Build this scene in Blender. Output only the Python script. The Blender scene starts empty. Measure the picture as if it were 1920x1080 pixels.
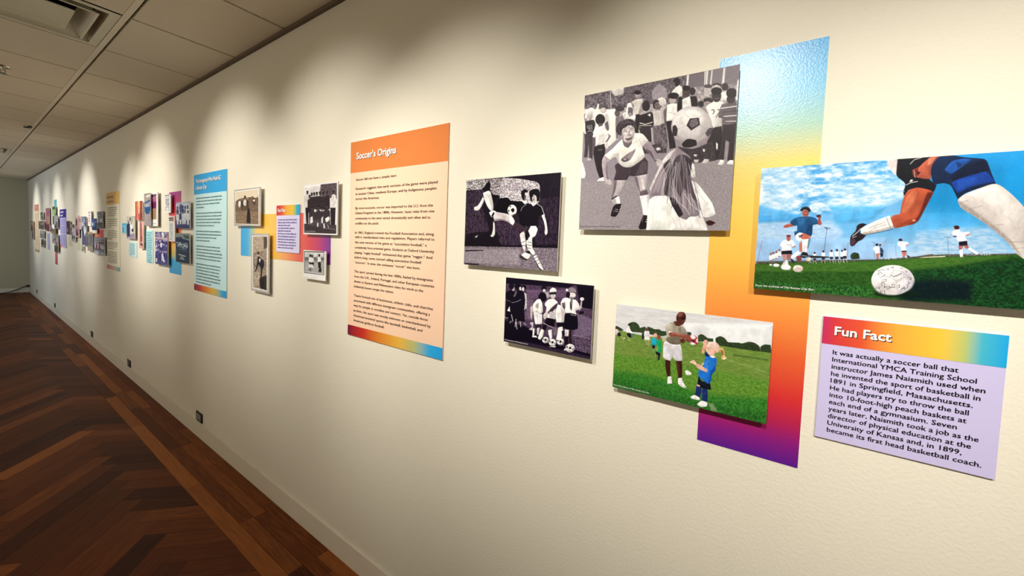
import bpy, bmesh, math, random
import numpy as np
from mathutils import Matrix, Vector

S = bpy.context.scene
COL = S.collection
PI = math.pi

# ------------------------------------------------------------------ camera
CAM_POS = (-1.00359, 0.0, 1.51298)
YAW, PITCH, ROLL = 0.9829413, -0.0456109, 0.0376378
cam_data = bpy.data.cameras.new('camera')
cam_data.sensor_width = 36.0
cam_data.lens = 701.5027 / 1920.0 * 36.0
cam_data.shift_y = (492.116 - 540.0) / 1920.0
cam_data.clip_start = 0.02
cam = bpy.data.objects.new('camera', cam_data)
COL.objects.link(cam)
_f = Vector((math.sin(YAW) * math.cos(PITCH), math.cos(YAW) * math.cos(PITCH), math.sin(PITCH)))
_r = Vector((math.cos(YAW), -math.sin(YAW), 0.0))
_u = _r.cross(_f)
_r2 = _r * math.cos(ROLL) + _u * math.sin(ROLL)
_u2 = -_r * math.sin(ROLL) + _u * math.cos(ROLL)
M = Matrix((_r2, _u2, -_f)).transposed().to_4x4()
M.translation = CAM_POS
cam.matrix_world = M
S.camera = cam

# ------------------------------------------------------------------ exposure, world, lamps
S.view_settings.view_transform = 'Standard'
S.view_settings.look = 'None'
S.view_settings.gamma = 1.0
S.view_settings.use_curve_mapping = False
S.view_settings.exposure = 0.03
S.render.film_transparent = False
world = bpy.data.worlds.new('world')
S.world = world
world.use_nodes = True
world.node_tree.nodes['Background'].inputs[0].default_value = (0.9, 0.85, 0.75, 1)
world.node_tree.nodes['Background'].inputs[1].default_value = 0.02

LAMP = (1.0, 0.935, 0.815)
def spot(y, aim_y, aim_z, power, size=62.0, blend=1.0, x=-1.55, z=2.54, col=LAMP, wall=0.0):
    """spotlight washing a wall: track lamps, and added fill lamps for the facing wall"""
    d = bpy.data.lights.new('track_or_fill_spotlight', 'SPOT')
    d.energy = power; d.color = col; d.spot_size = math.radians(size); d.spot_blend = blend; d.shadow_soft_size = 0.035
    o = bpy.data.objects.new('track_or_fill_spotlight', d)
    COL.objects.link(o)
    o.location = (x, y, z)
    o.rotation_euler = (Vector((wall, aim_y, aim_z)) - Vector((x, y, z))).to_track_quat('-Z', 'Y').to_euler()
    return o
for y, a, zz, pw, sz in (
        (-0.75, -0.60, 1.36, 125, 54), (0.10, 0.10, 1.42, 125, 54), (0.95, 0.95, 1.46, 125, 56), (1.75, 1.75, 1.52, 108, 62),
        (2.85, 2.85, 1.60, 115, 60), (4.45, 4.45, 1.64, 130, 58), (5.30, 5.25, 1.52, 92, 52),
        (7.45, 7.45, 1.60, 135, 58), (8.9, 8.9, 1.45, 55, 60), (9.95, 9.95, 1.66, 112, 56), (11.2, 11.2, 1.50, 55, 60), (12.8, 12.7, 1.66, 110, 58)):
    spot(y, a, zz, pw, sz, col=LAMP if y < 7 else (1.0, 0.965, 0.89))
# added unseen spots wash the facing wall, so its bounce fills the room
for y, w in ((0.2, 40), (2.4, 120), (4.6, 140), (6.8, 115), (9.0, 90)):
    spot(y, y, 1.45, w, 105, 0.8, -1.5, 2.5, LAMP, -3.4)
# daylight from the window on the left, far down the room
d = bpy.data.lights.new('window_daylight', 'AREA')
d.shape = 'RECTANGLE'; d.size = 3.0; d.size_y = 1.7; d.energy = 38; d.color = (0.72, 0.87, 1.0)
o = bpy.data.objects.new('window_daylight', d)
COL.objects.link(o)
o.location = (-3.33, 11.2, 1.3); o.rotation_euler = (0, math.radians(-90), 0)


# ------------------------------------------------------------------ helpers
def lin(h):
    h = h.lstrip('#')
    c = [int(h[i:i + 2], 16) / 255 for i in (0, 2, 4)]
    return tuple(x / 12.92 if x <= 0.04045 else ((x + 0.055) / 1.055) ** 2.4 for x in c)

INK = (0.93, 0.98, 1.10)          # printed colours as the paper has them, seen under warm lamps
def ink(h):
    return tuple(min(0.93, c * k) for c, k in zip(lin(h), INK))

MATS = {}
def mat(name, col, rough=0.6, spec=0.3, metal=0.0, bump=0.0, bscale=300.0):
    if name in MATS:
        return MATS[name]
    m = bpy.data.materials.new(name)
    m.use_nodes = True
    nt = m.node_tree
    b = nt.nodes['Principled BSDF']
    b.inputs['Base Color'].default_value = (*col, 1)
    b.inputs['Roughness'].default_value = rough
    b.inputs['Specular IOR Level'].default_value = spec
    b.inputs['Metallic'].default_value = metal
    if bump:
        tc = nt.nodes.new('ShaderNodeTexCoord'); nz = nt.nodes.new('ShaderNodeTexNoise'); bp = nt.nodes.new('ShaderNodeBump')
        nz.inputs['Scale'].default_value = bscale; nz.inputs['Detail'].default_value = 2.0
        bp.inputs['Strength'].default_value = bump; bp.inputs['Distance'].default_value = 0.002
        nt.links.new(tc.outputs['Object'], nz.inputs['Vector']); nt.links.new(nz.outputs['Fac'], bp.inputs['Height'])
        nt.links.new(bp.outputs['Normal'], b.inputs['Normal'])
    MATS[name] = m
    return m

def art_mat(name, rough, spec=0.35, bump=0.0, bscale=160.0):
    if name in MATS:
        return MATS[name]
    m = mat(name, (1, 1, 1), rough, spec, 0.0, bump, bscale)
    nt = m.node_tree
    a = nt.nodes.new('ShaderNodeAttribute'); a.attribute_name = 'ink'
    nt.links.new(a.outputs['Color'], nt.nodes['Principled BSDF'].inputs['Base Color'])
    return m

def link(name, me, m=None, parent=None):
    o = bpy.data.objects.new(name, me)
    COL.objects.link(o)
    if m and me is not None:
        me.materials.append(m)
    if parent:
        o.parent = parent
    return o

def tag(o, label=None, cat=None, group=None, kind=None):
    for k, v in (('label', label), ('category', cat), ('group', group), ('kind', kind)):
        if v:
            o[k] = v
    return o

def thing(name, label, cat, loc, group=None):
    o = bpy.data.objects.new(name, None)
    o.empty_display_size = 0.05
    COL.objects.link(o)
    o.location = loc
    return tag(o, label, cat, group)

def add_box(bm, x0, x1, y0, y1, z0, z1, bevel=0.0):
    r = bmesh.ops.create_cube(bm, size=1)
    bmesh.ops.scale(bm, vec=(x1 - x0, y1 - y0, z1 - z0), verts=r['verts'])
    bmesh.ops.translate(bm, vec=((x0 + x1) / 2, (y0 + y1) / 2, (z0 + z1) / 2), verts=r['verts'])
    if bevel:
        es = list({e for v in r['verts'] for e in v.link_edges})
        bmesh.ops.bevel(bm, geom=es, offset=bevel, segments=2, affect='EDGES', profile=0.5)

def done(bm, name, m, parent=None):
    bmesh.ops.recalc_face_normals(bm, faces=bm.faces)
    me = bpy.data.meshes.new(name)
    bm.to_mesh(me); bm.free()
    return link(name, me, m, parent)

def box(name, x0, x1, y0, y1, z0, z1, m, parent=None, bevel=0.0):
    bm = bmesh.new()
    add_box(bm, x0, x1, y0, y1, z0, z1, bevel)
    return done(bm, name, m, parent)

def struct(name, x0, x1, y0, y1, z0, z1, m):
    return tag(box(name, x0, x1, y0, y1, z0, z1, m), kind='structure')

# ------------------------------------------------------------------ printed pictures: polygons rasterised into a fine colour grid
def smooth(P):
    """rounded outline through all points; sharp corners stay sharp"""
    n = len(P)
    A = P - np.roll(P, 1, 0); B = np.roll(P, -1, 0) - P
    la = np.hypot(A[:, 0], A[:, 1]) + 1e-6; lb = np.hypot(B[:, 0], B[:, 1]) + 1e-6
    cs = (A * B).sum(1) / (la * lb)
    k = np.clip((cs - 0.05) / 0.35, 0, 1)[:, None] * 0.9
    T = k * (A / la[:, None] + B / lb[:, None]) * 0.5 * np.minimum(la, lb)[:, None]
    out = []
    Pn, Tn = np.roll(P, -1, 0), np.roll(T, -1, 0)
    for s in (0.0, 0.25, 0.5, 0.75):
        h00 = 2 * s ** 3 - 3 * s * s + 1; h10 = s ** 3 - 2 * s * s + s; h01 = -2 * s ** 3 + 3 * s * s; h11 = s ** 3 - s * s
        out.append(h00 * P + h10 * T + h01 * Pn + h11 * Tn)
    return np.stack(out, 1).reshape(-1, 2)

def fbm(h, w, sx, sy, rng):
    out = np.zeros((h, w)); tot = 0
    for o in range(4):
        k = 2.0 ** o; a = 0.62 ** o
        gx, gy = max(sx / k, .9), max(sy / k, .9)
        nx, ny = int(w / gx) + 3, int(h / gy) + 3
        g = rng.rand(ny, nx)
        xs = np.arange(w) / gx; ys = np.arange(h) / gy
        xi = xs.astype(int); yi = ys.astype(int)
        fx = xs - xi; fy = (ys - yi)[:, None]
        fx = fx * fx * (3 - 2 * fx); fy = fy * fy * (3 - 2 * fy)
        r0 = g[yi][:, xi] * (1 - fx) + g[yi][:, xi + 1] * fx
        r1 = g[yi + 1][:, xi] * (1 - fx) + g[yi + 1][:, xi + 1] * fx
        out += a * (r0 * (1 - fy) + r1 * fy); tot += a
    return out / tot

def hexc(h):
    return np.array([int(h[i:i + 2], 16) / 255 for i in (0, 2, 4)])

def raster(W, H, ops, px, seed=1):
    """ops in 0..1000 print coordinates; px = grid cells per photo pixel"""
    rng = np.random.RandomState(seed)
    img = np.ones((H, W, 3)) * 0.6
    sx, sy = (W - 1) / 1000.0, (H - 1) / 1000.0
    for op in ops:
        kind, col, pts = op[:3]
        P = np.array(pts, float).reshape(-1, 2) * (sx, sy)
        if kind == 'p':
            c2, n, blur, sm, alpha, grad = op[3:]
            soft = max(0.7, blur * px * 0.9)
            if sm and len(P) > 3:
                P = smooth(P)
            pad = soft * 2 + 2
        else:
            w, alpha, blur = op[3:]
            w = max(w * px * 0.5, 0.45); soft = max(0.8, blur * px); pad = w + soft + 2
        x0 = max(0, int(P[:, 0].min() - pad)); x1 = min(W, int(P[:, 0].max() + pad) + 1)
        y0 = max(0, int(P[:, 1].min() - pad)); y1 = min(H, int(P[:, 1].max() + pad) + 1)
        if x1 <= x0 or y1 <= y0:
            continue
        X, Y = np.meshgrid(np.arange(x0, x1, dtype=float), np.arange(y0, y1, dtype=float))
        D = np.full(X.shape, 1e9); ins = np.zeros(X.shape, bool)
        m = len(P)
        for i in range(m if kind == 'p' else m - 1):
            ax, ay = P[i]; bx, by = P[(i + 1) % m]
            dx, dy = bx - ax, by - ay
            t = np.clip(((X - ax) * dx + (Y - ay) * dy) / (dx * dx + dy * dy + 1e-9), 0, 1)
            D = np.minimum(D, (X - ax - t * dx) ** 2 + (Y - ay - t * dy) ** 2)
            if kind == 'p' and abs(dy) > 1e-9:
                c = ((ay > Y) != (by > Y)) & (X < (Y - ay) / dy * dx + ax)
                ins ^= c
        D = np.sqrt(D)
        if kind == 'p':
            D = np.where(ins, -D, D)
            A = np.clip(0.5 - D / (2 * soft), 0, 1)
        else:
            A = np.clip(0.5 - (D - w) / (2 * soft), 0, 1)
        A = (A * A * (3 - 2 * A) * alpha)[..., None]
        C = hexc(col) * np.ones(X.shape + (3,))
        if kind == 'p' and c2 and n:
            q = fbm(y1 - y0, x1 - x0, n[0] * px, n[1] * px, rng)
            q = np.clip(0.5 + (q - 0.5) * n[2], 0, 1)[..., None]
            C = C * (1 - q) + hexc(c2) * q
        if kind == 'p' and grad:
            q = np.clip(Y / H * 1000 / 740.0, 0, 1)[..., None]
            C = C * (1 - q) + hexc(grad) * q
        if kind == 'p' and not (c2 and n) and not grad and sm:
            d = np.clip(-D, 0, None)                       # rounded modelling and cloth folds of the photographed shapes
            r = max(2.0, 0.5 * d.max())
            hgt = np.sqrt(np.clip(1 - (1 - np.clip(d / r, 0, 1)) ** 2, 0, 1)) * r
            gy, gx = np.gradient(hgt) if min(hgt.shape) > 2 else (hgt * 0, hgt * 0)
            sh = np.clip((0.55 * gx + 0.85 * gy) / np.sqrt(1 + gx * gx + gy * gy), -1, 1)
            fs = max(2.0, d.max() * 0.9)
            fold = fbm(y1 - y0, x1 - x0, fs, fs * 1.6, rng) - 0.5
            C = np.clip(C * (1 + (0.15 * sh + 0.42 * fold))[..., None], 0, 1)
        img[y0:y1, x0:x1] = img[y0:y1, x0:x1] * (1 - A) + C * A
    img = np.clip(img + rng.randn(H, W, 1) * 0.016, 0, 1)
    l = np.where(img <= 0.04045, img / 12.92, ((img + 0.055) / 1.055) ** 2.4)
    return np.minimum(l * np.array(INK), 0.93)

def picture(name, x, y0, y1, z0, z1, img, m, parent):
    """flat printed sheet facing -x; image u runs from y0 (far, left) to y1 (near, right)"""
    H, W = img.shape[:2]
    ys = np.linspace(y0, y1, W); zs = np.linspace(z1, z0, H)
    V = np.zeros((H, W, 3)); V[..., 0] = x; V[..., 1] = ys[None]; V[..., 2] = zs[:, None]
    idx = np.arange(H * W).reshape(H, W)
    F = np.stack([idx[:-1, :-1], idx[1:, :-1], idx[1:, 1:], idx[:-1, 1:]], -1).reshape(-1, 4)
    me = bpy.data.meshes.new(name)
    me.vertices.add(H * W); me.vertices.foreach_set('co', V.astype(np.float32).ravel())
    me.loops.add(F.size); me.loops.foreach_set('vertex_index', F.astype(np.int32).ravel())
    me.polygons.add(len(F)); me.polygons.foreach_set('loop_start', np.arange(0, F.size, 4, dtype=np.int32))
    me.update(calc_edges=True)
    a = me.color_attributes.new('ink', 'FLOAT_COLOR', 'POINT')
    c = np.ones((H * W, 4), np.float32); c[:, :3] = img.reshape(-1, 3)
    a.data.foreach_set('color', c.ravel())
    return link(name, me, m, parent)

def ramp(stops, n, vert, cross):
    """smooth colour run through stops [(pos, hex)] as a small image"""
    t = np.linspace(0, 1, n)
    c = np.stack([np.interp(t, [s[0] for s in stops], [lin(s[1])[k] for s in stops]) for k in range(3)], -1) * np.array(INK)
    c = np.minimum(c, 0.93)
    return np.repeat(c[:, None], cross, 1) if vert else np.repeat(c[None], cross, 0)

# ------------------------------------------------------------------ lettering
def text_mesh(lines, bold=0.0, shear=0.0):
    """lines: (string, x, y, height of capitals, width or None); returns verts, faces in the panel plane (x right, y up)"""
    V, F = [], []
    for s, x, y, h, w in lines:
        cu = bpy.data.curves.new('lettering', 'FONT')
        cu.body = s; cu.size = 1.0; cu.resolution_u = 2; cu.offset = bold; cu.shear = shear; cu.fill_mode = 'FRONT'
        o = bpy.data.objects.new('lettering', cu)
        COL.objects.link(o)
        dg = bpy.context.evaluated_depsgraph_get()
        me = bpy.data.meshes.new_from_object(o.evaluated_get(dg))
        n = len(me.vertices)
        co = np.zeros(n * 3, np.float32); me.vertices.foreach_get('co', co); co = co.reshape(-1, 3)
        if n:
            sy = h / 0.70
            xm = co[:, 0].min(); wd = co[:, 0].max() - xm
            sx = (w / wd) if w else sy
            b = len(V)
            V += [(x + (c[0] - xm) * sx, y + c[1] * sy) for c in co]
            F += [[b + i for i in p.vertices] for p in me.polygons]
        bpy.data.objects.remove(o); bpy.data.curves.remove(cu); bpy.data.meshes.remove(me)
    return V, F

def lettering(name, lines, X, y_left, z_top, m, parent, bold=0.0, shear=0.0):
    """lines given from the panel's top left corner: x to the right, y downward negative"""
    V, F = text_mesh(lines, bold, shear)
    me = bpy.data.meshes.new(name)
    me.from_pydata([(X, y_left - v[0], z_top + v[1]) for v in V], [], F)
    me.update()
    return link(name, me, m, parent)

def blurred_lines(name, rows, X, y_left, z_top, m, parent, seed=1):
    """rows of unreadably small words: (x, y, width, height)"""
    rng = random.Random(seed)
    V, F = [], []
    for x, y, w, h in rows:
        c = x
        while c < x + w - 1e-6:
            ww = min(h * rng.uniform(1.2, 4.6), x + w - c)
            k = c
            while k < c + ww - 1e-6:                       # letters of differing height
                lw = min(h * 0.42, c + ww - k); hh = h * rng.choice((0.7, 0.7, 0.75, 1.0)); lo = -0.25 * h if rng.random() < 0.12 else 0
                b = len(V)
                V += [(k, y + lo), (k + lw * 0.8, y + lo), (k + lw * 0.8, y + hh), (k, y + hh)]
                F.append([b, b + 1, b + 2, b + 3]); k += lw
            c += ww + h * 0.5
    me = bpy.data.meshes.new(name)
    me.from_pydata([(X, y_left - v[0], z_top + v[1]) for v in V], [], F)
    me.update()
    return link(name, me, m, parent)

# ------------------------------------------------------------------ materials
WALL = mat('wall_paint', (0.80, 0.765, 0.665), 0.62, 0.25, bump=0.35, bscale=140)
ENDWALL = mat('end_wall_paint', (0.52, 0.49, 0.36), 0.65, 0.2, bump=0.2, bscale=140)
BASE = mat('baseboard_paint', (0.76, 0.71, 0.61), 0.5, 0.3)
CEIL = mat('ceiling_tile', (0.72, 0.64, 0.51), 0.9, 0.1, bump=0.5, bscale=220)
BARM = mat('ceiling_bar', (0.76, 0.68, 0.54), 0.5, 0.3)
GAP = mat('ceiling_gap', (0.02, 0.014, 0.010), 0.9, 0.1)
ANGLE_SHADE = mat('ceiling_angle_shade', (0.17, 0.13, 0.10), 0.7, 0.2)  # shadow along the wall angle is put into this dark brown
VENTM = mat('vent_metal', (0.66, 0.62, 0.48), 0.45, 0.4)
DARK = mat('black_plastic', (0.012, 0.010, 0.012), 0.4, 0.4)
GREYP = mat('grey_plastic', (0.42, 0.40, 0.41), 0.4, 0.4)
WHITEP = mat('white_plastic', (0.85, 0.83, 0.78), 0.4, 0.4)
CHROME = mat('dull_chrome', (0.5, 0.48, 0.42), 0.3, 0.5, 1.0)
CORDM = mat('cord_rubber', (0.012, 0.010, 0.010), 0.5, 0.3)
FOAM = mat('foam_board', (0.82, 0.80, 0.75), 0.6, 0.3)
PRINT = art_mat('satin_print', 0.40, 0.10)
VINYL = art_mat('glossy_vinyl', 0.30, 0.42, 0.15, 300.0)
BAND = art_mat('panel_band', 0.5, 0.25)
WHITEINK = mat('white_ink', (0.92, 0.92, 0.93), 0.5, 0.25)
BLACKINK = mat('black_ink', (0.012, 0.010, 0.022), 0.5, 0.25)
BROWNINK = mat('brown_ink', (0.075, 0.04, 0.025), 0.5, 0.25)
SHADOWINK = mat('heading_shadow_ink', (0.05, 0.02, 0.015), 0.5, 0.25)
BLUEINK = mat('blue_grey_ink', (0.10, 0.19, 0.21), 0.5, 0.25)
def solid(h, rough=0.5):
    return mat('ink_' + h, ink(h), rough, 0.25)

# ------------------------------------------------------------------ the room
HC = 2.599                     # ceiling height
XL, YB, YE = -3.4, -3.5, 14.18
struct('wall_right', 0.0, 0.15, YB, YE + 0.15, -0.02, 2.95, WALL)
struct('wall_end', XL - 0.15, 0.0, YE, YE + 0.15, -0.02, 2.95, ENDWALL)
struct('wall_back', XL - 0.15, 0.0, YB - 0.15, YB, -0.02, 2.95, WALL)
# wall on the left, with one window far down
WY0, WY1, WZ0, WZ1 = 9.6, 12.8, 0.35, 2.25
bm = bmesh.new()
add_box(bm, XL - 0.15, XL, YB, WY0, -0.02, 2.95); add_box(bm, XL - 0.15, XL, WY1, YE, -0.02, 2.95)
add_box(bm, XL - 0.15, XL, WY0, WY1, -0.02, WZ0); add_box(bm, XL - 0.15, XL, WY0, WY1, WZ1, 2.95)
tag(done(bm, 'wall_left', WALL), kind='structure')
win = tag(box('window_1', XL - 0.09, XL - 0.07, WY0 - 0.01, WY1 + 0.01, WZ0 - 0.01, WZ1 + 0.01, mat('window_glass', (0.7, 0.75, 0.8), 0.1, 0.5)), kind='structure')
for a in (WY0, (WY0 + WY1) / 2 - 0.025, WY1 - 0.05):
    box('window_frame', XL - 0.068, XL - 0.01, a, a + 0.05, WZ0, WZ1, BASE, win)
bm = bmesh.new()
add_box(bm, -0.009, 0.0, YB, YE, 0.0, 0.108, 0.0012)
tag(done(bm, 'baseboard_right', BASE), kind='structure')
bm = bmesh.new()
add_box(bm, XL, -0.013, YE - 0.012, YE, 0.0, 0.108, 0.003)
tag(done(bm, 'baseboard_end', BASE), kind='structure')
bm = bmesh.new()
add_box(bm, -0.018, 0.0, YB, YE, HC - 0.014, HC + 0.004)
tag(done(bm, 'trim_1', ANGLE_SHADE), kind='structure')

# ceiling: tiles with dark joints, one runner bar; the two air vents take a tile each
T0, TP, BX = 2.1434, 0.61, 0.492
VENTS = (1, 11)
bm = bmesh.new(); gp = bmesh.new()
cols = [(-BX + 0.023, -0.0185)] + [(-BX - 0.012 - 0.61 * (k + 1) + 0.006 * (k > 0), -BX - 0.012 - 0.61 * k - 0.003 * (k > 0)) for k in range(7)]
for i in range(-10, 20):
    y0, y1 = T0 + TP * i + 0.0075, min(T0 + TP * (i + 1) - 0.0075, YE - 0.005)
    y0 = max(y0, YB + 0.005)
    if y1 - y0 < 0.02:
        continue
    for k, (x0, x1) in enumerate(cols):
        if k == 1 and i in VENTS:
            continue
        add_box(bm, max(x0, XL + 0.005), x1, y0, y1, HC, HC + 0.016, 0.0015)
ceil = tag(done(bm, 'ceiling', CEIL), kind='structure')
struct('trim_2', -BX - 0.012, -BX + 0.012, YB, YE, HC - 0.002, HC + 0.02, BARM)
struct('trim_3', XL - 0.15, 0.0, YB - 0.15, YE + 0.15, 2.93, 3.0, GAP)
bm = bmesh.new(); add_box(bm, XL, 0, YB, YE, HC + 0.020, HC + 0.024)
for f in list(bm.faces): pass
bm.free()
bm = bmesh.new()
def gap_strip(y0, y1, x0=XL, x1=-0.001):
    add_box(bm, x0, x1, y0, y1, HC + 0.017, HC + 0.022)
va = [(T0 + TP * i + 0.004, T0 + TP * (i + 1) - 0.004) for i in VENTS]
yy = YB
for a, b in va:
    gap_strip(yy, a); gap_strip(a, b, XL, -BX - 0.62); gap_strip(a, b, -BX - 0.010, -0.001); yy = b
gap_strip(yy, YE)
tag(done(bm, 'trim_4', GAP), kind='structure')

# floor: four border strips along the wall, herringbone field beyond
def wood_material():
    m = bpy.data.materials.new('oiled_wood'); m.use_nodes = True
    nt = m.node_tree; N = nt.nodes.new; L = nt.links.new
    b = nt.nodes['Principled BSDF']
    at = N('ShaderNodeAttribute'); at.attribute_name = 'tone'
    uv = N('ShaderNodeUVMap'); uv.uv_map = 'grain'
    mp = N('ShaderNodeMapping'); mp.inputs['Scale'].default_value = (2.2, 34, 1)
    nz = N('ShaderNodeTexNoise'); nz.inputs['Scale'].default_value = 2.6; nz.inputs['Detail'].default_value = 6; nz.inputs['Roughness'].default_value = 0.65
    L(uv.outputs['UV'], mp.inputs['Vector']); L(mp.outputs['Vector'], nz.inputs['Vector'])
    cr = N('ShaderNodeValToRGB')
    cr.color_ramp.elements[0].position = 0.0; cr.color_ramp.elements[0].color = (0.020, 0.0032, 0.0009, 1)
    cr.color_ramp.elements[1].position = 1.0; cr.color_ramp.elements[1].color = (0.38, 0.125, 0.028, 1)
    e = cr.color_ramp.elements.new(0.5); e.color = (0.135, 0.034, 0.0075, 1)
    mx = N('ShaderNodeMath'); mx.operation = 'MULTIPLY_ADD'; mx.inputs[1].default_value = 0.80; 
    sb = N('ShaderNodeMath'); sb.operation = 'SUBTRACT'; sb.inputs[1].default_value = 0.40
    L(nz.outputs['Fac'], mx.inputs[0]); L(at.outputs['Fac'], mx.inputs[2]); L(mx.outputs[0], sb.inputs[0])
    L(sb.outputs[0], cr.inputs['Fac']); L(cr.outputs['Color'], b.inputs['Base Color'])
    rr = N('ShaderNodeMapRange'); rr.inputs['To Min'].default_value = 0.38; rr.inputs['To Max'].default_value = 0.58
    L(nz.outputs['Fac'], rr.inputs['Value']); L(rr.outputs[0], b.inputs['Roughness'])
    b.inputs['Specular IOR Level'].default_value = 0.16
    bp = N('ShaderNodeBump'); bp.inputs['Strength'].default_value = 0.25; bp.inputs['Distance'].default_value = 0.001
    L(nz.outputs['Fac'], bp.inputs['Height']); L(bp.outputs['Normal'], b.inputs['Normal'])
    return m

def clip_poly(P, axis, lim, keep_less):
    out = []
    for i in range(len(P)):
        a, b = P[i], P[(i + 1) % len(P)]
        ia = (a[axis] <= lim) == keep_less; ib = (b[axis] <= lim) == keep_less
        if ia: out.append(a)
        if ia != ib:
            t = (lim - a[axis]) / (b[axis] - a[axis]); out.append((a[0] + t * (b[0] - a[0]), a[1] + t * (b[1] - a[1])))
    return out

def floor_mesh():
    rng = random.Random(11)
    V, F, UV, TN = [], [], [], []
    def plank(P, org, d, tone):
        b = len(V); V.extend((x, y, 0.0) for x, y in P); F.append(list(range(b, b + len(P))))
        ou, ov = rng.uniform(0, 50), rng.uniform(0, 50)
        for x, y in P:
            q = ((x - org[0]) * d[0] + (y - org[1]) * d[1], -(x - org[0]) * d[1] + (y - org[1]) * d[0])
            UV.append((q[0] + ou, q[1] + ov))
        TN.append(tone)
    g = 0.0006
    edges = [0.0, 0.0655, 0.1255, 0.1895, 0.262]
    forced = {0: [3.646], 1: [1.55, 2.19, 3.345, 5.30], 2: [2.2, 3.345], 3: [2.749, 3.967, 5.3]}
    for r in range(4):
        x1, x0 = -edges[r] - g, -edges[r + 1] + g
        y = YB; cuts = sorted(forced.get(r, []))
        while y < YE:
            n = y + rng.uniform(0.55, 1.25)
            for c in cuts:
                if y + 0.05 < c < n + 0.4: n = c; break
            n = min(n, YE)
            plank([(x0, y + g), (x1, y + g), (x1, n - g), (x0, n - g)], (x0, y), (0, 1), min(0.92, max(0.12, rng.gauss(0.60, 0.17))))
            y = n
    # field: herringbone of planks at 45 degrees, cut straight at the border
    Lp, Wp = 0.60, 0.10
    k = int(Lp / Wp); s = math.sqrt(0.5)
    fx = -0.2625
    R = 110
    def emit(u0, v0, du, dv, horiz):
        # corners in the rotated lattice
        Q = [(u0, v0), (u0 + du, v0), (u0 + du, v0 + dv), (u0, v0 + dv)]
        c = (sum(q[0] for q in Q) / 4, sum(q[1] for q in Q) / 4)
        Q = [(c[0] + (q[0] - c[0]) * (1 - 2 * g / du), c[1] + (q[1] - c[1]) * (1 - 2 * g / dv)) for q in Q]
        P = [((q[0] - q[1]) * s, (q[0] + q[1]) * s + 2.195 - 1.2) for q in Q]
        for ax, lim, kl in ((0, fx, True), (0, XL, False), (1, YE, True), (1, YB, False)):
            if not P: return
            P = clip_poly(P, ax, lim, kl)
        if len(P) < 3: return
        d = (s, s) if horiz else (-s, s)
        plank(P, P[0], d, min(0.85, max(0.10, rng.gauss(0.37, 0.14))))
    for i in range(-R, R):
        for j in range(-14, 26):
            # staircase herringbone cell: one plank along u, one along v
            bu = i * Wp + j * Lp * 1.0; bv = i * Wp - j * Lp * 1.0
            cx = (bu - bv) * s; cy = (bu + bv) * s
            if cx < XL - 1 or cx > 1 or cy < YB - 3 or cy > YE + 2: continue
            emit(bu, bv, Lp, Wp, True)
            emit(bu, bv + Wp, Wp, Lp, False)
    me = bpy.data.meshes.new('floor')
    me.from_pydata(V, [], F)
    l = me.uv_layers.new(name='grain')
    i = 0
    for p in me.polygons:
        for li in p.loop_indices:
            l.data[li].uv = UV[me.loops[li].vertex_index]
    a = me.attributes.new('tone', 'FLOAT', 'FACE')
    a.data.foreach_set('value', TN)
    me.update()
    return me
tag(link('floor', floor_mesh(), wood_material()), kind='structure')
struct('trim_5', XL - 0.15, 0.15, YB - 0.15, YE + 0.15, -0.06, -0.004, mat('floor_joint', (0.010, 0.003, 0.001), 0.9, 0.1))

# ------------------------------------------------------------------ ceiling fittings
def air_vent(i, label):
    y0, y1 = T0 + TP * i + 0.006, T0 + TP * (i + 1) - 0.006
    x1, x0 = -BX - 0.0135, -BX - 0.0135 - 0.596
    cx, cy = (x0 + x1) / 2, (y0 + y1) / 2
    t = thing('air_vent', label, 'air vent', (cx, cy, HC), 'square ceiling vents')
    def ring(bm, r0, z0, r1, z1, th=0.002):
        for sgn in (0, 1):
            pass
        A = [bm.verts.new((sx * r0, sy * r0, z0)) for sx, sy in ((-1, -1), (1, -1), (1, 1), (-1, 1))]
        B = [bm.verts.new((sx * r1, sy * r1, z1)) for sx, sy in ((-1, -1), (1, -1), (1, 1), (-1, 1))]
        A2 = [bm.verts.new((sx * r0, sy * r0, z0 + th)) for sx, sy in ((-1, -1), (1, -1), (1, 1), (-1, 1))]
        B2 = [bm.verts.new((sx * r1, sy * r1, z1 + th)) for sx, sy in ((-1, -1), (1, -1), (1, 1), (-1, 1))]
        for k in range(4):
            n = (k + 1) % 4
            bm.faces.new((A[k], A[n], B[n], B[k])); bm.faces.new((A2[k], B2[k], B2[n], A2[n]))
            bm.faces.new((A[k], A2[k], A2[n], A[n])); bm.faces.new((B[k], B[n], B2[n], B2[k]))
    bm = bmesh.new(); ring(bm, 0.297, -0.001, 0.268, 0.0); done(bm, 'frame', VENTM, t)
    bm = bmesh.new(); add_box(bm, -0.290, 0.290, -0.290, 0.290, 0.17, 0.175)
    for a, b, c, d in ((-0.290, -0.287, -0.29, 0.29), (0.287, 0.290, -0.29, 0.29), (-0.29, 0.29, -0.290, -0.287), (-0.29, 0.29, 0.287, 0.290)):
        add_box(bm, a, b, c, d, 0.004, 0.175)
    done(bm, 'duct_box', GAP, t)
    for r0, z0, r1, z1 in ((0.266, 0.001, 0.236, 0.055), (0.226, -0.006, 0.178, 0.050)):
        bm = bmesh.new(); ring(bm, r0, z0, r1, z1, 0.003); ring(bm, r0 + 0.006, z0 - 0.001, r0 - 0.004, z0 - 0.001, 0.002); done(bm, 'blade', VENTM, t)
    bm = bmesh.new(); ring(bm, 0.160, -0.008, 0.135, 0.004, 0.003); add_box(bm, -0.136, 0.136, -0.136, 0.136, 0.003, 0.006); done(bm, 'core', VENTM, t)
    return t
air_vent(1, 'square metal ceiling vent nearest the camera at the top left corner')
air_vent(11, 'square metal ceiling vent far down the room near the end wall')

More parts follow.
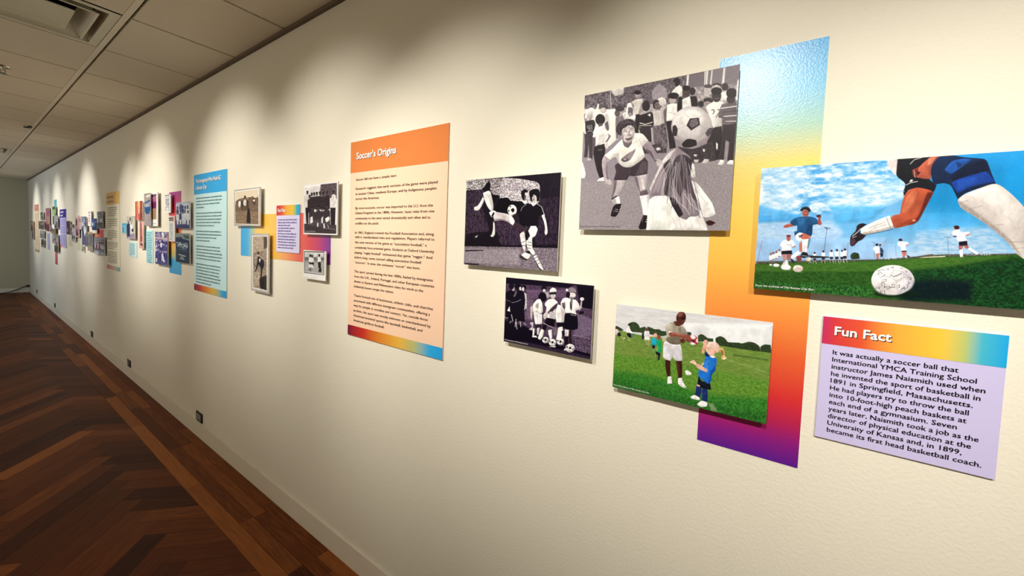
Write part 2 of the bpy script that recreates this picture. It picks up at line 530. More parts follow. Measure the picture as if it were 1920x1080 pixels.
# sprinkler head left of the runner
t = thing('fire_sprinkler', 'small chrome fire sprinkler head set in the ceiling tile at the left', 'sprinkler', (-0.79, 4.36, HC), None)
bm = bmesh.new()
bmesh.ops.create_cone(bm, cap_ends=True, segments=28, radius1=0.030, radius2=0.036, depth=0.008, matrix=Matrix.Translation((0, 0, -0.004)))
done(bm, 'flange', CHROME, t)
bm = bmesh.new()
bmesh.ops.create_cone(bm, cap_ends=True, segments=16, radius1=0.009, radius2=0.012, depth=0.016, matrix=Matrix.Translation((0, 0, -0.016)))
done(bm, 'nozzle', CHROME, t)
for sx in (-1, 1):
    bm = bmesh.new()
    add_box(bm, sx * 0.010 - 0.002, sx * 0.010 + 0.002, -0.003, 0.003, -0.045, -0.018, 0.0008)
    done(bm, 'frame_arm', CHROME, t)
bm = bmesh.new()
bmesh.ops.create_cone(bm, cap_ends=True, segments=20, radius1=0.020, radius2=0.014, depth=0.004, matrix=Matrix.Translation((0, 0, -0.047)))
done(bm, 'deflector', CHROME, t)
# little clip on the runner
t = thing('ceiling_clip', 'small dark clip hooked on the ceiling runner bar', 'clip', (-0.507, 6.65, HC - 0.002))
box('hook', -0.02, 0.006, -0.05, 0.05, -0.012, 0.0, DARK, t, 0.002)
box('tab', -0.05, -0.014, -0.03, -0.018, -0.022, -0.010, DARK, t, 0.002)

# ------------------------------------------------------------------ along the baseboard
def outlet(yc, zc, label, style):
    t = thing('wall_outlet', label, 'outlet', (0, yc, zc), 'outlets above the baseboard')
    box('plate', -0.006, -0.0003, -0.060, 0.060, -0.036, 0.036, DARK, t, 0.002)
    for s in ((-0.022, 0.022) if style == 2 else (0.012,)):
        bm = bmesh.new()
        add_box(bm, -0.0085, -0.006, s - 0.015, s + 0.015, -0.021, 0.021, 0.001)
        f = done(bm, 'socket', GREYP, t)
        for q in (-0.006, 0.006):
            box('slot', -0.0092, -0.0086, s - 0.006, s + 0.006, q - 0.0012, q + 0.0012, DARK, f)
    return t
outlet(3.404, 0.153, 'black double outlet with two grey sockets, nearest along the baseboard', 2)
outlet(5.385, 0.144, 'black outlet above the baseboard beside a small white sticker', 1)
outlet(7.237, 0.146, 'black outlet above the baseboard, third counting from the camera', 1)
outlet(10.394, 0.144, 'small black outlet above the baseboard, second counting from the end wall', 1)
outlet(12.904, 0.140, 'tiny black outlet above the baseboard nearest the end wall', 1)
t = thing('wall_sticker', 'small white sticker on the wall just left of the second outlet', 'sticker', (0, 5.608, 0.182))
bm = bmesh.new(); add_box(bm, -0.0015, -0.0003, -0.068, 0.068, -0.009, 0.009, 0.0006); done(bm, 'paper', WHITEP, t)

def tube(name, pts, r, m, parent=None, seg=10):
    cu = bpy.data.curves.new(name, 'CURVE'); cu.dimensions = '3D'; cu.bevel_depth = r; cu.bevel_resolution = 3; cu.use_fill_caps = True
    sp = cu.splines.new('NURBS'); sp.points.add(len(pts) - 1); sp.use_endpoint_u = True; sp.order_u = 4
    for p, q in zip(sp.points, pts): p.co = (*q, 1)
    o = bpy.data.objects.new(name, cu); COL.objects.link(o)
    me = bpy.data.meshes.new_from_object(o.evaluated_get(bpy.context.evaluated_depsgraph_get()))
    bpy.data.objects.remove(o)
    return link(name, me, m, parent)
t = thing('power_cord', 'black power cord plugged in at the far corner and sagging to the floor', 'cord', (0, YE, 0))
tube('cable', [(-0.045, -0.035, 0.150), (-0.10, -0.05, 0.132), (-0.16, -0.06, 0.09), (-0.25, -0.07, 0.045), (-0.36, -0.09, 0.012), (-0.50, -0.11, 0.009), (-0.8, -0.14, 0.009), (-1.6, -0.10, 0.009)], 0.009, CORDM, t)
box('plug', -0.058, -0.012, -0.05, -0.012, 0.130, 0.170, DARK, t, 0.004)

# ------------------------------------------------------------------ the exhibition
ARTS = (lambda N: {
"boy":[
("p","a79d9c",(-107,-296,1060,-18,1121,1061,-39,1090),"857a7b",(1.17,1.17,2.2),0.0,0,1,N),
("p","4a4045",(-61,-55,720,-27,734,230,-50,163),"8d8286",(3.5,3.5,2.6),0.0,0,1,N),
("p","d9d2c8",(200,-4,306,2,322,41,233,46),N,N,1.17,1,1,N),
("p","4a3f44",(295,-4,581,6,588,129,485,140,435,77,350,92,294,94),"8a7e82",(1.33,1.33,2.8),0.0,1,1,N),
("p","8d8186",(493,59,531,19,584,65,588,129,496,118),"b9aeb0",(0.83,0.83,2.5),0.5,1,1,N),
("l","efe9df",(196,1,212,161),1.0,1,0.0),
("p","efe8da",(-10,96,205,135,264,132,274,327,263,376,200,419,-2,265),N,N,0.5,1,1,N),
("p","d2c9c0",(264,132,353,147,589,152,594,235,506,310,411,321,274,327),"8f8588",(2.33,2.33,2.6),0.5,1,1,N),
("p","a1979a",(2,345,199,400,275,352,425,347,605,440,617,676,2,637),"80757a",(0.5,0.5,2.2),0.5,1,1,N),
("p","8e8185",(-1,140,20,124,31,204,10,207),N,N,0.0,1,1,N),
("p","efe9de",(8,168,19,111,54,97,83,115,85,160,62,131,34,126,22,177),N,N,0.0,1,1,N),
("p","b9aca6",(70,164,66,179,55,187,41,185,29,173,24,157,28,142,39,135,53,137,65,148),N,N,0.0,1,1,N),
("p","e2dacf",(71,140,67,148,54,151,39,148,26,141,20,132,25,124,37,121,53,123,66,131),N,N,0.0,1,1,N),
("p","f5f0e6",(76,117,93,116,105,77,115,82,114,130,130,167,121,205,87,199),N,N,0.0,1,1,N),
("p","2d2529",(13,195,41,189,79,192,94,226,77,282,28,295,16,254),N,N,0.0,1,1,N),
("l","cfc5c0",(46,245,33,245,29,229,42,227,46,245,46,271,34,273),0.83,1,0.0),
("l","cfc5c0",(54,248,53,228,65,227,68,248,54,248,56,272,70,272,68,248),0.83,1,0.0),
("p","3f363b",(10,286,81,286,83,478,60,483,47,357,42,461,14,459,19,386),N,N,0.0,1,1,N),
("p","b6aaa8",(38,484,51,469,76,474,73,491),N,N,0.0,1,1,N),
("p","5d5257",(185,116,180,125,164,128,145,125,129,116,123,105,128,96,144,93,163,96,179,105),N,N,0.0,1,1,N),
("p","cdc2ba",(173,137,170,148,159,153,144,151,132,142,127,130,131,119,142,114,157,116,169,125),N,N,0.0,1,1,N),
("p","e6dfd5",(136,155,187,164,201,216,199,279,183,284,150,228),N,N,0.0,1,1,N),
("p","6d6166",(165,230,189,215,201,280,183,290),N,N,0.0,1,1,N),
("p","231b1f",(167,202,161,224,143,236,120,233,100,215,92,190,98,168,116,156,140,160,159,177),N,N,0.0,1,1,N),
("p","5a4d50",(119,223,150,228,151,254,120,249),N,N,0.0,1,1,N),
("p","f4efe4",(96,246,124,247,154,245,193,291,209,309,185,325,172,365,117,379,102,389,103,325,76,316),N,N,0.0,1,1,N),
("p","c9bfb8",(127,308,164,300,164,364,117,379),N,N,0.67,1,0.6,N),
("p","7d7074",(194,307,218,326,187,373,172,368,199,330),N,N,0.0,1,1,N),
("p","5d5155",(77,318,101,323,100,395,93,453,81,445),N,N,0.0,1,1,N),
("p","261d22",(95,390,172,375,180,443,158,498,178,616,150,628,123,566,94,460),N,N,0.0,1,1,N),
("l","8d8186",(122,411,156,424),0.5,1,0.0),
("l","8d8186",(126,423,154,411),0.5,1,0.0),
("p","f4efe8",(126,643,146,625,184,616,190,646),N,N,0.0,1,1,N),
("p","d6cdc4",(172,365,197,368,203,407,190,418,175,397),N,N,0.0,1,1,N),
("p","5d5155",(276,175,273,189,263,196,251,195,241,184,236,168,239,154,249,147,261,149,271,159),N,N,0.0,1,1,N),
("p","463b40",(305,147,300,158,283,163,263,160,245,149,238,136,244,124,260,119,281,123,298,133),N,N,0.0,1,1,N),
("p","7c6f73",(246,198,299,194,310,220,276,246,271,346,257,356,247,255),N,N,0.0,1,1,N),
("p","e3dbd0",(292,180,317,172,319,216,307,220),N,N,0.0,1,1,N),
("p","fbf7ec",(318,217,326,115,351,114,398,237),N,N,0.0,1,1,N),
("p","6d6165",(333,141,365,154,367,205,334,193),N,N,0.0,1,1,N),
("p","a3969a",(361,198,359,205,353,209,346,208,341,202,338,194,340,186,345,182,352,183,358,189),N,N,0.0,1,1,N),
("p","d9d0c5",(353,111,384,98,430,100,433,161,414,206,378,202,371,138),N,N,0.0,1,1,N),
("p","2c2428",(388,202,416,201,415,273,412,336,387,320),N,N,0.0,1,1,N),
("p","a89c98",(422,123,439,156,417,207,405,192),N,N,0.0,1,1,N),
("p","b3a69f",(415,74,412,87,403,94,392,92,382,82,378,67,381,53,389,46,401,48,410,59),N,N,0.0,1,1,N),
("p","2e2529",(417,56,413,64,401,67,386,64,373,56,368,47,372,39,385,36,400,39,412,47),N,N,0.0,1,1,N),
("l","3f3338",(387,65,394,66),0.5,1,0.0),
("l","3f3338",(400,67,407,67),0.5,1,0.0),
("l","6a5358",(390,82,405,84),0.67,1,0.0),
("p","372d31",(483,157,479,178,466,190,449,187,434,171,428,148,432,127,445,116,462,119,476,135),N,N,0.0,1,1,N),
("p","2c2428",(415,212,447,205,494,201,518,258,506,307,416,292),N,N,0.0,1,1,N),
("l","e9e2d9",(420,264,457,279,504,271),1.67,1,0.0),
("l","d5cbc4",(418,282,499,292),1.33,1,0.0),
("p","ece5dc",(469,215,489,211,487,233),N,N,0.0,1,1,N),
("p","352b30",(415,297,494,302,506,405,478,393,444,373),N,N,0.0,1,1,N),
("l","d8cec8",(500,309,511,406),1.33,1,0.0),
("p","e9e2d7",(586,149,582,165,568,172,550,169,535,157,529,139,533,123,547,115,565,119,580,132),N,N,0.0,1,1,N),
("p","221a1e",(559,165,554,182,540,191,523,188,507,174,501,155,505,137,519,129,537,132,552,146),N,N,0.0,1,1,N),
("p","7a6b6c",(553,168,550,182,540,189,527,187,516,177,511,161,514,147,524,140,537,142,548,153),N,N,0.0,1,1,N),
("l","1f171b",(520,159,528,159),0.5,1,0.0),
("l","1f171b",(536,161,543,161),0.5,1,0.0),
("l","42343a",(527,177,538,179),0.67,1,0.0),
("p","cfc5bd",(505,203,541,200,575,208,589,298,517,296),N,N,0.0,1,1,N),
("p","4b4146",(510,298,583,306,608,446,530,437),"8d8186",(0.67,5.0,2.2),0.0,1,1,N),
("p","2c2428",(447,428,603,417,607,487,456,477),"5d5257",(1.33,0.83,2.5),0.67,1,1,N),
("p","ddd4cc",(537,447,560,447,569,462,543,466),N,N,0.0,1,1,N),
("p","8f8488",(703,5,1003,-7,1011,129,816,131,707,69),"756a6f",(0.41,0.61,2.2),0.0,0,1,N),
("p","6a5f64",(720,1,809,0,810,113,722,82),N,N,0.0,0,1,N),
("l","998e92",(723,12,807,12),0.45,1,0.0),
("l","998e92",(723,21,807,22),0.45,1,0.0),
("l","998e92",(724,30,808,32),0.45,1,0.0),
("l","998e92",(724,39,808,43),0.45,1,0.0),
("l","998e92",(725,48,809,53),0.45,1,0.0),
("l","998e92",(725,57,809,63),0.45,1,0.0),
("l","998e92",(726,66,810,73),0.45,1,0.0),
("l","998e92",(726,75,811,83),0.45,1,0.0),
("l","998e92",(727,84,811,94),0.45,1,0.0),
("p","f3eee4",(706,2,718,2,716,70,704,72),N,N,0.0,0,1,N),
("p","efe9df",(808,2,829,1,827,96,811,93),N,N,0.0,0,1,N),
("p","e4ddd4",(847,2,854,2,852,91,842,89),N,N,0.0,0,1,N),
("p","eee8de",(913,4,923,3,922,102,909,99),N,N,0.0,0,1,N),
("l","5a4f54",(817,2,817,91),0.61,1,0.0),
("p","d2c9bf",(751,88,857,99,993,119,1002,269,873,268,775,171),"857a7e",(2.85,2.85,2.8),0.61,1,1,N),
("p","f3eee5",(617,94,659,53,684,79,683,133,623,129),N,N,0.0,1,1,N),
("p","2b2226",(667,38,664,53,653,61,639,58,626,46,621,29,625,14,636,7,650,10,662,22),N,N,0.0,1,1,N),
("p","6a5b5d",(620,27,634,33,639,59,624,52),N,N,0.0,1,1,N),
("p","e0d8ce",(578,149,575,164,566,172,554,170,543,158,539,142,542,128,551,120,563,122,573,133),N,N,0.0,1,1,N),
("p","bfb4ae",(550,187,585,186,604,289,570,298),N,N,0.0,1,1,N),
("p","3d3338",(556,296,590,287,613,454,572,463),"8d8186",(0.82,5.09,2.4),0.0,1,1,N),
("p","b5a8a3",(649,154,646,168,636,175,622,173,611,162,606,146,609,131,620,124,633,127,644,138),N,N,0.0,1,1,N),
("p","261d21",(664,124,658,135,642,140,621,136,603,125,596,111,602,100,618,96,639,100,657,110),N,N,0.0,1,1,N),
("p","f0eae0",(594,170,625,168,662,178,668,284,595,279),N,N,0.0,1,1,N),
("p","6b5f63",(572,205,592,187,594,301,584,300),N,N,0.0,1,1,N),
("l","b3a8a4",(602,221,649,239),0.82,1,0.0),
("p","2a2226",(590,278,639,280,643,351,664,459,624,465,608,360),N,N,0.0,1,1,N),
("p","2c2327",(762,115,759,129,751,136,739,134,730,123,726,108,728,94,737,87,748,89,757,100),N,N,0.0,1,1,N),
("p","2a2125",(688,155,686,167,679,173,670,172,663,163,659,150,661,138,668,131,677,133,685,142),N,N,0.0,1,1,N),
("p","f5f0e7",(681,157,730,140,759,229,687,238),N,N,0.0,1,1,N),
("p","1e161a",(657,167,685,154,688,231,661,244),N,N,0.0,1,1,N),
("p","1e161a",(732,142,769,148,782,211,745,210),N,N,0.0,1,1,N),
("p","4c3d3e",(729,113,726,132,715,143,701,140,689,125,683,104,686,84,697,74,711,77,724,92),N,N,0.0,1,1,N),
("p","1f171b",(731,89,727,97,715,101,699,98,686,90,681,79,685,70,698,66,713,69,726,78),N,N,0.0,1,1,N),
("l","1a1216",(694,97,702,98),0.61,1,0.0),
("l","1a1216",(712,100,720,101),0.61,1,0.0),
("l","2a1c20",(702,121,715,124),0.61,1,0.0),
("p","c9beb7",(850,124,847,140,838,148,827,146,817,134,812,117,815,101,824,92,835,94,845,107),N,N,0.0,1,1,N),
("p","4f4449",(856,102,852,108,841,110,826,107,814,101,809,92,813,86,825,84,840,87,851,94),N,N,0.0,1,1,N),
("p","3a3034",(908,106,904,112,891,113,875,110,862,103,857,95,862,89,874,87,890,91,903,98),N,N,0.0,1,1,N),
("p","d0c6be",(903,118,899,126,889,129,877,126,866,119,862,110,865,102,875,98,888,101,898,108),N,N,0.0,1,1,N),
("p","efe9df",(899,150,952,150,958,210,908,198),N,N,0.0,1,1,N),
("p","3a2f32",(946,123,944,136,935,143,923,141,913,130,909,116,911,102,920,95,932,98,942,108),N,N,0.0,1,1,N),
("p","2c2327",(816,204,813,215,805,221,794,219,785,210,781,197,783,186,792,180,803,182,812,191),N,N,0.0,1,1,N),
("p","33292d",(867,192,863,203,849,208,831,205,817,195,810,182,815,171,829,167,847,170,861,180),N,N,0.0,1,1,N),
("p","9d908d",(858,214,855,224,844,229,830,227,819,218,814,206,817,195,828,190,842,193,853,202),N,N,0.0,1,1,N),
("l","3a2f33",(823,205,848,207),0.61,1,0.0),
("p","eee8dd",(829,224,863,201,920,207,940,246,921,356,878,361,849,284),N,N,0.0,1,1,N),
("p","3b3033",(910,170,907,192,894,205,878,202,864,185,857,160,861,137,874,125,890,128,904,145),N,N,0.0,1,1,N),
("p","1b1417",(912,143,907,156,893,161,874,158,858,146,852,131,857,118,872,112,890,116,906,127),N,N,0.0,1,1,N),
("l","191115",(870,156,879,157),0.82,1,0.0),
("l","191115",(891,158,900,160),0.82,1,0.0),
("l","8a7b7c",(875,181,897,183),0.82,1,0.0),
("l","54484c",(861,249,872,248,877,262,870,274),1.63,1,0.0),
("l","54484c",(896,252,909,257,903,273,889,297),1.63,1,0.0),
("p","2a2226",(877,362,923,357,934,483,913,560,865,563,846,446),N,N,0.0,1,1,N),
("p","655a5e",(917,224,994,218,1002,350,936,341,930,314,901,299),N,N,0.0,1,1,N),
("l","f1ebe2",(915,247,996,248),1.83,1,0.0),
("l","f1ebe2",(932,299,999,304),1.63,1,0.0),
("l","f1ebe2",(936,330,1000,338),1.22,1,0.0),
("l","3a3035",(916,272,998,277),1.02,1,0.0),
("p","3a2f32",(987,205,983,220,972,227,958,225,945,213,940,197,944,182,955,175,969,178,981,189),N,N,0.0,1,1,N),
("p","1f171b",(996,170,991,187,977,195,958,192,942,178,936,159,940,142,955,134,974,138,989,152),N,N,0.0,1,1,N),
("p","6b5d60",(920,312,936,311,950,372,936,394,926,362),N,N,0.0,1,1,N),
("p","6b5d60",(1000,347,974,382,940,404,950,379),N,N,0.0,1,1,N),
("p","332a2e",(928,350,1001,350,997,575,964,572,968,460,949,445,946,563,914,560,926,455),N,N,0.0,1,1,N),
("p","f3eee6",(915,591,928,562,950,571,939,597),N,N,0.0,1,1,N),
("p","f3eee6",(963,592,978,570,998,574,997,598),N,N,0.0,1,1,N),
("p","f0ebe2",(992,100,1004,83,1007,216,992,213),N,N,0.0,1,1,N),
("p","2d2529",(674,453,773,478,882,437,901,566,840,567,778,568,711,527),"4a4146",(1.63,2.85,2.4),0.0,1,1,N),
("p","cfc4be",(823,574,839,550,866,556,853,576),N,N,0.0,1,1,N),
("p","e3dad3",(826,484,837,489,836,504,827,501),N,N,0.0,1,1,N),
("p","cfc4be",(776,548,805,550,803,567,781,565),N,N,0.0,1,1,N),
("p","d5cbc4",(775,513,794,518,791,528,777,527),N,N,0.0,1,1,N),
("p","efe9e2",(898,452,908,466,907,500,900,492),N,N,0.0,1,1,N),
("p","b9adaa",(871,353,853,426,797,466,721,458,655,401,626,319,646,243,707,205,783,218,845,275),N,N,0.0,1,1,N),
("p","d9d0ca",(855,329,838,386,787,416,719,408,660,362,635,297,654,238,708,209,776,220,831,266),N,N,2.45,1,1,N),
("p","f1ebe2",(819,293,806,323,769,338,721,331,681,305,664,269,677,239,716,225,764,233,803,259),N,N,4.08,1,1,N),
("p","8d8083",(644,400,707,457,772,468,846,446,862,394,820,429,758,439,691,413),N,N,2.04,1,0.6,N),
("p","2b2327",(720,324,738,282,791,285,800,331,750,360),N,N,0.0,0,1,N),
("p","8f8184",(737,322,747,292,780,291,788,324,756,344),"4c4045",(0.82,0.82,2.5),0.0,1,1,N),
("p","2f262b",(637,364,637,316,652,310,668,341,664,382,646,382),N,N,0.0,1,1,N),
("p","241c20",(699,439,730,411,782,426,788,458,746,467,710,461),N,N,0.0,1,1,N),
("p","51464b",(834,390,853,359,873,360,869,389,850,414),N,N,0.0,1,1,N),
("l","a1958f",(791,285,824,274,850,298),0.51,0.7,0.0),
("l","a1958f",(800,331,835,363),0.51,0.7,0.0),
("l","a1958f",(750,360,745,413),0.51,0.7,0.0),
("l","a1958f",(720,324,667,340),0.51,0.7,0.0),
("l","a1958f",(738,282,702,240,662,248),0.51,0.7,0.0),
("l","a1958f",(702,240,726,210),0.51,0.7,0.0),
("l","a1958f",(787,439,844,412),0.51,0.7,0.0),
("l","a1958f",(664,382,702,432),0.51,0.7,0.0),
("p","ad9fa1",(176,460,220,492,203,533,208,612,228,652,209,678,186,649,160,537,161,490),N,N,0.0,1,1,N),
("p","77696d",(201,533,208,612,228,652,216,659,195,603,190,532),N,N,0.61,1,1,N),
("p","b9acab",(194,644,224,635,241,665,232,691,198,686),N,N,0.0,1,1,N),
("l","4b3e43",(197,675,233,682),0.82,1,0.0),
("p","95878a",(444,422,484,394,526,452,566,528,577,558,553,565,536,533,490,477),N,N,0.0,1,1,N),
("p","61545a",(456,444,490,477,544,548,536,533,504,464),N,N,0.82,1,1,N),
("p","c4b8b4",(543,522,576,533,584,580,552,572),N,N,0.0,1,1,N),
("l","2a2026",(530,532,550,530),1.02,1,0.0),
("p","b3a6a5",(254,646,347,647,316,719,290,773,255,787,238,770,254,708),N,N,0.0,1,1,N),
("p","6d5f64",(254,646,279,646,268,724,250,770,239,766,254,708),N,N,0.82,1,1,N),
("p","4d4046",(240,774,276,756,298,755,288,786,252,789),N,N,0.0,1,1,N),
("p","eee8e2",(248,789,297,757,312,813,279,822),N,N,0.0,1,1,N),
("p","bdb1ad",(248,789,270,775,292,818,279,822),N,N,0.61,1,1,N),
("p","1d1519",(244,901,256,844,277,818,320,815,301,880,279,907),N,N,0.0,1,1,N),
("l","e9e2da",(272,866,296,871),0.82,1,0.0),
("l","e9e2da",(276,853,298,857),0.82,1,0.0),
("l","7c6f74",(258,856,268,880),0.61,1,0.0),
("p","b9acab",(398,630,487,615,499,743,471,771,443,757,429,702),N,N,0.0,1,1,N),
("p","e1d8d1",(455,644,477,705,478,727,459,719),N,N,1.02,1,1,N),
("p","75676c",(398,630,419,630,441,710,450,755,429,710),N,N,0.82,1,1,N),
("p","61545a",(444,736,490,722,502,756,471,772,447,760),N,N,0.0,1,1,N),
("p","f6f3ee",(444,767,509,757,525,903,478,902,466,846),N,N,0.0,1,1,N),
("p","c9beba",(491,761,509,757,525,903,511,902),N,N,1.02,1,1,N),
("p","1d1519",(449,982,477,897,524,905,517,958,496,992,459,996),N,N,0.0,1,1,N),
("l","dbe08e",(498,928,520,937),1.02,1,0.0),
("l","efe9e2",(494,942,517,951),1.02,1,0.0),
("l","8b7d82",(477,909,471,943),0.61,1,0.0),
("p","3b3036",(257,542,281,524,376,556,464,502,488,536,487,617,402,627,364,623,350,649,254,644,268,585),N,N,0.0,1,1,N),
("p","5a4d53",(449,525,485,543,483,613,409,622),N,N,1.22,1,0.7,N),
("l","5f5258",(361,569,373,622),0.61,1,0.0),
("p","ece5d8",(176,459,232,421,298,362,379,331,439,339,484,394,445,429,464,500,376,560,324,556,285,525,263,478,241,484,221,496),N,N,0.0,1,1,N),
("p","b5aaa4",(246,460,282,455,289,525,276,509,263,478),N,N,0.82,1,0.8,N),
("p","c9bfb6",(390,534,447,480,462,500,378,560,337,552),N,N,1.22,1,0.8,N),
("l","a79c97",(238,451,247,475),0.61,1,0.0),
("l","a79c97",(419,373,444,422),0.61,1,0.0),
("l","b1a69f",(403,364,413,402),0.61,1,0.0),
("p","fbf6ea",(349,342,410,342,441,368,398,400,345,402),N,N,2.04,1,0.8,N),
("p","85777a",(297,505,326,477,401,436,387,478,358,515,319,522),N,N,0.0,1,1,N),
("p","51454a",(350,506,346,514,335,518,321,517,309,511,304,502,308,494,319,490,334,492,345,498),N,N,0.0,1,1,N),
("p","a3969a",(341,504,339,508,333,510,325,510,319,506,316,502,318,497,324,495,332,496,338,499),N,N,0.0,1,1,N),
("l","e0d8ce",(346,494,385,447),0.61,1,0.0),
("l","e0d8ce",(361,498,394,463),0.61,1,0.0),
("p","6e6065",(300,354,373,364,369,401,346,426,316,407),N,N,0.0,1,1,N),
("p","cfc4bd",(291,285,330,262,369,281,388,317,380,368,354,392,317,377,292,331),N,N,0.0,1,1,N),
("p","94878a",(291,289,306,329,316,372,297,343),N,N,0.82,1,1,N),
("p","a5989a",(351,368,379,361,354,392,321,379),N,N,0.82,1,0.7,N),
("p","392e33",(255,291,267,247,313,225,359,229,392,264,399,305,383,292,369,275,346,268,319,279,299,291,293,333,272,324,262,308),N,N,0.0,1,1,N),
("l","6c5f64",(283,249,329,241,368,254),0.61,1,0.0),
("l","6c5f64",(272,271,291,258),0.61,1,0.0),
("l","2b2126",(308,308,320,305,332,309),1.02,1,0.0),
("l","2b2126",(353,302,366,300,378,304),1.02,1,0.0),
("l","4a3d42",(302,296,330,296),0.82,1,0.0),
("l","4a3d42",(351,291,380,293),0.82,1,0.0),
("p","9d908f",(342,311,354,311,363,338,346,340),N,N,0.61,1,1,N),
("p","54393d",(322,355,350,354,374,343,370,363,345,373,328,366),N,N,0.0,1,1,N),
("l","f6f1e9",(329,357,350,357,370,350),1.02,1,0.0),
("l","2a2126",(260,269,251,285,259,307),0.71,1,0.0),
("l","2a2126",(271,248,256,265,261,292),0.71,1,0.0),
("l","2a2126",(315,269,304,283,294,291),0.71,1,0.0),
("l","2a2126",(330,265,323,282,312,288),0.71,1,0.0),
("l","2a2126",(349,267,346,283,335,287),0.71,1,0.0),
("l","2a2126",(369,274,369,286,360,291),0.71,1,0.0),
("l","2a2126",(386,288,393,304,391,317),0.71,1,0.0),
("l","2a2126",(282,234,271,248,268,270),0.71,1,0.0),
("l","2a2126",(336,233,313,239,299,259),0.71,1,0.0),
("l","2a2126",(367,239,383,257,392,280),0.71,1,0.0),
("l","77696e",(290,243,313,235,344,236),0.51,1,0.0),
("l","77696e",(299,253,329,247,360,253),0.51,1,0.0),
("l","77696e",(272,278,277,298,280,318),0.51,1,0.0),
("l","77696e",(375,255,388,276,392,291),0.51,1,0.0),
("l","8d8084",(290,319,299,339,304,359),0.61,1,0.0),
("l","b3a6a4",(318,323,337,333),0.82,1,0.0),
("l","6a5d62",(338,337,356,343,363,339),0.51,1,0.0),
("p","e6ddd5",(369,326,368,330,363,332,357,331,353,328,351,324,352,320,357,318,362,319,367,322),N,N,0.82,1,1,N),
("p","e6ddd5",(333,326,332,330,327,333,321,332,317,328,315,324,316,319,321,317,326,318,331,321),N,N,0.82,1,1,N),
("p","efe9df",(-5,483,9,500,35,583,28,615,1,613),N,N,0.0,1,1,N),
("p","fbf8ec",(511,795,559,767,622,758,661,842,670,1009,502,1011),N,N,0.0,1,1,N),
("p","efe9e0",(658,1009,660,830,748,867,839,903,883,1007),N,N,0.0,1,1,N),
("l","b9ada6",(670,924,701,1000),0.5,1,0.0),
("l","b9ada6",(708,924,728,1000),0.5,1,0.0),
("l","c5bab2",(772,925,798,999),0.5,1,0.0),
("l","c5bab2",(814,925,844,993),0.5,1,0.0),
("l","ddd5c8",(540,839,542,983),0.5,1,0.0),
("p","f6f2ea",(764,679,802,698,847,757,897,831,917,898,876,918,839,908,818,846,784,743),N,N,0.0,1,1,N),
("l","c5bab4",(838,886,873,870,892,853),0.67,1,0.0),
("l","c5bab4",(810,755,860,825),0.67,1,0.0),
("p","d9d0c8",(837,863,882,853,912,898,876,914,844,903),N,N,1.33,1,0.6,N),
("p","efe8e0",(750,556,781,584,791,664,758,656),N,N,0.0,1,1,N),
("p","37161b",(866,945,891,936,923,951,904,966,881,968),N,N,0.0,1,1,N),
("p","8d7f83",(576,544,602,495,651,467,677,460,706,486,751,525,765,577,757,627,779,731,832,858,820,908,772,913,752,932,702,908,677,854,645,778,611,771,507,768,523,718,552,636,568,583),N,N,0.0,1,1,N),
("p","dcd3cd",(564,583,587,532,624,489,662,468,626,530,584,585,548,659,517,741,510,717),N,N,1.33,1,1,N),
("p","3d3238",(590,568,629,527,646,572,649,724,643,785,599,745,616,640),N,N,0.0,1,1,N),
("p","4a3e45",(650,551,680,511,729,516,766,561,757,650,779,731,817,824,764,776,730,729,706,788,675,726,653,643),N,N,0.0,1,1,N),
("p","2a2127",(640,779,675,795,731,896,708,916,661,839),N,N,0.0,1,1,N),
("p","33292f",(719,521,762,548,762,639,747,649,732,580),N,N,0.67,1,1,N),
("l","efe8e2",(749,578,780,691,806,792,833,898),0.37,0.75,0.0),
("l","cfc4c0",(720,530,732,645,752,749,771,858),0.5,0.75,0.0),
("l","2d2429",(612,552,566,621,543,686,520,755),0.57,0.75,0.0),
("l","b0a3a4",(634,514,603,606,581,691,559,782),0.43,0.75,0.0),
("l","5d5056",(715,546,737,654,745,751,754,853),0.5,0.75,0.0),
("l","efe8e2",(634,559,599,634,601,706,603,782),0.37,0.75,0.0),
("l","cfc4c0",(669,555,667,642,648,721,630,804),0.5,0.75,0.0),
("l","2d2429",(664,542,653,640,640,728,627,822),0.57,0.75,0.0),
("l","b0a3a4",(690,551,690,646,699,732,708,823),0.43,0.75,0.0),
("l","5d5056",(680,506,680,623,680,729,679,842),0.5,0.75,0.0),
("l","efe8e2",(729,555,754,674,774,782,795,894),0.37,0.75,0.0),
("l","cfc4c0",(733,597,748,699,763,791,778,887),0.5,0.75,0.0),
("l","2d2429",(694,520,704,647,711,761,718,882),0.57,0.75,0.0),
("l","b0a3a4",(621,564,578,625,560,683,543,744),0.43,0.75,0.0),
("l","5d5056",(664,568,649,657,657,740,666,826),0.5,0.75,0.0),
("l","efe8e2",(681,565,678,657,683,741,688,829),0.37,0.75,0.0),
("l","cfc4c0",(704,517,722,631,725,733,728,841),0.5,0.75,0.0),
("l","2d2429",(677,527,669,641,664,745,659,855),0.57,0.75,0.0),
("l","b0a3a4",(648,540,628,627,615,707,602,792),0.43,0.75,0.0),
("l","5d5056",(624,581,582,645,571,706,560,770),0.5,0.75,0.0),
("l","efe8e2",(658,503,635,611,636,711,637,817),0.37,0.75,0.0),
("l","cfc4c0",(671,582,663,662,668,736,674,814),0.5,0.75,0.0),
("l","2d2429",(721,600,739,696,747,781,755,872),0.57,0.75,0.0),
("l","b0a3a4",(687,553,685,650,677,737,669,829),0.43,0.75,0.0),
("l","5d5056",(747,593,774,708,803,812,832,920),0.5,0.75,0.0),
("l","efe8e2",(663,583,643,669,642,749,642,833),0.37,0.75,0.0),
("l","cfc4c0",(636,545,608,628,597,706,586,789),0.5,0.75,0.0),
("l","2d2429",(659,539,648,629,646,712,644,799),0.57,0.75,0.0),
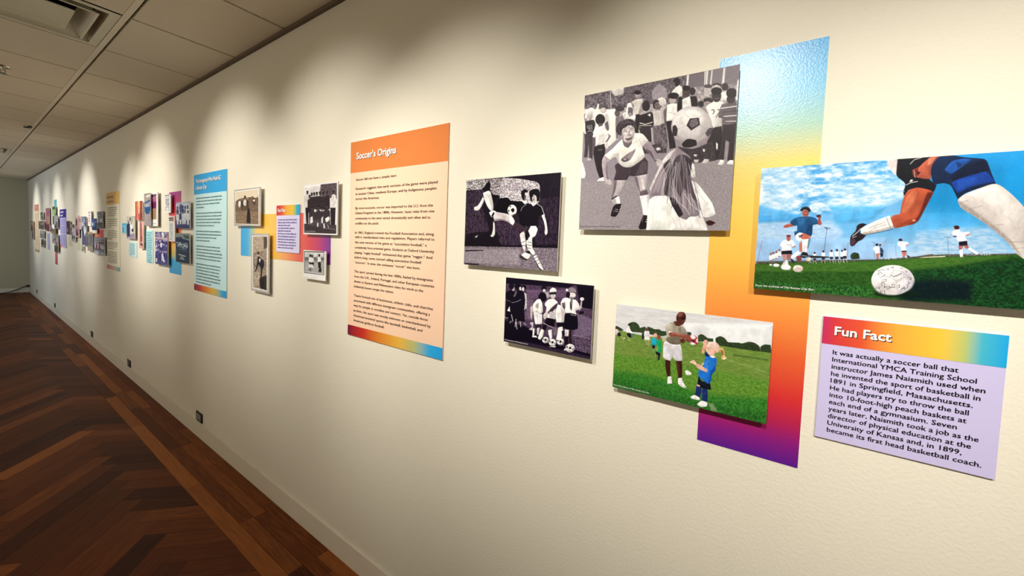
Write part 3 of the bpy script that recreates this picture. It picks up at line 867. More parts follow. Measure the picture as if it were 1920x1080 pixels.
("l","b0a3a4",(657,528,645,625,637,714,629,807),0.43,0.75,0.0),
("l","5d5056",(745,541,787,663,799,772,811,886),0.5,0.75,0.0),
("l","efe8e2",(647,531,619,621,605,703,590,791),0.37,0.75,0.0),
("l","cfc4c0",(745,567,778,692,808,805,837,922),0.5,0.75,0.0),
("l","2d2429",(745,592,776,708,802,812,828,920),0.57,0.75,0.0),
("l","b0a3a4",(660,580,637,658,631,730,626,806),0.43,0.75,0.0),
("l","5d5056",(642,508,611,596,608,678,606,765),0.5,0.75,0.0),
("l","efe8e2",(629,552,584,618,574,680,563,746),0.37,0.75,0.0),
("l","cfc4c0",(640,553,608,643,601,726,594,815),0.5,0.75,0.0),
("l","2d2429",(750,612,793,716,818,808,844,904),0.57,0.75,0.0),
("l","b0a3a4",(751,596,802,705,813,801,824,901),0.43,0.75,0.0),
("l","5d5056",(735,572,755,681,770,780,785,883),0.5,0.75,0.0),
("l","efe8e2",(642,515,611,615,594,708,577,807),0.37,0.75,0.0),
("l","cfc4c0",(700,512,696,629,717,737,737,850),0.5,0.75,0.0),
("l","2d2429",(691,498,695,616,707,724,719,837),0.57,0.75,0.0),
("l","b0a3a4",(693,500,693,629,711,746,729,869),0.43,0.75,0.0),
("l","5d5056",(643,544,605,624,614,701,624,781),0.5,0.75,0.0),
("l","efe8e2",(674,554,668,644,663,726,659,812),0.37,0.75,0.0),
("l","efe9e3",(659,725,667,772,702,820,748,861,771,902),0.67,1,0.0),
("l","efe9e3",(732,763,767,822,811,868),0.67,1,0.0),
("l","e3dad5",(764,764,799,834,822,880),0.5,1,0.0)],
"kick":[
("p","3a97d4",(-20,-20,1020,-20,1020,760,-20,760),N,N,0.0,0,1,"b4cbe0"),
("p","0f86c2",(560,-20,1020,-20,1020,520,640,520,560,250),N,N,45.0,1,0.95,N),
("p","5aa9da",(-20,400,1020,380,1020,600,-20,600),N,N,30.0,1,0.7,N),
("p","4b9fd6",(-49,-45,524,-36,552,249,483,329,344,373,142,408,-17,406),"eef2f2",(22.04,7.56,2.6),8.19,1,1,N),
("p","eef2f0",(-25,-14,127,-21,173,131,140,355,-3,378),"93c4e2",(18.89,6.93,2.6),9.45,1,0.85,N),
("p","8fc0e0",(285,141,543,154,547,272,415,351,280,346),"f2f4f2",(13.85,4.09,3.0),11.34,1,0.7,N),
("p","3d9bd8",(-6,308,176,382,178,449,-1,448),N,N,4.41,1,0.75,N),
("p","c3d6e6",(-16,455,296,436,349,525,303,629,-9,645),"9fbfe0",(9.45,2.52,3),6.93,1,0.85,N),
("p","49a6dc",(292,321,495,329,453,425,322,449),N,N,5.67,1,0.7,N),
("p","b9cbda",(599,520,804,484,862,611,856,666,584,674),"7fb0d0",(10.71,2.52,3),6.3,1,0.85,N),
("p","8db4d8",(-11,589,503,558,510,740,-4,786),N,N,7.87,1,0.8,N),
("p","33362e",(4,774,307,735,509,711,667,668,787,657,905,643,1078,625,1079,669,4,799),"6b6458",(1.89,1.26,3),0.31,1,1,N),
("p","2f5a1e",(-19,794,308,749,470,725,617,695,788,667,1078,629,1095,1045,-6,1156),"1f4414",(5.04,1.89,4.6),0.31,1,1,N),
("p","4d742a",(-11,800,308,755,470,729,617,699,788,671,856,666,720,744,456,806,-9,857),"35601e",(5.67,1.26,3),2.52,1,0.85,N),
("p","0a2612",(589,804,720,744,941,659,1078,639,1095,1045,522,1055,579,948),"164a20",(3.78,1.89,4.6),7.87,1,0.95,N),
("p","123a16",(-13,943,460,917,475,1014,-9,1056),"3a7a30",(2.2,2.83,4.8),4.41,1,0.8,N),
("p","04121a",(551,928,623,847,771,839,776,961,575,996),N,N,7.87,1,0.85,N),
("p","2b3622",(381,701,386,679,395,671,410,680,415,717,387,723),N,N,0.0,1,1,N),
("p","cfc9a8",(611,691,692,675,688,683,617,695),N,N,0.31,1,1,N),
("p","5a5248",(606,684,652,665,657,678,611,693),N,N,0.63,1,1,N),
("l","2f3340",(286,494,282,695),0.5,1,0.0),
("l","2b2b33",(277,485,300,495),1.01,1,0.0),
("l","2b2b33",(280,489,289,502),0.94,1,0.0),
("l","5d6674",(369,598,370,702),0.35,1,0.0),
("l","6a7684",(461,594,465,701),0.31,1,0.0),
("l","6a7684",(451,593,466,595),0.44,1,0.0),
("l","7d8b99",(533,611,538,689),0.31,1,0.0),
("l","6a7684",(692,547,700,675),0.31,1,0.0),
("l","6a7684",(682,546,702,550),0.47,1,0.0),
("l","c02038",(25,594,8,785),0.69,1,0.0),
("l","e05048",(-2,793,12,791),0.76,1,0.0),
("p","3a2a2c",(242,695,250,695,250,679,243,677),N,N,0.0,1,1,N),
("p","e8e6e2",(240,693,252,692,254,729,242,729),N,N,0.0,1,1,N),
("p","2a2228",(242,727,253,726,254,744,242,745),N,N,0.0,1,1,N),
("l","e0c8b8",(245,742,243,769),0.41,1,0.0),
("l","f0e8e0",(251,742,256,768),0.41,1,0.0),
("p","3a2a2c",(275,682,284,682,283,665,276,662),N,N,0.0,1,1,N),
("p","f2f0ea",(273,680,286,679,287,719,275,719),N,N,0.0,1,1,N),
("p","2a2228",(275,717,287,716,288,736,275,737),N,N,0.0,1,1,N),
("l","e0c8b8",(278,734,276,762),0.41,1,0.0),
("l","f0e8e0",(285,733,290,761),0.41,1,0.0),
("p","3a2a2c",(306,676,314,676,314,659,307,656),N,N,0.0,1,1,N),
("p","eceae6",(303,674,316,673,318,712,306,713),N,N,0.0,1,1,N),
("p","2a2228",(305,710,318,710,318,729,306,730),N,N,0.0,1,1,N),
("l","e0c8b8",(309,727,307,756),0.41,1,0.0),
("l","f0e8e0",(316,727,321,755),0.41,1,0.0),
("p","3a2a2c",(326,671,335,670,334,652,326,649),N,N,0.0,1,1,N),
("p","f0eeea",(322,668,337,667,338,710,326,711),N,N,0.0,1,1,N),
("p","2a2228",(325,708,338,707,339,728,326,729),N,N,0.0,1,1,N),
("l","e0c8b8",(328,726,327,757),0.41,1,0.0),
("l","f0e8e0",(336,726,342,756),0.41,1,0.0),
("p","3a2a2c",(346,674,354,673,354,656,347,654),N,N,0.0,1,1,N),
("p","f4f2ee",(343,671,356,670,358,709,346,710),N,N,0.0,1,1,N),
("p","2a2228",(345,707,357,707,358,726,346,727),N,N,0.0,1,1,N),
("l","e0c8b8",(349,724,347,752),0.41,1,0.0),
("l","f0e8e0",(355,723,361,751),0.41,1,0.0),
("p","3a2a2c",(355,664,364,663,363,645,356,643),N,N,0.0,1,1,N),
("p","eae8e4",(352,661,366,660,368,703,355,704),N,N,0.0,1,1,N),
("p","2a2228",(354,701,368,700,368,721,355,722),N,N,0.0,1,1,N),
("l","e0c8b8",(358,719,356,749),0.41,1,0.0),
("l","f0e8e0",(365,718,371,748),0.41,1,0.0),
("p","3a2a2c",(226,722,231,722,231,713,227,711),N,N,0.0,1,1,N),
("p","d8c8a0",(225,721,232,720,233,743,226,743),N,N,0.0,1,1,N),
("p","2a2228",(226,742,233,741,234,752,226,753),N,N,0.0,1,1,N),
("l","e0c8b8",(228,751,227,767),0.41,1,0.0),
("l","f0e8e0",(232,751,235,766),0.41,1,0.0),
("p","f0efee",(458,642,465,623,476,625,483,637,483,672,468,675,465,657),N,N,0.0,1,1,N),
("p","2c2026",(476,610,475,616,473,619,469,619,466,616,465,611,466,605,469,601,472,601,475,605),N,N,0.0,1,1,N),
("p","b96a55",(469,675,481,672,480,695,480,717,475,717),N,N,0.0,1,1,N),
("l","1f1a22",(477,706,476,727),0.41,1,0.0),
("p","2b3f5e",(481,627,490,637,496,660,490,669,484,664),N,N,0.0,1,1,N),
("p","5a3f3c",(486,613,485,618,484,621,481,621,479,618,478,613,478,608,480,604,483,604,485,608),N,N,0.0,1,1,N),
("p","23202a",(483,669,494,668,494,694,487,700),N,N,0.0,1,1,N),
("l","8d4f42",(488,690,487,716),0.34,1,0.0),
("p","f3f1f0",(539,594,545,583,557,585,570,587,576,597,569,617,566,620,570,648,554,650,549,618,542,614),N,N,0.0,1,1,N),
("p","3a1e20",(554,572,553,578,550,581,546,581,543,578,541,573,542,567,545,564,549,563,552,567),N,N,0.0,1,1,N),
("p","c98f7c",(541,575,545,583,549,585,545,585),N,N,0.0,1,1,N),
("p","17162a",(554,649,570,647,570,657,555,659),N,N,0.0,1,1,N),
("p","c8705c",(555,658,570,656,570,679,564,699,559,684),N,N,0.0,1,1,N),
("l","221c28",(561,687,560,715),0.54,1,0.0),
("l","f0eae6",(568,684,572,703),0.54,1,0.0),
("p","24222a",(571,678,577,681,584,693,577,696),N,N,0.0,1,1,N),
("p","a8655a",(566,622,574,604,577,596,568,607),N,N,0.0,1,1,N),
("p","f4f2f0",(705,513,710,501,723,498,732,517,752,512,757,523,745,536,742,541,751,575,726,580,716,547,707,540),N,N,0.0,1,1,N),
("p","351a1e",(724,483,723,491,719,496,713,496,709,491,707,483,708,475,712,470,718,470,722,475),N,N,0.0,1,1,N),
("p","c98a78",(707,484,710,486,711,501,707,499),N,N,0.0,1,1,N),
("p","4a4f78",(707,537,719,539,718,549,708,546),N,N,0.0,1,1,N),
("p","b5655a",(745,532,757,521,756,527,746,542),N,N,0.0,1,1,N),
("p","161428",(726,578,749,571,752,603,727,607),N,N,0.0,1,1,N),
("p","a85c50",(726,607,739,604,736,628,728,634),N,N,0.0,1,1,N),
("p","a85c50",(739,604,752,602,756,617,750,625),N,N,0.0,1,1,N),
("p","f4f2ee",(729,634,739,629,742,678,734,681),N,N,0.0,1,1,N),
("p","f4f2ee",(753,625,760,616,784,651,781,663),N,N,0.0,1,1,N),
("l","30281c",(754,665,766,650,774,659),0.54,1,0.0),
("l","a0a0a0",(754,665,818,654),0.27,1,0.0),
("l","d8d2cc",(488,703,489,716),0.27,1,0.0),
("l","4a3a3a",(496,702,497,715),0.27,1,0.0),
("l","d8d2cc",(504,702,505,714),0.27,1,0.0),
("l","d8d2cc",(512,701,514,714),0.27,1,0.0),
("l","4a3a3a",(520,700,522,713),0.27,1,0.0),
("l","d8d2cc",(528,700,530,712),0.27,1,0.0),
("l","d8d2cc",(536,699,538,712),0.27,1,0.0),
("l","4a3a3a",(544,698,546,711),0.27,1,0.0),
("l","50403a",(786,654,787,664),0.34,1,0.0),
("l","e0dcd6",(793,653,794,664),0.34,1,0.0),
("l","e0dcd6",(800,653,801,663),0.34,1,0.0),
("l","e0dcd6",(807,652,808,663),0.34,1,0.0),
("l","e0dcd6",(814,652,815,662),0.34,1,0.0),
("p","ece8e6",(59,724,72,712,76,756,61,759),N,N,0.0,1,1,N),
("p","8a5348",(71,706,71,712,68,716,66,716,63,712,62,706,63,700,65,696,68,696,70,699),N,N,0.0,1,1,N),
("l","b06a58",(68,756,66,789),0.37,1,0.0),
("l","302228",(63,758,73,758),0.56,1,0.0),
("p","ece8e6",(69,715,82,703,87,747,71,750),N,N,0.0,1,1,N),
("p","8a5348",(82,697,81,703,79,707,76,707,73,704,72,697,73,691,75,687,78,687,81,691),N,N,0.0,1,1,N),
("l","b06a58",(78,747,77,780),0.37,1,0.0),
("l","302228",(74,749,83,749),0.56,1,0.0),
("p","ece8e6",(82,706,95,694,99,738,84,740),N,N,0.0,1,1,N),
("p","8a5348",(94,688,93,694,91,698,88,698,86,695,85,688,85,682,88,678,91,678,93,682),N,N,0.0,1,1,N),
("l","b06a58",(90,738,89,771),0.37,1,0.0),
("l","302228",(86,740,96,739),0.56,1,0.0),
("p","ece8e6",(94,690,107,677,111,721,96,723),N,N,0.0,1,1,N),
("p","8a5348",(106,671,105,677,103,681,100,681,98,678,97,672,98,665,100,661,103,661,105,665),N,N,0.0,1,1,N),
("l","b06a58",(103,721,101,754),0.37,1,0.0),
("l","302228",(98,723,108,722),0.56,1,0.0),
("p","f3f2f2",(101,637,113,596,133,587,156,594,167,633,158,646,151,634,153,678,112,684,112,648),N,N,0.0,1,1,N),
("p","a85f50",(146,575,144,588,140,596,135,597,130,589,128,576,129,562,133,554,139,554,143,562),N,N,0.0,1,1,N),
("p","7c2a30",(146,555,144,561,139,564,133,565,128,561,126,556,128,550,133,546,139,546,144,550),N,N,0.0,1,1,N),
("p","a5685c",(156,642,167,629,168,641,157,650),N,N,0.0,1,1,N),
("l","6a80a8",(130,623,145,627),0.46,1,0.0),
("p","16161f",(110,679,153,671,157,703,135,703,113,708),N,N,0.0,1,1,N),
("p","c08070",(115,706,131,703,131,751,119,752),N,N,0.0,1,1,N),
("p","a06258",(133,705,154,702,149,750,135,743),N,N,0.0,1,1,N),
("p","c9beb8",(116,793,131,751,141,758,145,786,156,809,150,829,121,828,112,809),N,N,0.19,1,1,N),
("p","fbfbf8",(128,791,135,755,140,762,140,794),N,N,0.0,1,1,N),
("p","f2f2ee",(106,795,104,803,97,808,89,809,82,805,79,798,81,790,88,784,96,784,103,788),N,N,0.0,1,1,N),
("p","f8f6f2",(75,795,74,799,71,802,67,802,64,800,63,796,64,791,67,789,71,788,74,791),N,N,0.0,1,1,N),
("p","f4f3f0",(155,806,151,819,142,827,130,829,119,822,115,810,118,798,128,789,140,788,150,795),N,N,0.0,1,1,N),
("p","e8e6e2",(150,817,148,823,142,827,134,828,128,825,125,820,127,814,133,810,141,809,147,812),N,N,0.56,1,1,N),
("p","cdb9ac",(205,812,202,829,192,841,179,842,168,833,164,817,167,799,177,788,190,787,201,796),N,N,0.0,1,1,N),
("p","e9ddd2",(195,804,192,813,186,820,177,821,170,816,167,807,170,797,176,791,185,790,192,795),N,N,1.11,1,1,N),
("l","7d6458",(170,819,186,810,198,820),0.37,1,0.0),
("l","7d6458",(178,799,186,810),0.37,1,0.0),
("p","7a3838",(170,716,194,707,196,746,180,755),N,N,0.0,1,1,N),
("p","2a2a30",(218,705,303,710,303,718,234,725),N,N,0.0,1,1,N),
("p","d9c9a0",(215,732,231,726,232,750,217,752),N,N,0.0,1,1,N),
("p","f0ece8",(151,722,181,672,195,679,182,707,159,741),N,N,0.0,1,1,N),
("p","c2705c",(182,613,192,597,196,675,185,684),N,N,0.0,1,1,N),
("p","222024",(149,738,159,741,172,771,160,765),N,N,0.0,1,1,N),
("p","1c1a22",(191,715,198,679,215,682,223,716,203,729),N,N,0.0,1,1,N),
("l","f0eee8",(196,710,218,713),0.37,1,0.0),
("p","f2efec",(194,581,207,575,226,580,218,643,215,683,198,679),N,N,0.0,1,1,N),
("l","a8a09c",(202,589,204,675),0.37,1,0.0),
("p","5a7f90",(217,580,227,572,221,642,216,658),N,N,0.0,1,1,N),
("p","f2efee",(164,543,179,525,218,538,213,573,194,589,182,597,169,581),N,N,0.0,1,1,N),
("p","c86a54",(186,542,205,526,224,549,224,572,207,579,189,577),N,N,0.0,1,1,N),
("p","2c2c38",(176,550,196,542,189,566,181,570),N,N,0.0,1,0.7,N),
("p","1d4f7c",(139,440,159,411,187,400,218,402,238,412,252,441,251,460,231,468,231,534,227,557,212,542,180,527,168,543,161,559,158,519,169,515,169,472,153,476,145,480),N,N,0.0,1,1,N),
("p","14375f",(209,464,229,464,230,534,224,549,204,534),N,N,1.11,1,0.8,N),
("p","2d6a9c",(167,417,199,414,193,464,173,472),N,N,1.85,1,0.7,N),
("p","1a4468",(139,444,159,417,164,441,147,478),N,N,0.0,1,1,N),
("p","a85848",(112,474,122,464,141,456,155,476,123,490,114,490),N,N,0.0,1,1,N),
("p","a04c3f",(249,441,250,411,241,403,242,391,257,389,261,407,258,418,266,460,259,468,251,463),N,N,0.0,1,1,N),
("p","3a2022",(241,394,256,388,260,402,246,407),N,N,0.0,1,1,N),
("p","a85c4c",(186,359,197,348,210,360,210,391,201,404,189,394,184,371),N,N,0.0,1,1,N),
("p","251c20",(175,351,184,330,200,324,214,337,219,356,211,367,205,352,193,347,183,359),N,N,0.0,1,1,N),
("l","2a181a",(189,359,206,358),0.56,1,0.0),
("l","5a2a26",(194,386,203,387),0.46,1,0.0),
("p","d9c9c4",(478,-6,517,-8,519,115,508,106,492,58),N,N,0.81,1,1,N),
("p","14161d",(516,-4,590,-8,623,1,606,65,623,156,641,187,626,246,588,205,561,218,549,263,543,236,548,179,523,131,516,107),N,N,0.0,1,1,N),
("p","b0563f",(597,42,623,-3,646,-1,629,61,626,153,603,147,578,129,566,82,586,66),N,N,0.0,1,1,N),
("p","7a3028",(566,82,586,66,582,137,571,128),N,N,0.81,1,1,N),
("p","4a1c1e",(577,88,594,101,585,126),N,N,0.0,1,1,N),
("p","d88468",(614,14,637,0,625,45,613,59),N,N,1.63,1,0.8,N),
("l","efe9e0",(558,40,570,12,594,0),1.02,1,0.0),
("l","efe9e0",(551,185,565,171,586,164),1.02,1,0.0),
("p","f0ebe2",(560,165,565,150,572,153,567,164),N,N,0.0,1,1,N),
("l","d9d0b4",(572,87,577,136),0.81,1,0.0),
("l","efe9e0",(543,236,551,217,557,204),0.61,1,0.0),
("p","14161d",(546,263,548,202,588,201,626,223,642,188,647,173,642,224,636,246,592,213,558,222),N,N,0.0,1,1,N),
("p","a54a30",(548,263,560,224,588,207,626,227,638,246,620,335,597,439,581,462,526,489,509,423,519,396,538,389,542,316),N,N,0.0,1,1,N),
("p","5a2018",(620,245,638,243,620,335,599,439,581,462,567,462,596,409,609,319),N,N,2.04,1,1,N),
("p","c8704c",(555,271,575,227,586,243,576,333,554,385,545,377),N,N,2.85,1,0.8,N),
("p","8a3820",(526,489,553,462,581,462,597,435,579,424,553,446),N,N,1.63,1,0.8,N),
("p","d88a68",(591,435,590,439,587,442,584,442,581,439,580,435,580,431,583,429,587,429,589,431),N,N,0.81,1,1,N),
("p","efe6dd",(410,494,459,438,505,400,511,423,522,485,498,501,458,525,417,538),N,N,0.0,1,1,N),
("p","b5a69c",(417,538,458,525,522,487,520,473,461,505,417,522),N,N,0.81,1,1,N),
("l","4d4a50",(495,411,501,442,512,489),0.81,1,0.0),
("l","8d8078",(443,506,496,462),0.51,1,0.0),
("l","8d8078",(438,490,492,446),0.51,1,0.0),
("l","1c1a20",(425,540,473,521,521,497),0.81,1,0.0),
("p","231a20",(376,608,377,551,393,510,397,470,414,454,430,462,410,498,409,526,431,542,419,574,404,591,390,624,380,623),N,N,0.0,1,1,N),
("l","e9e0d4",(383,551,401,518,410,494),1.22,1,0.0),
("l","e9e0d4",(383,563,397,551),0.81,1,0.0),
("p","4a3038",(377,608,383,563,396,583,390,620),N,N,0.61,1,1,N),
("p","0c2140",(624,97,629,46,649,-1,685,0,717,17,775,37,784,54,799,132,814,203,768,227,729,260,712,299,701,251,686,199,666,184,644,188,633,172),N,N,0.0,1,1,N),
("p","1a4f9c",(665,95,686,39,723,27,742,37,719,73,686,123),N,N,0.81,1,1,N),
("p","0f2d60",(696,41,715,65,704,85),N,N,0.81,1,1,N),
("p","123a8c",(689,185,722,145,784,120,809,189,752,212,710,252),N,N,1.02,1,1,N),
("p","07142c",(725,74,775,45,793,111,743,140,691,170,684,141),N,N,1.63,1,0.9,N),
("p","1b4da8",(707,179,764,149,763,192,709,230),N,N,2.44,1,0.8,N),
("p","cfc4ba",(712,299,729,264,768,229,814,202,860,276,921,428,994,666,1040,858,975,835,913,693,886,647,860,579,810,483,775,426,724,353),N,N,0.0,1,1,N),
("p","e3dad0",(739,275,811,217,861,317,894,428,879,469,818,371),N,N,6.11,1,0.8,N),
("p","9d8f86",(712,302,724,353,775,426,814,490,864,586,898,667,872,572,815,462,777,398,732,325),N,N,2.04,1,0.85,N),
("l","85776e",(717,331,721,317,740,304),0.81,0.75,0.0),
("l","85776e",(737,368,758,355,784,341),0.81,0.75,0.0),
("l","85776e",(775,416,786,391),0.81,0.75,0.0),
("l","85776e",(813,479,827,465,844,462),0.81,0.75,0.0),
("l","85776e",(858,576,883,572,899,574),0.81,0.75,0.0),
("l","85776e",(873,617,906,608),0.81,0.75,0.0),
("l","85776e",(750,387,765,398),0.81,0.75,0.0),
("p","0a1c10",(623,942,610,962,574,979,528,987,489,982,473,966,487,945,526,928,572,921,609,926),N,N,1.9,1,0.8,N),
("p","d9d1cc",(603,851,592,915,559,959,515,966,477,932,461,869,472,803,507,760,551,756,587,791),N,N,0.0,1,1,N),
("p","f0ebe6",(569,827,561,864,539,890,509,894,484,875,473,839,481,800,504,775,534,772,558,792),N,N,5.42,1,1,N),
("p","b9b4bc",(553,788,586,805,603,854,595,911,569,946,541,966,567,910,579,857),N,N,3.52,1,0.75,N),
("p","c9c2bc",(463,893,485,954,522,971,555,961,521,943,484,922),N,N,2.17,1,0.7,N),
("l","a89e98",(522,838,547,866,569,837,565,797,534,790,522,838),0.27,1,0.0),
("l","a89e98",(547,866,546,913,506,919,493,847,522,838),0.27,1,0.0),
("l","a89e98",(493,847,472,818),0.27,1,0.0),
("l","a89e98",(506,919,501,967),0.27,1,0.0),
("l","a89e98",(546,913,559,952),0.27,1,0.0),
("l","a89e98",(569,837,590,845),0.27,1,0.0),
("l","a89e98",(534,790,528,759),0.27,1,0.0),
("l","a89e98",(496,910,466,914),0.27,1,0.0),
("l","151015",(479,801,501,788,503,793),0.57,1,0.0),
("l","151015",(490,826,482,822,487,805,497,820),0.57,1,0.0),
("l","151015",(496,839,506,830,504,824),0.57,1,0.0),
("l","151015",(526,827,536,836,545,827,556,813),0.57,1,0.0),
("l","151015",(537,839,539,831),0.57,1,0.0),
("l","151015",(543,835,545,828),0.57,1,0.0),
("l","151015",(550,830,550,819),0.57,1,0.0),
("l","151015",(554,808,560,808,559,821,553,819),0.57,1,0.0),
("l","151015",(500,909,496,889,502,877,513,870,512,858,501,864),0.57,1,0.0),
("l","151015",(508,918,509,892,503,882),0.57,1,0.0),
("l","151015",(508,916,522,906,530,915,516,928),0.57,1,0.0),
("l","151015",(532,910,533,891,541,893,540,914,533,912),0.57,1,0.0),
("l","151015",(550,902,557,891,558,911,551,915),0.57,1,0.0),
("l","151015",(561,931,572,904,577,919,565,915),0.57,1,0.0),
("l","151015",(581,913,585,892),0.57,1,0.0),
("l","151015",(584,866,588,876,581,887),0.57,1,0.0),
("l","151015",(585,835,592,835,593,850,587,848),0.57,1,0.0),
("l","151015",(477,928,493,921,489,934),0.57,1,0.0),
("l","151015",(497,941,499,965),0.57,1,0.0),
("l","151015",(509,939,511,963),0.57,1,0.0),
("l","151015",(555,772,562,777),0.57,1,0.0),
("l","151015",(572,791,578,798),0.57,1,0.0),
("l","151015",(522,770,530,775,533,764),0.57,1,0.0),
("l","151015",(508,785,517,781,515,792),0.57,1,0.0),
("l","5b9a48",(24,989,18,981),0.38,0.55,0.0),
("l","6aa858",(253,930,253,921),0.38,0.55,0.0),
("l","2f6a2c",(107,929,109,911),0.38,0.55,0.0),
("l","0e3012",(663,908,668,894),0.38,0.3,0.0),
("l","5b9a48",(422,988,421,971),0.38,0.55,0.0),
("l","6aa858",(773,1013,777,1005),0.38,0.3,0.0),
("l","2f6a2c",(546,1045,549,1028),0.38,0.55,0.0),
("l","0e3012",(217,886,218,869),0.38,0.55,0.0),
("l","5b9a48",(845,936,843,925),0.38,0.3,0.0),
("l","2f6a2c",(469,1035,462,1028),0.38,0.55,0.0),
("l","0e3012",(681,948,685,937),0.38,0.3,0.0),
("l","5b9a48",(69,855,75,845),0.38,0.55,0.0),
("l","6aa858",(758,801,757,791),0.38,0.3,0.0),
("l","2f6a2c",(690,975,687,967),0.38,0.3,0.0),
("l","0e3012",(841,767,837,759),0.38,0.3,0.0),
("l","6aa858",(443,851,441,842),0.38,0.55,0.0),
("l","2f6a2c",(271,1024,277,1011),0.38,0.55,0.0),
("l","0e3012",(463,994,456,982),0.38,0.55,0.0),
("l","5b9a48",(345,1092,342,1078),0.38,0.55,0.0),
("l","2f6a2c",(138,984,136,974),0.38,0.55,0.0),
("l","0e3012",(130,970,128,957),0.38,0.55,0.0),
("l","5b9a48",(112,1073,112,1056),0.38,0.55,0.0),
("l","6aa858",(295,842,295,834),0.38,0.55,0.0),
("l","2f6a2c",(145,1084,148,1070),0.38,0.55,0.0),
("l","0e3012",(299,971,302,958),0.38,0.55,0.0),
("l","5b9a48",(884,867,881,854),0.38,0.3,0.0),
("l","6aa858",(287,956,292,948),0.38,0.55,0.0),
("l","2f6a2c",(795,957,795,947),0.38,0.3,0.0),
("l","0e3012",(58,1074,60,1059),0.38,0.55,0.0),
("l","5b9a48",(883,817,884,808),0.38,0.3,0.0),
("l","6aa858",(715,942,716,929),0.38,0.3,0.0),
("l","2f6a2c",(678,989,679,976),0.38,0.3,0.0),
("l","0e3012",(343,1044,346,1031),0.38,0.55,0.0),
("l","5b9a48",(411,846,407,830),0.38,0.55,0.0),
("l","6aa858",(108,1077,106,1063),0.38,0.55,0.0),
("l","2f6a2c",(324,1059,331,1049),0.38,0.55,0.0),
("l","5b9a48",(667,888,667,874),0.38,0.3,0.0),
("l","6aa858",(392,953,387,947),0.38,0.55,0.0),
("l","2f6a2c",(643,948,640,938),0.38,0.3,0.0),
("l","0e3012",(720,909,718,894),0.38,0.3,0.0),
("l","2f6a2c",(720,814,719,804),0.38,0.3,0.0),
("l","0e3012",(170,1068,173,1049),0.38,0.55,0.0),
("l","5b9a48",(686,937,689,923),0.38,0.3,0.0),
("l","6aa858",(176,1019,179,1001),0.38,0.55,0.0),
("l","2f6a2c",(46,892,49,880),0.38,0.55,0.0),
("l","0e3012",(835,819,834,810),0.38,0.3,0.0),
("l","5b9a48",(141,1076,145,1067),0.38,0.55,0.0),
("l","6aa858",(48,931,42,920),0.38,0.55,0.0),
("l","0e3012",(365,917,362,902),0.38,0.55,0.0),
("l","5b9a48",(170,952,167,944),0.38,0.55,0.0),
("l","6aa858",(781,971,782,956),0.38,0.3,0.0),
("l","2f6a2c",(423,1014,420,998),0.38,0.55,0.0),
("l","0e3012",(15,920,8,903),0.38,0.55,0.0),
("l","5b9a48",(374,1069,377,1061),0.38,0.55,0.0),
("l","2f6a2c",(768,839,768,831),0.38,0.3,0.0),
("l","0e3012",(726,950,723,944),0.38,0.3,0.0),
("l","5b9a48",(20,1134,14,1125),0.38,0.55,0.0),
("l","6aa858",(285,1037,281,1028),0.38,0.55,0.0),
("l","2f6a2c",(706,936,711,927),0.38,0.3,0.0),
("l","5b9a48",(41,901,42,882),0.38,0.55,0.0),
("l","6aa858",(661,1033,665,1020),0.38,0.3,0.0),
("l","2f6a2c",(606,809,604,801),0.38,0.3,0.0),
("l","0e3012",(96,980,90,969),0.38,0.55,0.0),
("l","2f6a2c",(610,869,608,860),0.38,0.3,0.0),
("l","0e3012",(578,979,582,972),0.38,0.55,0.0),
("l","5b9a48",(761,809,761,796),0.38,0.3,0.0),
("l","6aa858",(782,832,782,824),0.38,0.3,0.0),
("l","2f6a2c",(731,861,730,852),0.38,0.3,0.0),
("l","0e3012",(743,870,739,857),0.38,0.3,0.0),
("l","5b9a48",(702,889,704,875),0.38,0.3,0.0),
("l","6aa858",(855,942,857,930),0.38,0.3,0.0),
("l","2f6a2c",(795,852,792,842),0.38,0.3,0.0),
("l","0e3012",(117,892,126,875),0.38,0.55,0.0),
("l","5b9a48",(319,843,327,833),0.38,0.55,0.0),
("l","2f6a2c",(155,1042,158,1028),0.38,0.55,0.0),
("l","0e3012",(675,934,674,918),0.38,0.3,0.0),
("l","5b9a48",(806,840,804,825),0.38,0.3,0.0),
("l","6aa858",(433,944,435,930),0.38,0.55,0.0),
("l","2f6a2c",(355,1056,354,1047),0.38,0.55,0.0),
("l","0e3012",(326,1044,327,1031),0.38,0.55,0.0),
("l","6aa858",(717,805,717,793),0.38,0.3,0.0),
("l","2f6a2c",(229,1101,224,1087),0.38,0.55,0.0),
("l","0e3012",(770,955,776,948),0.38,0.3,0.0),
("l","6aa858",(660,822,661,813),0.38,0.3,0.0),
("l","2f6a2c",(887,809,884,799),0.38,0.3,0.0),
("l","0e3012",(822,956,824,950),0.38,0.3,0.0),
("l","5b9a48",(454,896,455,889),0.38,0.55,0.0),
("l","6aa858",(668,959,668,952),0.38,0.3,0.0),
("l","2f6a2c",(298,941,295,924),0.38,0.55,0.0),
("l","0e3012",(324,917,325,903),0.38,0.55,0.0),
("l","6aa858",(866,838,862,832),0.38,0.3,0.0),
("l","0e3012",(668,827,668,816),0.38,0.3,0.0),
("l","5b9a48",(779,929,784,920),0.38,0.3,0.0),
("l","6aa858",(843,823,841,812),0.38,0.3,0.0),
("l","0e3012",(439,954,441,946),0.38,0.55,0.0),
("l","5b9a48",(730,918,729,908),0.38,0.3,0.0),
("l","0e3012",(603,999,601,991),0.38,0.3,0.0),
("l","6aa858",(876,969,875,961),0.38,0.3,0.0),
("l","2f6a2c",(146,1077,148,1069),0.38,0.55,0.0),
("l","0e3012",(390,1009,390,996),0.38,0.55,0.0),
("l","5b9a48",(780,943,776,936),0.38,0.3,0.0),
("l","6aa858",(771,862,766,849),0.38,0.3,0.0),
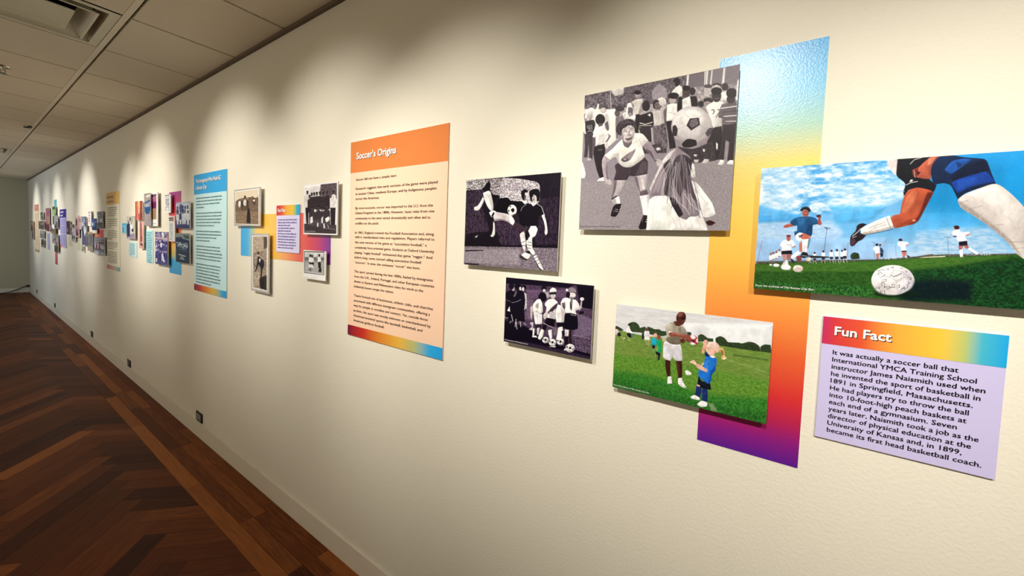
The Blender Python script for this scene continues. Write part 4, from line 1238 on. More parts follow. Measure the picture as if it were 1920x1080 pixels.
("l","2f6a2c",(870,826,869,814),0.38,0.3,0.0),
("l","0e3012",(31,965,20,949),0.38,0.55,0.0),
("l","5b9a48",(183,1048,181,1033),0.38,0.55,0.0),
("l","6aa858",(813,1003,812,996),0.38,0.3,0.0),
("l","0e3012",(823,780,823,771),0.38,0.3,0.0),
("l","6aa858",(896,916,895,902),0.38,0.3,0.0),
("l","2f6a2c",(162,1115,166,1103),0.38,0.55,0.0),
("l","0e3012",(644,791,640,781),0.38,0.3,0.0),
("l","5b9a48",(871,784,872,778),0.38,0.3,0.0),
("l","6aa858",(797,966,796,953),0.38,0.3,0.0),
("l","2f6a2c",(824,842,825,833),0.38,0.3,0.0),
("l","0e3012",(279,836,271,826),0.38,0.55,0.0),
("l","5b9a48",(192,1048,195,1035),0.38,0.55,0.0),
("l","6aa858",(283,1033,284,1023),0.38,0.55,0.0),
("l","2f6a2c",(418,967,416,954),0.38,0.55,0.0),
("l","0e3012",(246,950,255,938),0.38,0.55,0.0),
("l","5b9a48",(199,846,196,832),0.38,0.55,0.0),
("l","6aa858",(306,1068,301,1062),0.38,0.55,0.0),
("l","2f6a2c",(767,871,765,860),0.38,0.3,0.0),
("l","5b9a48",(805,864,803,849),0.38,0.3,0.0),
("l","6aa858",(894,777,899,771),0.38,0.3,0.0),
("l","2f6a2c",(182,1044,186,1032),0.38,0.55,0.0),
("l","0e3012",(781,1014,780,1007),0.38,0.3,0.0),
("l","5b9a48",(663,970,663,964),0.38,0.3,0.0),
("l","6aa858",(638,908,634,902),0.38,0.3,0.0),
("l","2f6a2c",(283,899,277,885),0.38,0.55,0.0),
("l","0e3012",(460,961,461,948),0.38,0.55,0.0),
("l","5b9a48",(13,1035,22,1018),0.38,0.55,0.0),
("l","6aa858",(898,852,896,845),0.38,0.3,0.0),
("l","2f6a2c",(168,854,175,844),0.38,0.55,0.0),
("l","0e3012",(442,816,441,806),0.38,0.55,0.0),
("l","5b9a48",(855,842,857,832),0.38,0.3,0.0),
("l","6aa858",(90,981,85,969),0.38,0.55,0.0),
("l","2f6a2c",(84,1013,87,997),0.38,0.55,0.0),
("l","0e3012",(39,979,38,966),0.38,0.55,0.0),
("l","5b9a48",(862,901,854,890),0.38,0.3,0.0),
("l","2f6a2c",(784,968,784,958),0.38,0.3,0.0),
("l","5b9a48",(308,1041,317,1022),0.38,0.55,0.0),
("l","6aa858",(21,856,24,846),0.38,0.55,0.0),
("l","2f6a2c",(358,1079,357,1069),0.38,0.55,0.0),
("l","0e3012",(889,782,893,774),0.38,0.3,0.0),
("l","5b9a48",(237,930,242,916),0.38,0.55,0.0),
("l","6aa858",(369,990,369,972),0.38,0.55,0.0)],
"coach":[
("p","e2dfdb",(-47,-52,1031,-76,1046,322,-30,481),"d0cdca",(15.56,3.63,2.2),0.0,0,1,N),
("p","efeeea",(461,119,1006,10,1016,303,591,282),N,N,6.48,1,0.7,N),
("p","2b3822",(-4,265,13,261,67,296,41,313,-2,303),N,N,0.24,1,1,N),
("p","24331c",(105,208,124,189,152,185,178,215,185,243,221,220,234,236,243,215,270,223,294,232,323,225,341,239,370,237,377,277,343,300,273,299,187,296,118,304),"3f5030",(0.79,0.79,2.6),0.24,1,1,N),
("p","7f9444",(3,305,219,325,375,309,592,297,1002,294,1057,1007,-8,1150),"5f8030",(6.22,1.3,3),0.26,1,1,N),
("p","24331c",(581,233,602,210,628,228,641,242,674,238,676,271,583,296),"3f5030",(1.04,1.04,2.6),0.26,1,1,N),
("p","1f2d18",(687,235,715,203,744,220,761,251,820,242,843,243,881,216,915,223,938,251,944,298,838,301,701,296),"3a4a2c",(1.3,1.3,2.6),0.26,1,1,N),
("p","1f2d18",(943,250,963,221,995,218,1003,294,945,295),"3a4a2c",(1.04,1.04,2.6),0.26,1,1,N),
("p","2f3a28",(510,210,536,207,537,244,513,250),N,N,0.0,1,1,N),
("p","4d7a22",(-3,608,374,558,531,569,1009,577,1043,1014,-8,1150),"6f9a38",(2.33,1.3,4.4),5.19,1,1,N),
("p","1e5a1c",(-2,810,353,769,611,841,1004,743,1015,1027,-8,1134),"3f8a30",(1.82,1.82,4.6),10.37,1,0.9,N),
("p","0f3b12",(-4,912,240,922,526,936,1003,908,1007,1017,-10,1083),"3a8032",(1.56,1.82,4.6),7.78,1,0.7,N),
("l","c2c9a0",(747,427,843,454,995,494),0.47,0.7,0.0),
("l","b0ba88",(761,380,990,366),0.39,0.5,0.0),
("l","a9b48a",(496,581,598,727),0.65,0.6,0.0),
("p","3f5a22",(793,363,990,359,990,373,794,384),N,N,0.78,1,0.7,N),
("p","f3f0ea",(512,636,529,623,554,649,548,669,521,676),N,N,0.0,1,1,N),
("p","9aa880",(665,924,699,925,726,987,694,1008),N,N,2.07,1,0.7,N),
("p","d3bfc0",(-2,303,17,296,29,341,10,371,0,363),N,N,0.0,1,1,N),
("p","4a302a",(15,287,14,294,10,299,5,300,1,297,-1,290,1,283,4,278,9,276,13,280),N,N,0.0,1,1,N),
("p","18181c",(16,344,38,333,49,371,22,383),N,N,0.0,1,1,N),
("l","d8b8a0",(16,384,28,427),0.47,1,0.0),
("l","d8b8a0",(43,370,71,430),0.47,1,0.0),
("p","e8e2c8",(78,391,77,396,74,400,70,401,67,399,65,395,66,390,70,386,73,385,77,387),N,N,0.0,1,1,N),
("p","efe9ea",(88,271,104,248,121,293,144,312,122,322,88,323),N,N,0.0,1,1,N),
("p","2f2424",(120,219,118,228,112,235,104,237,97,233,94,225,97,216,103,209,111,207,117,211),N,N,0.0,1,1,N),
("p","16161a",(88,323,119,321,127,376,116,374,98,363),N,N,0.0,1,1,N),
("l","e0c8b4",(101,363,108,415),0.63,1,0.0),
("l","d0b098",(117,373,119,413),0.63,1,0.0),
("p","4a7a80",(125,322,145,332,142,362,130,355),N,N,0.0,1,1,N),
("p","f0e9e8",(218,289,229,257,253,266,258,322,222,336),N,N,0.0,1,1,N),
("p","6a4a40",(249,247,247,258,241,266,232,268,225,263,223,254,225,243,231,235,239,233,246,238),N,N,0.0,1,1,N),
("p","e9e2de",(225,335,261,326,262,365,224,375),N,N,0.0,1,1,N),
("l","e0c0a8",(233,372,244,428),0.79,1,0.0),
("l","e0c0a8",(251,368,256,434),0.79,1,0.0),
("l","14141a",(235,440,250,436),0.79,1,0.0),
("p","222026",(203,302,218,289,217,367,205,370),N,N,0.0,1,1,N),
("p","1fa0b4",(271,343,297,331,311,342,309,410,277,419),N,N,0.0,1,1,N),
("p","d08a68",(312,299,309,312,302,321,292,324,285,318,281,307,284,294,291,284,301,282,308,287),N,N,0.0,1,1,N),
("p","17202a",(278,418,300,412,300,446,284,455),N,N,0.0,1,1,N),
("p","e8b8a0",(283,330,290,290,301,268,314,294,306,315),N,N,0.0,1,0.8,N),
("l","2aa8b8",(287,473,303,493),0.79,1,0.0),
("p","149a58",(313,361,336,345,344,390,346,466,333,498,318,493,324,415,312,409),N,N,0.0,1,1,N),
("p","8a4a38",(337,314,335,329,329,340,320,342,313,335,310,321,312,306,318,296,327,293,334,300),N,N,0.0,1,1,N),
("p","15181c",(305,478,320,483,341,496,335,574,327,572,325,520,313,514),N,N,0.0,1,1,N),
("l","d8a890",(318,417,313,475),0.63,1,0.0),
("l","101216",(316,513,323,568),0.63,1,0.0),
("p","e0d8c8",(344,310,372,288,374,349,351,355),"a8a888",(0.63,0.79,2.6),0.0,1,0.8,N),
("p","3b1815",(377,558,412,547,415,662,417,737,399,743,382,650),N,N,0.0,1,1,N),
("p","3b1815",(447,536,487,523,494,636,494,727,471,730,461,647),N,N,0.0,1,1,N),
("p","5a2a22",(454,557,464,553,474,642,473,711,466,645),N,N,0.58,1,1,N),
("p","f6f4f2",(401,737,424,726,432,807,400,821),N,N,0.0,1,1,N),
("l","4a4a50",(402,813,430,806),0.39,1,0.0),
("p","f6f4f2",(471,730,494,718,502,758,529,817,506,821,473,792),N,N,0.0,1,1,N),
("l","505058",(483,794,525,817),0.39,1,0.0),
("l","c8c4c4",(406,770,427,768),0.39,1,0.0),
("p","ece6e6",(360,364,377,345,469,355,484,433,489,529,447,542,426,502,418,527,411,556,364,538,358,470),N,N,0.0,1,1,N),
("p","c9c1c4",(419,452,431,495,418,527,412,553,405,549),N,N,0.78,1,0.8,N),
("l","c9c1c4",(422,428,427,502),0.49,1,0.0),
("p","c9c1c4",(465,370,483,445,486,524,477,526),N,N,0.78,1,0.6,N),
("p","9f9482",(365,182,391,141,418,124,447,157,474,149,499,185,514,237,481,252,480,320,464,359,413,367,380,347,375,290,381,265,370,233),N,N,0.0,1,1,N),
("p","6f6450",(379,312,410,281,468,278,480,309,464,356,413,366,382,346),N,N,0.78,1,1,N),
("p","c3b8a4",(368,181,391,147,416,153,414,211,373,233),N,N,1.17,1,0.7,N),
("p","7d725e",(448,174,468,158,474,231,460,240),N,N,0.78,1,0.7,N),
("p","e3d8cc",(387,231,413,225,415,239,389,254),N,N,0.39,1,1,N),
("p","5a2f24",(417,118,442,107,467,147,455,161,433,158),N,N,0.0,1,1,N),
("p","8a4a3a",(388,258,408,235,484,242,531,239,542,270,536,294,506,296,458,275,403,285),N,N,0.0,1,1,N),
("p","b06a54",(408,238,484,244,511,244,485,256,409,258),N,N,0.58,1,0.8,N),
("p","5a2a20",(469,306,487,284,503,308,491,338,474,335),N,N,0.0,1,1,N),
("p","b82a3a",(531,250,554,233,578,260,583,309,571,335,547,324),N,N,0.0,1,1,N),
("p","f0e9e6",(531,244,552,234,568,257,556,277,542,275),N,N,0.0,1,1,N),
("p","f0e9e6",(531,323,547,308,570,329,545,342),N,N,0.0,1,1,N),
("p","f0e9e6",(570,273,581,265,583,304,574,308),N,N,0.0,1,1,N),
("l","401018",(513,300,541,324),0.58,1,0.0),
("p","5a1a20",(542,281,562,287,560,315,543,309),N,N,0.0,1,1,N),
("l","2a1014",(561,341,571,351),0.58,1,0.0),
("p","7d4034",(499,287,543,286,540,310,527,319,503,303),N,N,0.0,1,1,N),
("p","52281f",(436,45,452,6,477,-2,495,27,496,78,482,132,464,148,442,118,434,86),N,N,0.0,1,1,N),
("p","8a5040",(446,23,466,7,478,20,467,50,449,60),N,N,1.17,1,0.9,N),
("p","2b100c",(464,57,494,50,492,68,480,93,468,84),N,N,0.58,1,0.85,N),
("p","6d3a2c",(475,83,491,85,481,127,467,139),N,N,0.78,1,0.8,N),
("l","1a0a08",(466,64,476,60),0.49,1,0.0),
("l","1a0a08",(483,58,492,56),0.49,1,0.0),
("l","2a100c",(474,108,487,100),0.58,1,0.0),
("p","4a221a",(447,83,446,93,444,99,441,100,438,94,436,85,437,76,440,69,443,69,446,74),N,N,0.0,1,1,N),
("p","1c2a62",(589,761,615,768,624,815,613,892,587,880),N,N,0.0,1,1,N),
("p","1a2a68",(626,792,659,774,663,911,632,918),N,N,0.0,1,1,N),
("p","f6f2ec",(555,904,581,874,615,891,614,917,562,920),N,N,0.0,1,1,N),
("p","f6f2ec",(600,965,627,917,661,921,661,962,623,985),N,N,0.0,1,1,N),
("l","c0b8b0",(558,917,614,914),0.49,1,0.0),
("l","c0b8b0",(603,980,661,962),0.49,1,0.0),
("p","10141f",(600,656,620,705,671,708,680,782,654,781,629,785,596,758),N,N,0.0,1,1,N),
("p","e0a890",(592,751,612,758,610,775,591,771),N,N,0.0,1,1,N),
("p","1d6ec8",(631,479,636,446,661,431,700,435,703,478,697,567,680,617,677,695,659,722,602,666,598,601,621,559),N,N,0.0,1,1,N),
("p","0f4a98",(667,589,696,524,700,566,680,617,675,690,661,712,668,643),N,N,0.97,1,0.85,N),
("p","3d8ae0",(632,500,662,469,671,532,635,588),N,N,1.94,1,0.6,N),
("p","0c2c5c",(628,402,640,393,660,414,658,435,633,439),N,N,0.0,1,1,N),
("l","0d3a78",(654,493,666,578,691,580),0.58,1,0.0),
("p","e8b49c",(578,542,594,532,627,557,653,576,648,604,616,595,586,571),N,N,0.0,1,1,N),
("p","efc0a8",(538,528,554,508,561,498,577,518,585,543,575,552,555,538,542,540),N,N,0.0,1,1,N),
("p","f0d8b8",(613,529,625,502,629,518,617,549),N,N,0.0,1,0.8,N),
("p","e0a088",(609,408,613,351,619,316,637,305,641,321,627,380,623,414),N,N,0.0,1,1,N),
("p","e8b098",(615,306,620,271,630,263,639,266,643,293,634,314,620,321),N,N,0.0,1,1,N),
("l","c88068",(623,271,629,297),0.39,1,0.0),
("l","c88068",(633,268,636,295),0.39,1,0.0),
("p","edbba4",(637,344,657,317,682,331,696,371,685,407,660,420,644,397,634,367),N,N,0.0,1,1,N),
("p","f4e0d4",(658,426,685,412,695,431,677,442),N,N,0.0,1,1,N),
("p","f2cfb8",(637,322,650,291,680,272,706,287,716,327,709,373,697,382,686,352,658,344,639,341),N,N,0.0,1,1,N),
("p","e8b89a",(683,353,707,335,709,373,695,382),N,N,0.78,1,1,N),
("l","e0a890",(642,337,683,337,713,323),0.58,1,0.0),
("p","d8b070",(713,328,731,317,744,346,749,398,762,416,745,443,729,437,731,382,716,360),N,N,0.0,1,1,N),
("p","8a5c34",(720,342,735,349,740,390,734,403,728,372),N,N,0.78,1,1,N),
("p","f0e0b8",(738,423,762,414,745,443),N,N,0.39,1,1,N),
("p","e0a080",(697,365,696,374,693,381,690,382,687,377,686,369,686,359,689,353,692,352,695,357),N,N,0.0,1,1,N),
("l","7d4838",(644,351,653,351),0.43,1,0.0),
("l","0d3a10",(550,933,551,921),0.29,0.4,0.0),
("l","78a848",(229,719,236,698),0.29,0.4,0.0),
("l","5f9a34",(495,678,493,665),0.29,0.4,0.0),
("l","0d3a10",(637,891,639,879),0.29,0.4,0.0),
("l","78a848",(337,792,333,784),0.29,0.4,0.0),
("l","5f9a34",(975,954,974,945),0.29,0.4,0.0),
("l","3c8030",(45,864,50,853),0.29,0.4,0.0),
("l","0d3a10",(622,541,625,526),0.29,0.4,0.0),
("l","3c8030",(899,967,898,948),0.29,0.4,0.0),
("l","5f9a34",(535,586,534,577),0.29,0.4,0.0),
("l","3c8030",(148,858,147,838),0.29,0.4,0.0),
("l","0d3a10",(625,917,626,898),0.29,0.4,0.0),
("l","78a848",(945,941,943,928),0.29,0.4,0.0),
("l","5f9a34",(818,505,818,496),0.29,0.4,0.0),
("l","3c8030",(421,757,417,741),0.29,0.4,0.0),
("l","0d3a10",(555,914,559,892),0.29,0.4,0.0),
("l","78a848",(942,498,940,490),0.29,0.4,0.0),
("l","5f9a34",(445,913,448,890),0.29,0.4,0.0),
("l","3c8030",(422,612,427,596),0.29,0.4,0.0),
("l","3c8030",(823,505,822,496),0.29,0.4,0.0),
("l","0d3a10",(517,1002,511,984),0.29,0.4,0.0),
("l","78a848",(956,656,950,640),0.29,0.4,0.0),
("l","5f9a34",(381,670,390,646),0.29,0.4,0.0),
("l","3c8030",(973,850,973,833),0.29,0.4,0.0),
("l","0d3a10",(757,902,754,893),0.29,0.4,0.0),
("l","78a848",(272,886,270,867),0.29,0.4,0.0),
("l","3c8030",(837,619,835,603),0.29,0.4,0.0),
("l","0d3a10",(841,803,839,785),0.29,0.4,0.0),
("l","5f9a34",(622,719,624,698),0.29,0.4,0.0),
("l","0d3a10",(536,963,540,951),0.29,0.4,0.0),
("l","3c8030",(518,828,519,807),0.29,0.4,0.0),
("l","0d3a10",(821,758,830,745),0.29,0.4,0.0),
("l","78a848",(662,969,660,957),0.29,0.4,0.0),
("l","5f9a34",(375,849,368,837),0.29,0.4,0.0),
("l","3c8030",(594,707,592,699),0.29,0.4,0.0),
("l","5f9a34",(618,868,614,853),0.29,0.4,0.0),
("l","3c8030",(770,847,776,832),0.29,0.4,0.0),
("l","0d3a10",(814,822,819,809),0.29,0.4,0.0),
("l","78a848",(292,692,287,677),0.29,0.4,0.0),
("l","5f9a34",(812,835,807,828),0.29,0.4,0.0),
("l","3c8030",(914,853,922,836),0.29,0.4,0.0),
("l","78a848",(991,842,990,833),0.29,0.4,0.0),
("l","3c8030",(928,857,925,841),0.29,0.4,0.0),
("l","0d3a10",(236,765,237,750),0.29,0.4,0.0),
("l","3c8030",(643,990,645,977),0.29,0.4,0.0),
("l","0d3a10",(553,766,553,749),0.29,0.4,0.0),
("l","5f9a34",(118,859,112,850),0.29,0.4,0.0),
("l","3c8030",(863,671,862,662),0.29,0.4,0.0),
("l","0d3a10",(871,783,874,766),0.29,0.4,0.0),
("l","78a848",(311,647,312,631),0.29,0.4,0.0),
("l","5f9a34",(757,962,758,942),0.29,0.4,0.0),
("l","3c8030",(310,827,304,815),0.29,0.4,0.0),
("l","5f9a34",(704,789,699,774),0.29,0.4,0.0),
("l","3c8030",(219,760,212,751),0.29,0.4,0.0),
("l","0d3a10",(713,726,711,719),0.29,0.4,0.0),
("l","5f9a34",(505,850,500,844),0.29,0.4,0.0),
("l","3c8030",(327,683,331,672),0.29,0.4,0.0),
("l","5f9a34",(954,436,956,423),0.29,0.4,0.0),
("l","3c8030",(635,742,628,734),0.29,0.4,0.0),
("l","78a848",(984,443,979,427),0.29,0.4,0.0),
("l","5f9a34",(591,561,591,553),0.29,0.4,0.0),
("l","3c8030",(350,801,345,781),0.29,0.4,0.0),
("l","0d3a10",(525,744,522,726),0.29,0.4,0.0),
("l","5f9a34",(766,870,767,852),0.29,0.4,0.0),
("l","3c8030",(840,730,836,720),0.29,0.4,0.0),
("l","0d3a10",(897,573,897,557),0.29,0.4,0.0),
("l","78a848",(830,584,832,563),0.29,0.4,0.0),
("l","3c8030",(865,674,870,663),0.29,0.4,0.0),
("l","3c8030",(381,934,380,918),0.29,0.4,0.0),
("l","0d3a10",(402,903,407,893),0.29,0.4,0.0),
("l","78a848",(577,824,573,814),0.29,0.4,0.0),
("l","5f9a34",(350,856,347,838),0.29,0.4,0.0),
("l","3c8030",(919,954,922,938),0.29,0.4,0.0),
("l","0d3a10",(985,490,983,474),0.29,0.4,0.0),
("l","78a848",(643,838,645,818),0.29,0.4,0.0),
("l","5f9a34",(402,848,404,832),0.29,0.4,0.0),
("l","0d3a10",(639,797,640,778),0.29,0.4,0.0),
("l","78a848",(699,636,698,616),0.29,0.4,0.0),
("l","3c8030",(564,964,560,958),0.29,0.4,0.0),
("l","78a848",(300,716,297,696),0.29,0.4,0.0),
("l","5f9a34",(552,847,556,835),0.29,0.4,0.0),
("l","3c8030",(253,932,255,911),0.29,0.4,0.0),
("l","0d3a10",(930,545,928,528),0.29,0.4,0.0),
("l","78a848",(349,798,358,787),0.29,0.4,0.0),
("l","5f9a34",(884,548,880,530),0.29,0.4,0.0),
("l","3c8030",(115,926,110,910),0.29,0.4,0.0),
("l","78a848",(475,595,468,587),0.29,0.4,0.0),
("l","5f9a34",(982,884,986,870),0.29,0.4,0.0),
("l","3c8030",(370,630,365,617),0.29,0.4,0.0),
("l","0d3a10",(683,963,686,952),0.29,0.4,0.0),
("l","5f9a34",(82,985,83,965),0.29,0.4,0.0),
("l","0d3a10",(545,620,543,608),0.29,0.4,0.0),
("l","78a848",(781,562,778,556),0.29,0.4,0.0),
("l","5f9a34",(806,706,800,692),0.29,0.4,0.0),
("l","0d3a10",(705,746,704,739),0.29,0.4,0.0),
("l","3c8030",(779,792,774,777),0.29,0.4,0.0),
("l","0d3a10",(959,955,960,941),0.29,0.4,0.0),
("l","78a848",(259,921,257,905),0.29,0.4,0.0),
("l","5f9a34",(914,950,918,934),0.29,0.4,0.0),
("l","3c8030",(133,985,134,966),0.29,0.4,0.0),
("l","0d3a10",(795,872,791,857),0.29,0.4,0.0),
("l","78a848",(938,552,939,535),0.29,0.4,0.0),
("l","0d3a10",(266,891,267,879),0.29,0.4,0.0),
("l","78a848",(412,835,410,824),0.29,0.4,0.0),
("l","3c8030",(638,994,639,985),0.29,0.4,0.0),
("l","0d3a10",(137,981,130,967),0.29,0.4,0.0),
("l","78a848",(760,823,759,807),0.29,0.4,0.0),
("l","5f9a34",(964,929,961,917),0.29,0.4,0.0),
("l","3c8030",(938,576,943,567),0.29,0.4,0.0),
("l","0d3a10",(116,916,118,904),0.29,0.4,0.0),
("l","5f9a34",(689,802,685,792),0.29,0.4,0.0),
("l","3c8030",(171,828,177,810),0.29,0.4,0.0),
("l","0d3a10",(853,732,855,724),0.29,0.4,0.0),
("l","78a848",(728,525,730,507),0.29,0.4,0.0),
("l","5f9a34",(477,638,478,625),0.29,0.4,0.0),
("l","3c8030",(742,767,744,750),0.29,0.4,0.0),
("l","0d3a10",(949,465,948,458),0.29,0.4,0.0),
("l","78a848",(419,869,413,861),0.29,0.4,0.0),
("l","78a848",(357,966,358,954),0.29,0.4,0.0),
("l","5f9a34",(720,714,719,698),0.29,0.4,0.0),
("l","3c8030",(677,977,674,965),0.29,0.4,0.0),
("l","0d3a10",(195,755,206,741),0.29,0.4,0.0),
("l","78a848",(942,807,942,798),0.29,0.4,0.0),
("l","3c8030",(979,860,982,851),0.29,0.4,0.0),
("l","0d3a10",(417,689,421,676),0.29,0.4,0.0),
("l","78a848",(564,733,558,722),0.29,0.4,0.0),
("l","5f9a34",(441,960,439,952),0.29,0.4,0.0),
("l","0d3a10",(785,858,787,839),0.29,0.4,0.0),
("l","5f9a34",(327,950,327,939),0.29,0.4,0.0),
("l","0d3a10",(584,759,589,742),0.29,0.4,0.0),
("l","5f9a34",(425,924,429,913),0.29,0.4,0.0),
("l","3c8030",(892,823,890,814),0.29,0.4,0.0),
("l","0d3a10",(199,846,201,825),0.29,0.4,0.0),
("l","78a848",(346,930,345,921),0.29,0.4,0.0),
("l","5f9a34",(815,885,819,875),0.29,0.4,0.0),
("l","3c8030",(584,913,591,894),0.29,0.4,0.0),
("l","0d3a10",(909,631,907,617),0.29,0.4,0.0),
("l","78a848",(879,874,873,863),0.29,0.4,0.0),
("l","3c8030",(430,865,429,855),0.29,0.4,0.0),
("l","0d3a10",(960,481,958,474),0.29,0.4,0.0),
("l","5f9a34",(323,721,315,704),0.29,0.4,0.0),
("l","3c8030",(276,1003,282,992),0.29,0.4,0.0),
("l","78a848",(656,803,655,795),0.29,0.4,0.0)],
"tackle":[
("p","2a1c2c",(-93,-113,1018,-27,1059,1032,-51,1137),"0f0714",(1.17,2.72,2.8),0.0,0,1,N),
("p","1a0f1e",(-23,-8,216,-1,234,511,297,605,-2,634),"4a3a4a",(1.95,3.11,3),1.95,1,1,N),
("p","f2ece2",(-10,-1,253,8,279,87,220,118,-6,116),"2a1f2c",(1.36,0.97,3.4),0.58,1,1,N),
("p","d9d0c8",(252,3,450,13,457,213,367,232,281,122),"3a2c3a",(1.56,0.97,3.6),0.78,1,1,N),
("p","f6f1e8",(427,6,517,11,668,48,772,78,805,113,814,264,781,316,613,277,459,247,388,187),"6a5a66",(1.95,0.78,3),0.39,1,1,N),
("p","0c0614",(768,-30,1000,-8,993,512,842,361,815,264,808,113,772,78,604,32,427,3,426,-29),"1d1222",(1.56,3.5,2),0.39,1,1,N),
("p","3a2a3c",(819,264,982,240,998,764,777,762,808,511),"120a18",(0.97,4.28,3.2),1.95,1,1,N),
("p","523e52",(341,487,643,511,652,756,362,745),"1a0f1e",(0.97,3.5,3.4),2.33,1,0.9,N),
("p","523e52",(-9,411,282,511,291,747,3,770),"180e1c",(1.17,2.72,3.6),2.33,1,0.9,N),
("p","0a0510",(24,634,380,604,431,742,630,746,996,722,993,764,3,789),N,N,1.95,1,0.85,N),
("p","a09298",(-63,783,695,766,1030,762,1041,1034,-54,1062),"4a3e48",(0.78,0.78,3.4),0.78,1,1,N),
("p","d5cbcb",(4,808,632,791,638,959,10,982),"6f6169",(0.78,0.58,3.4),2.72,1,0.6,N),
("p","0c0610",(11,826,232,815,233,826,12,845),N,N,0.78,1,0.8,N),
("p","0a0510",(10,982,189,981,189,995,11,1004),N,N,0.58,1,0.8,N),
("p","140a16",(634,847,740,874,700,905,635,881),N,N,0.78,1,0.7,N),
("p","05030c",(294,181,389,198,401,233,480,226,526,267,624,272,677,290,618,399,325,370),N,N,0.39,1,1,N),
("l","4a3a4c",(333,335,380,221),0.58,1,0.0),
("p","0a0612",(196,117,265,27,290,64,281,145,221,142),N,N,0.0,1,1,N),
("p","120a16",(226,273,313,370,342,511,333,605,297,605,256,439,204,343),N,N,0.0,1,1,N),
("p","f4eee6",(207,162,269,139,294,160,324,276,330,347,311,381,264,321,222,225),N,N,0.0,1,1,N),
("p","c9beb8",(276,163,324,276,330,347,312,346,285,251),N,N,0.97,1,0.8,N),
("p","efe8e0",(205,206,224,237,181,331,155,360,111,355,106,322,147,305,179,259),N,N,0.0,1,1,N),
("l","8a7d80",(259,191,278,216),0.39,1,0.0),
("p","fbf6ec",(284,387,330,364,366,383,362,429,315,440),N,N,0.0,1,1,N),
("p","1a0f18",(331,382,349,394,327,440,310,428),N,N,0.0,1,1,N),
("p","cfc4c0",(337,440,360,383,464,402,532,426,569,489,552,528,490,494,433,476,352,487),N,N,0.0,1,1,N),
("p","8d8084",(352,487,433,476,490,494,552,528,489,482,421,459,346,464),N,N,0.78,1,1,N),
("p","f4eee6",(509,418,534,432,569,489,552,531,524,511),N,N,0.0,1,1,N),
("p","33242e",(557,522,574,494,644,539,687,555,678,600,624,584),N,N,0.0,1,1,N),
("p","e9e1da",(335,487,351,511,360,628,341,663,311,658,324,605,329,558),N,N,0.0,1,1,N),
("p","0e0812",(296,487,334,476,335,581,323,640,298,617),N,N,0.0,1,1,N),
("p","efe9e2",(122,668,165,643,147,680),N,N,0.39,1,0.7,N),
("p","f4eee6",(586,367,579,402,555,422,525,422,500,400,490,365,498,330,521,310,551,311,576,333),N,N,0.0,1,1,N),
("p","140c14",(524,364,540,344,560,353,561,381,542,392),N,N,0.0,1,1,N),
("p","140c14",(504,323,528,318,520,338),N,N,0.0,1,1,N),
("p","2a1e28",(496,363,507,357,508,386,499,388),N,N,0.0,1,1,N),
("p","3a2e36",(548,415,580,404,570,423,548,430),N,N,0.0,1,1,N),
("p","0a0612",(615,332,667,301,698,302,741,331,780,300,831,329,856,415,835,436,815,425,800,511,789,544,665,545,622,511,609,410),N,N,0.0,1,1,N),
("l","d9d0cc",(628,377,642,339,683,307),0.58,1,0.0),
("l","efe9e2",(785,303,832,339,864,426),0.78,1,0.0),
("p","f0eae2",(629,266,667,307,690,296,676,263),N,N,0.0,1,1,N),
("p","f4eee6",(724,298,751,331,785,305,774,273),N,N,0.0,1,1,N),
("p","d9d0c8",(639,167,672,158,696,181,694,247,666,277,638,256,627,211),N,N,0.0,1,1,N),
("p","0c0812",(627,211,625,172,656,144,691,165,694,184,663,182,665,257,650,267,637,244),N,N,0.0,1,1,N),
("p","6d5f66",(664,213,679,213,676,263,657,267),N,N,0.58,1,1,N),
("p","d5cbc4",(730,194,771,188,790,230,779,278,755,310,730,271),N,N,0.0,1,1,N),
("p","0a0710",(711,226,709,171,754,150,800,161,812,210,809,274,785,284,779,230,754,207,737,238,744,282,728,276),N,N,0.0,1,1,N),
("l","1a1218",(739,227,757,228),0.78,1,0.0),
("p","5d5058",(748,244,763,261,749,282),N,N,0.58,1,1,N),
("p","efe9e0",(837,431,859,415,882,490,894,554,898,597,882,635,875,597,874,554,859,490),N,N,0.0,1,1,N),
("p","e9e2da",(900,602,897,617,891,627,883,627,875,618,872,603,874,587,881,578,889,578,896,587),N,N,0.0,1,1,N),
("p","efe8e0",(686,544,789,539,803,576,783,642,755,665,762,774,790,827,775,850,743,819,711,776,697,699,732,643),N,N,0.0,1,1,N),
("p","0a0612",(676,556,722,533,733,544,709,599,715,688,690,688,679,622),N,N,0.0,1,1,N),
("p","e3dad2",(631,623,678,589,682,655,693,710,690,777,686,822,652,745,633,668),N,N,0.0,1,1,N),
("p","3a2c36",(676,556,718,544,689,600,668,611),N,N,0.58,1,1,N),
("p","0a0612",(783,506,807,522,805,566,789,544),N,N,0.0,1,1,N),
("l","0d0812",(645,718,684,705),0.97,1,0.0),
("l","0d0812",(657,751,694,744),0.97,1,0.0),
("l","0d0812",(711,708,745,714),0.97,1,0.0),
("l","0d0812",(706,738,746,744),0.97,1,0.0),
("l","0d0812",(703,771,742,777),0.97,1,0.0),
("l","0d0812",(775,850,802,838),0.97,1,0.0),
("l","0d0812",(792,882,817,870),0.97,1,0.0),
("l","0d0812",(808,908,833,901),0.97,1,0.0),
("l","0d0812",(824,940,844,928),0.97,1,0.0),
("p","f1ebe2",(776,861,800,840,854,943,876,995,846,992),N,N,0.0,1,1,N),
("l","0d0812",(787,880,809,861),0.97,1,0.0),
("l","0d0812",(803,909,824,889),0.97,1,0.0),
("l","0d0812",(819,935,842,917),0.97,1,0.0),
("p","0d0812",(792,893,836,972,872,1001,847,998,804,936),N,N,0.0,1,1,N),
("p","efe9e0",(650,852,686,822,728,831,745,852,720,892,689,883),N,N,0.0,1,1,N),
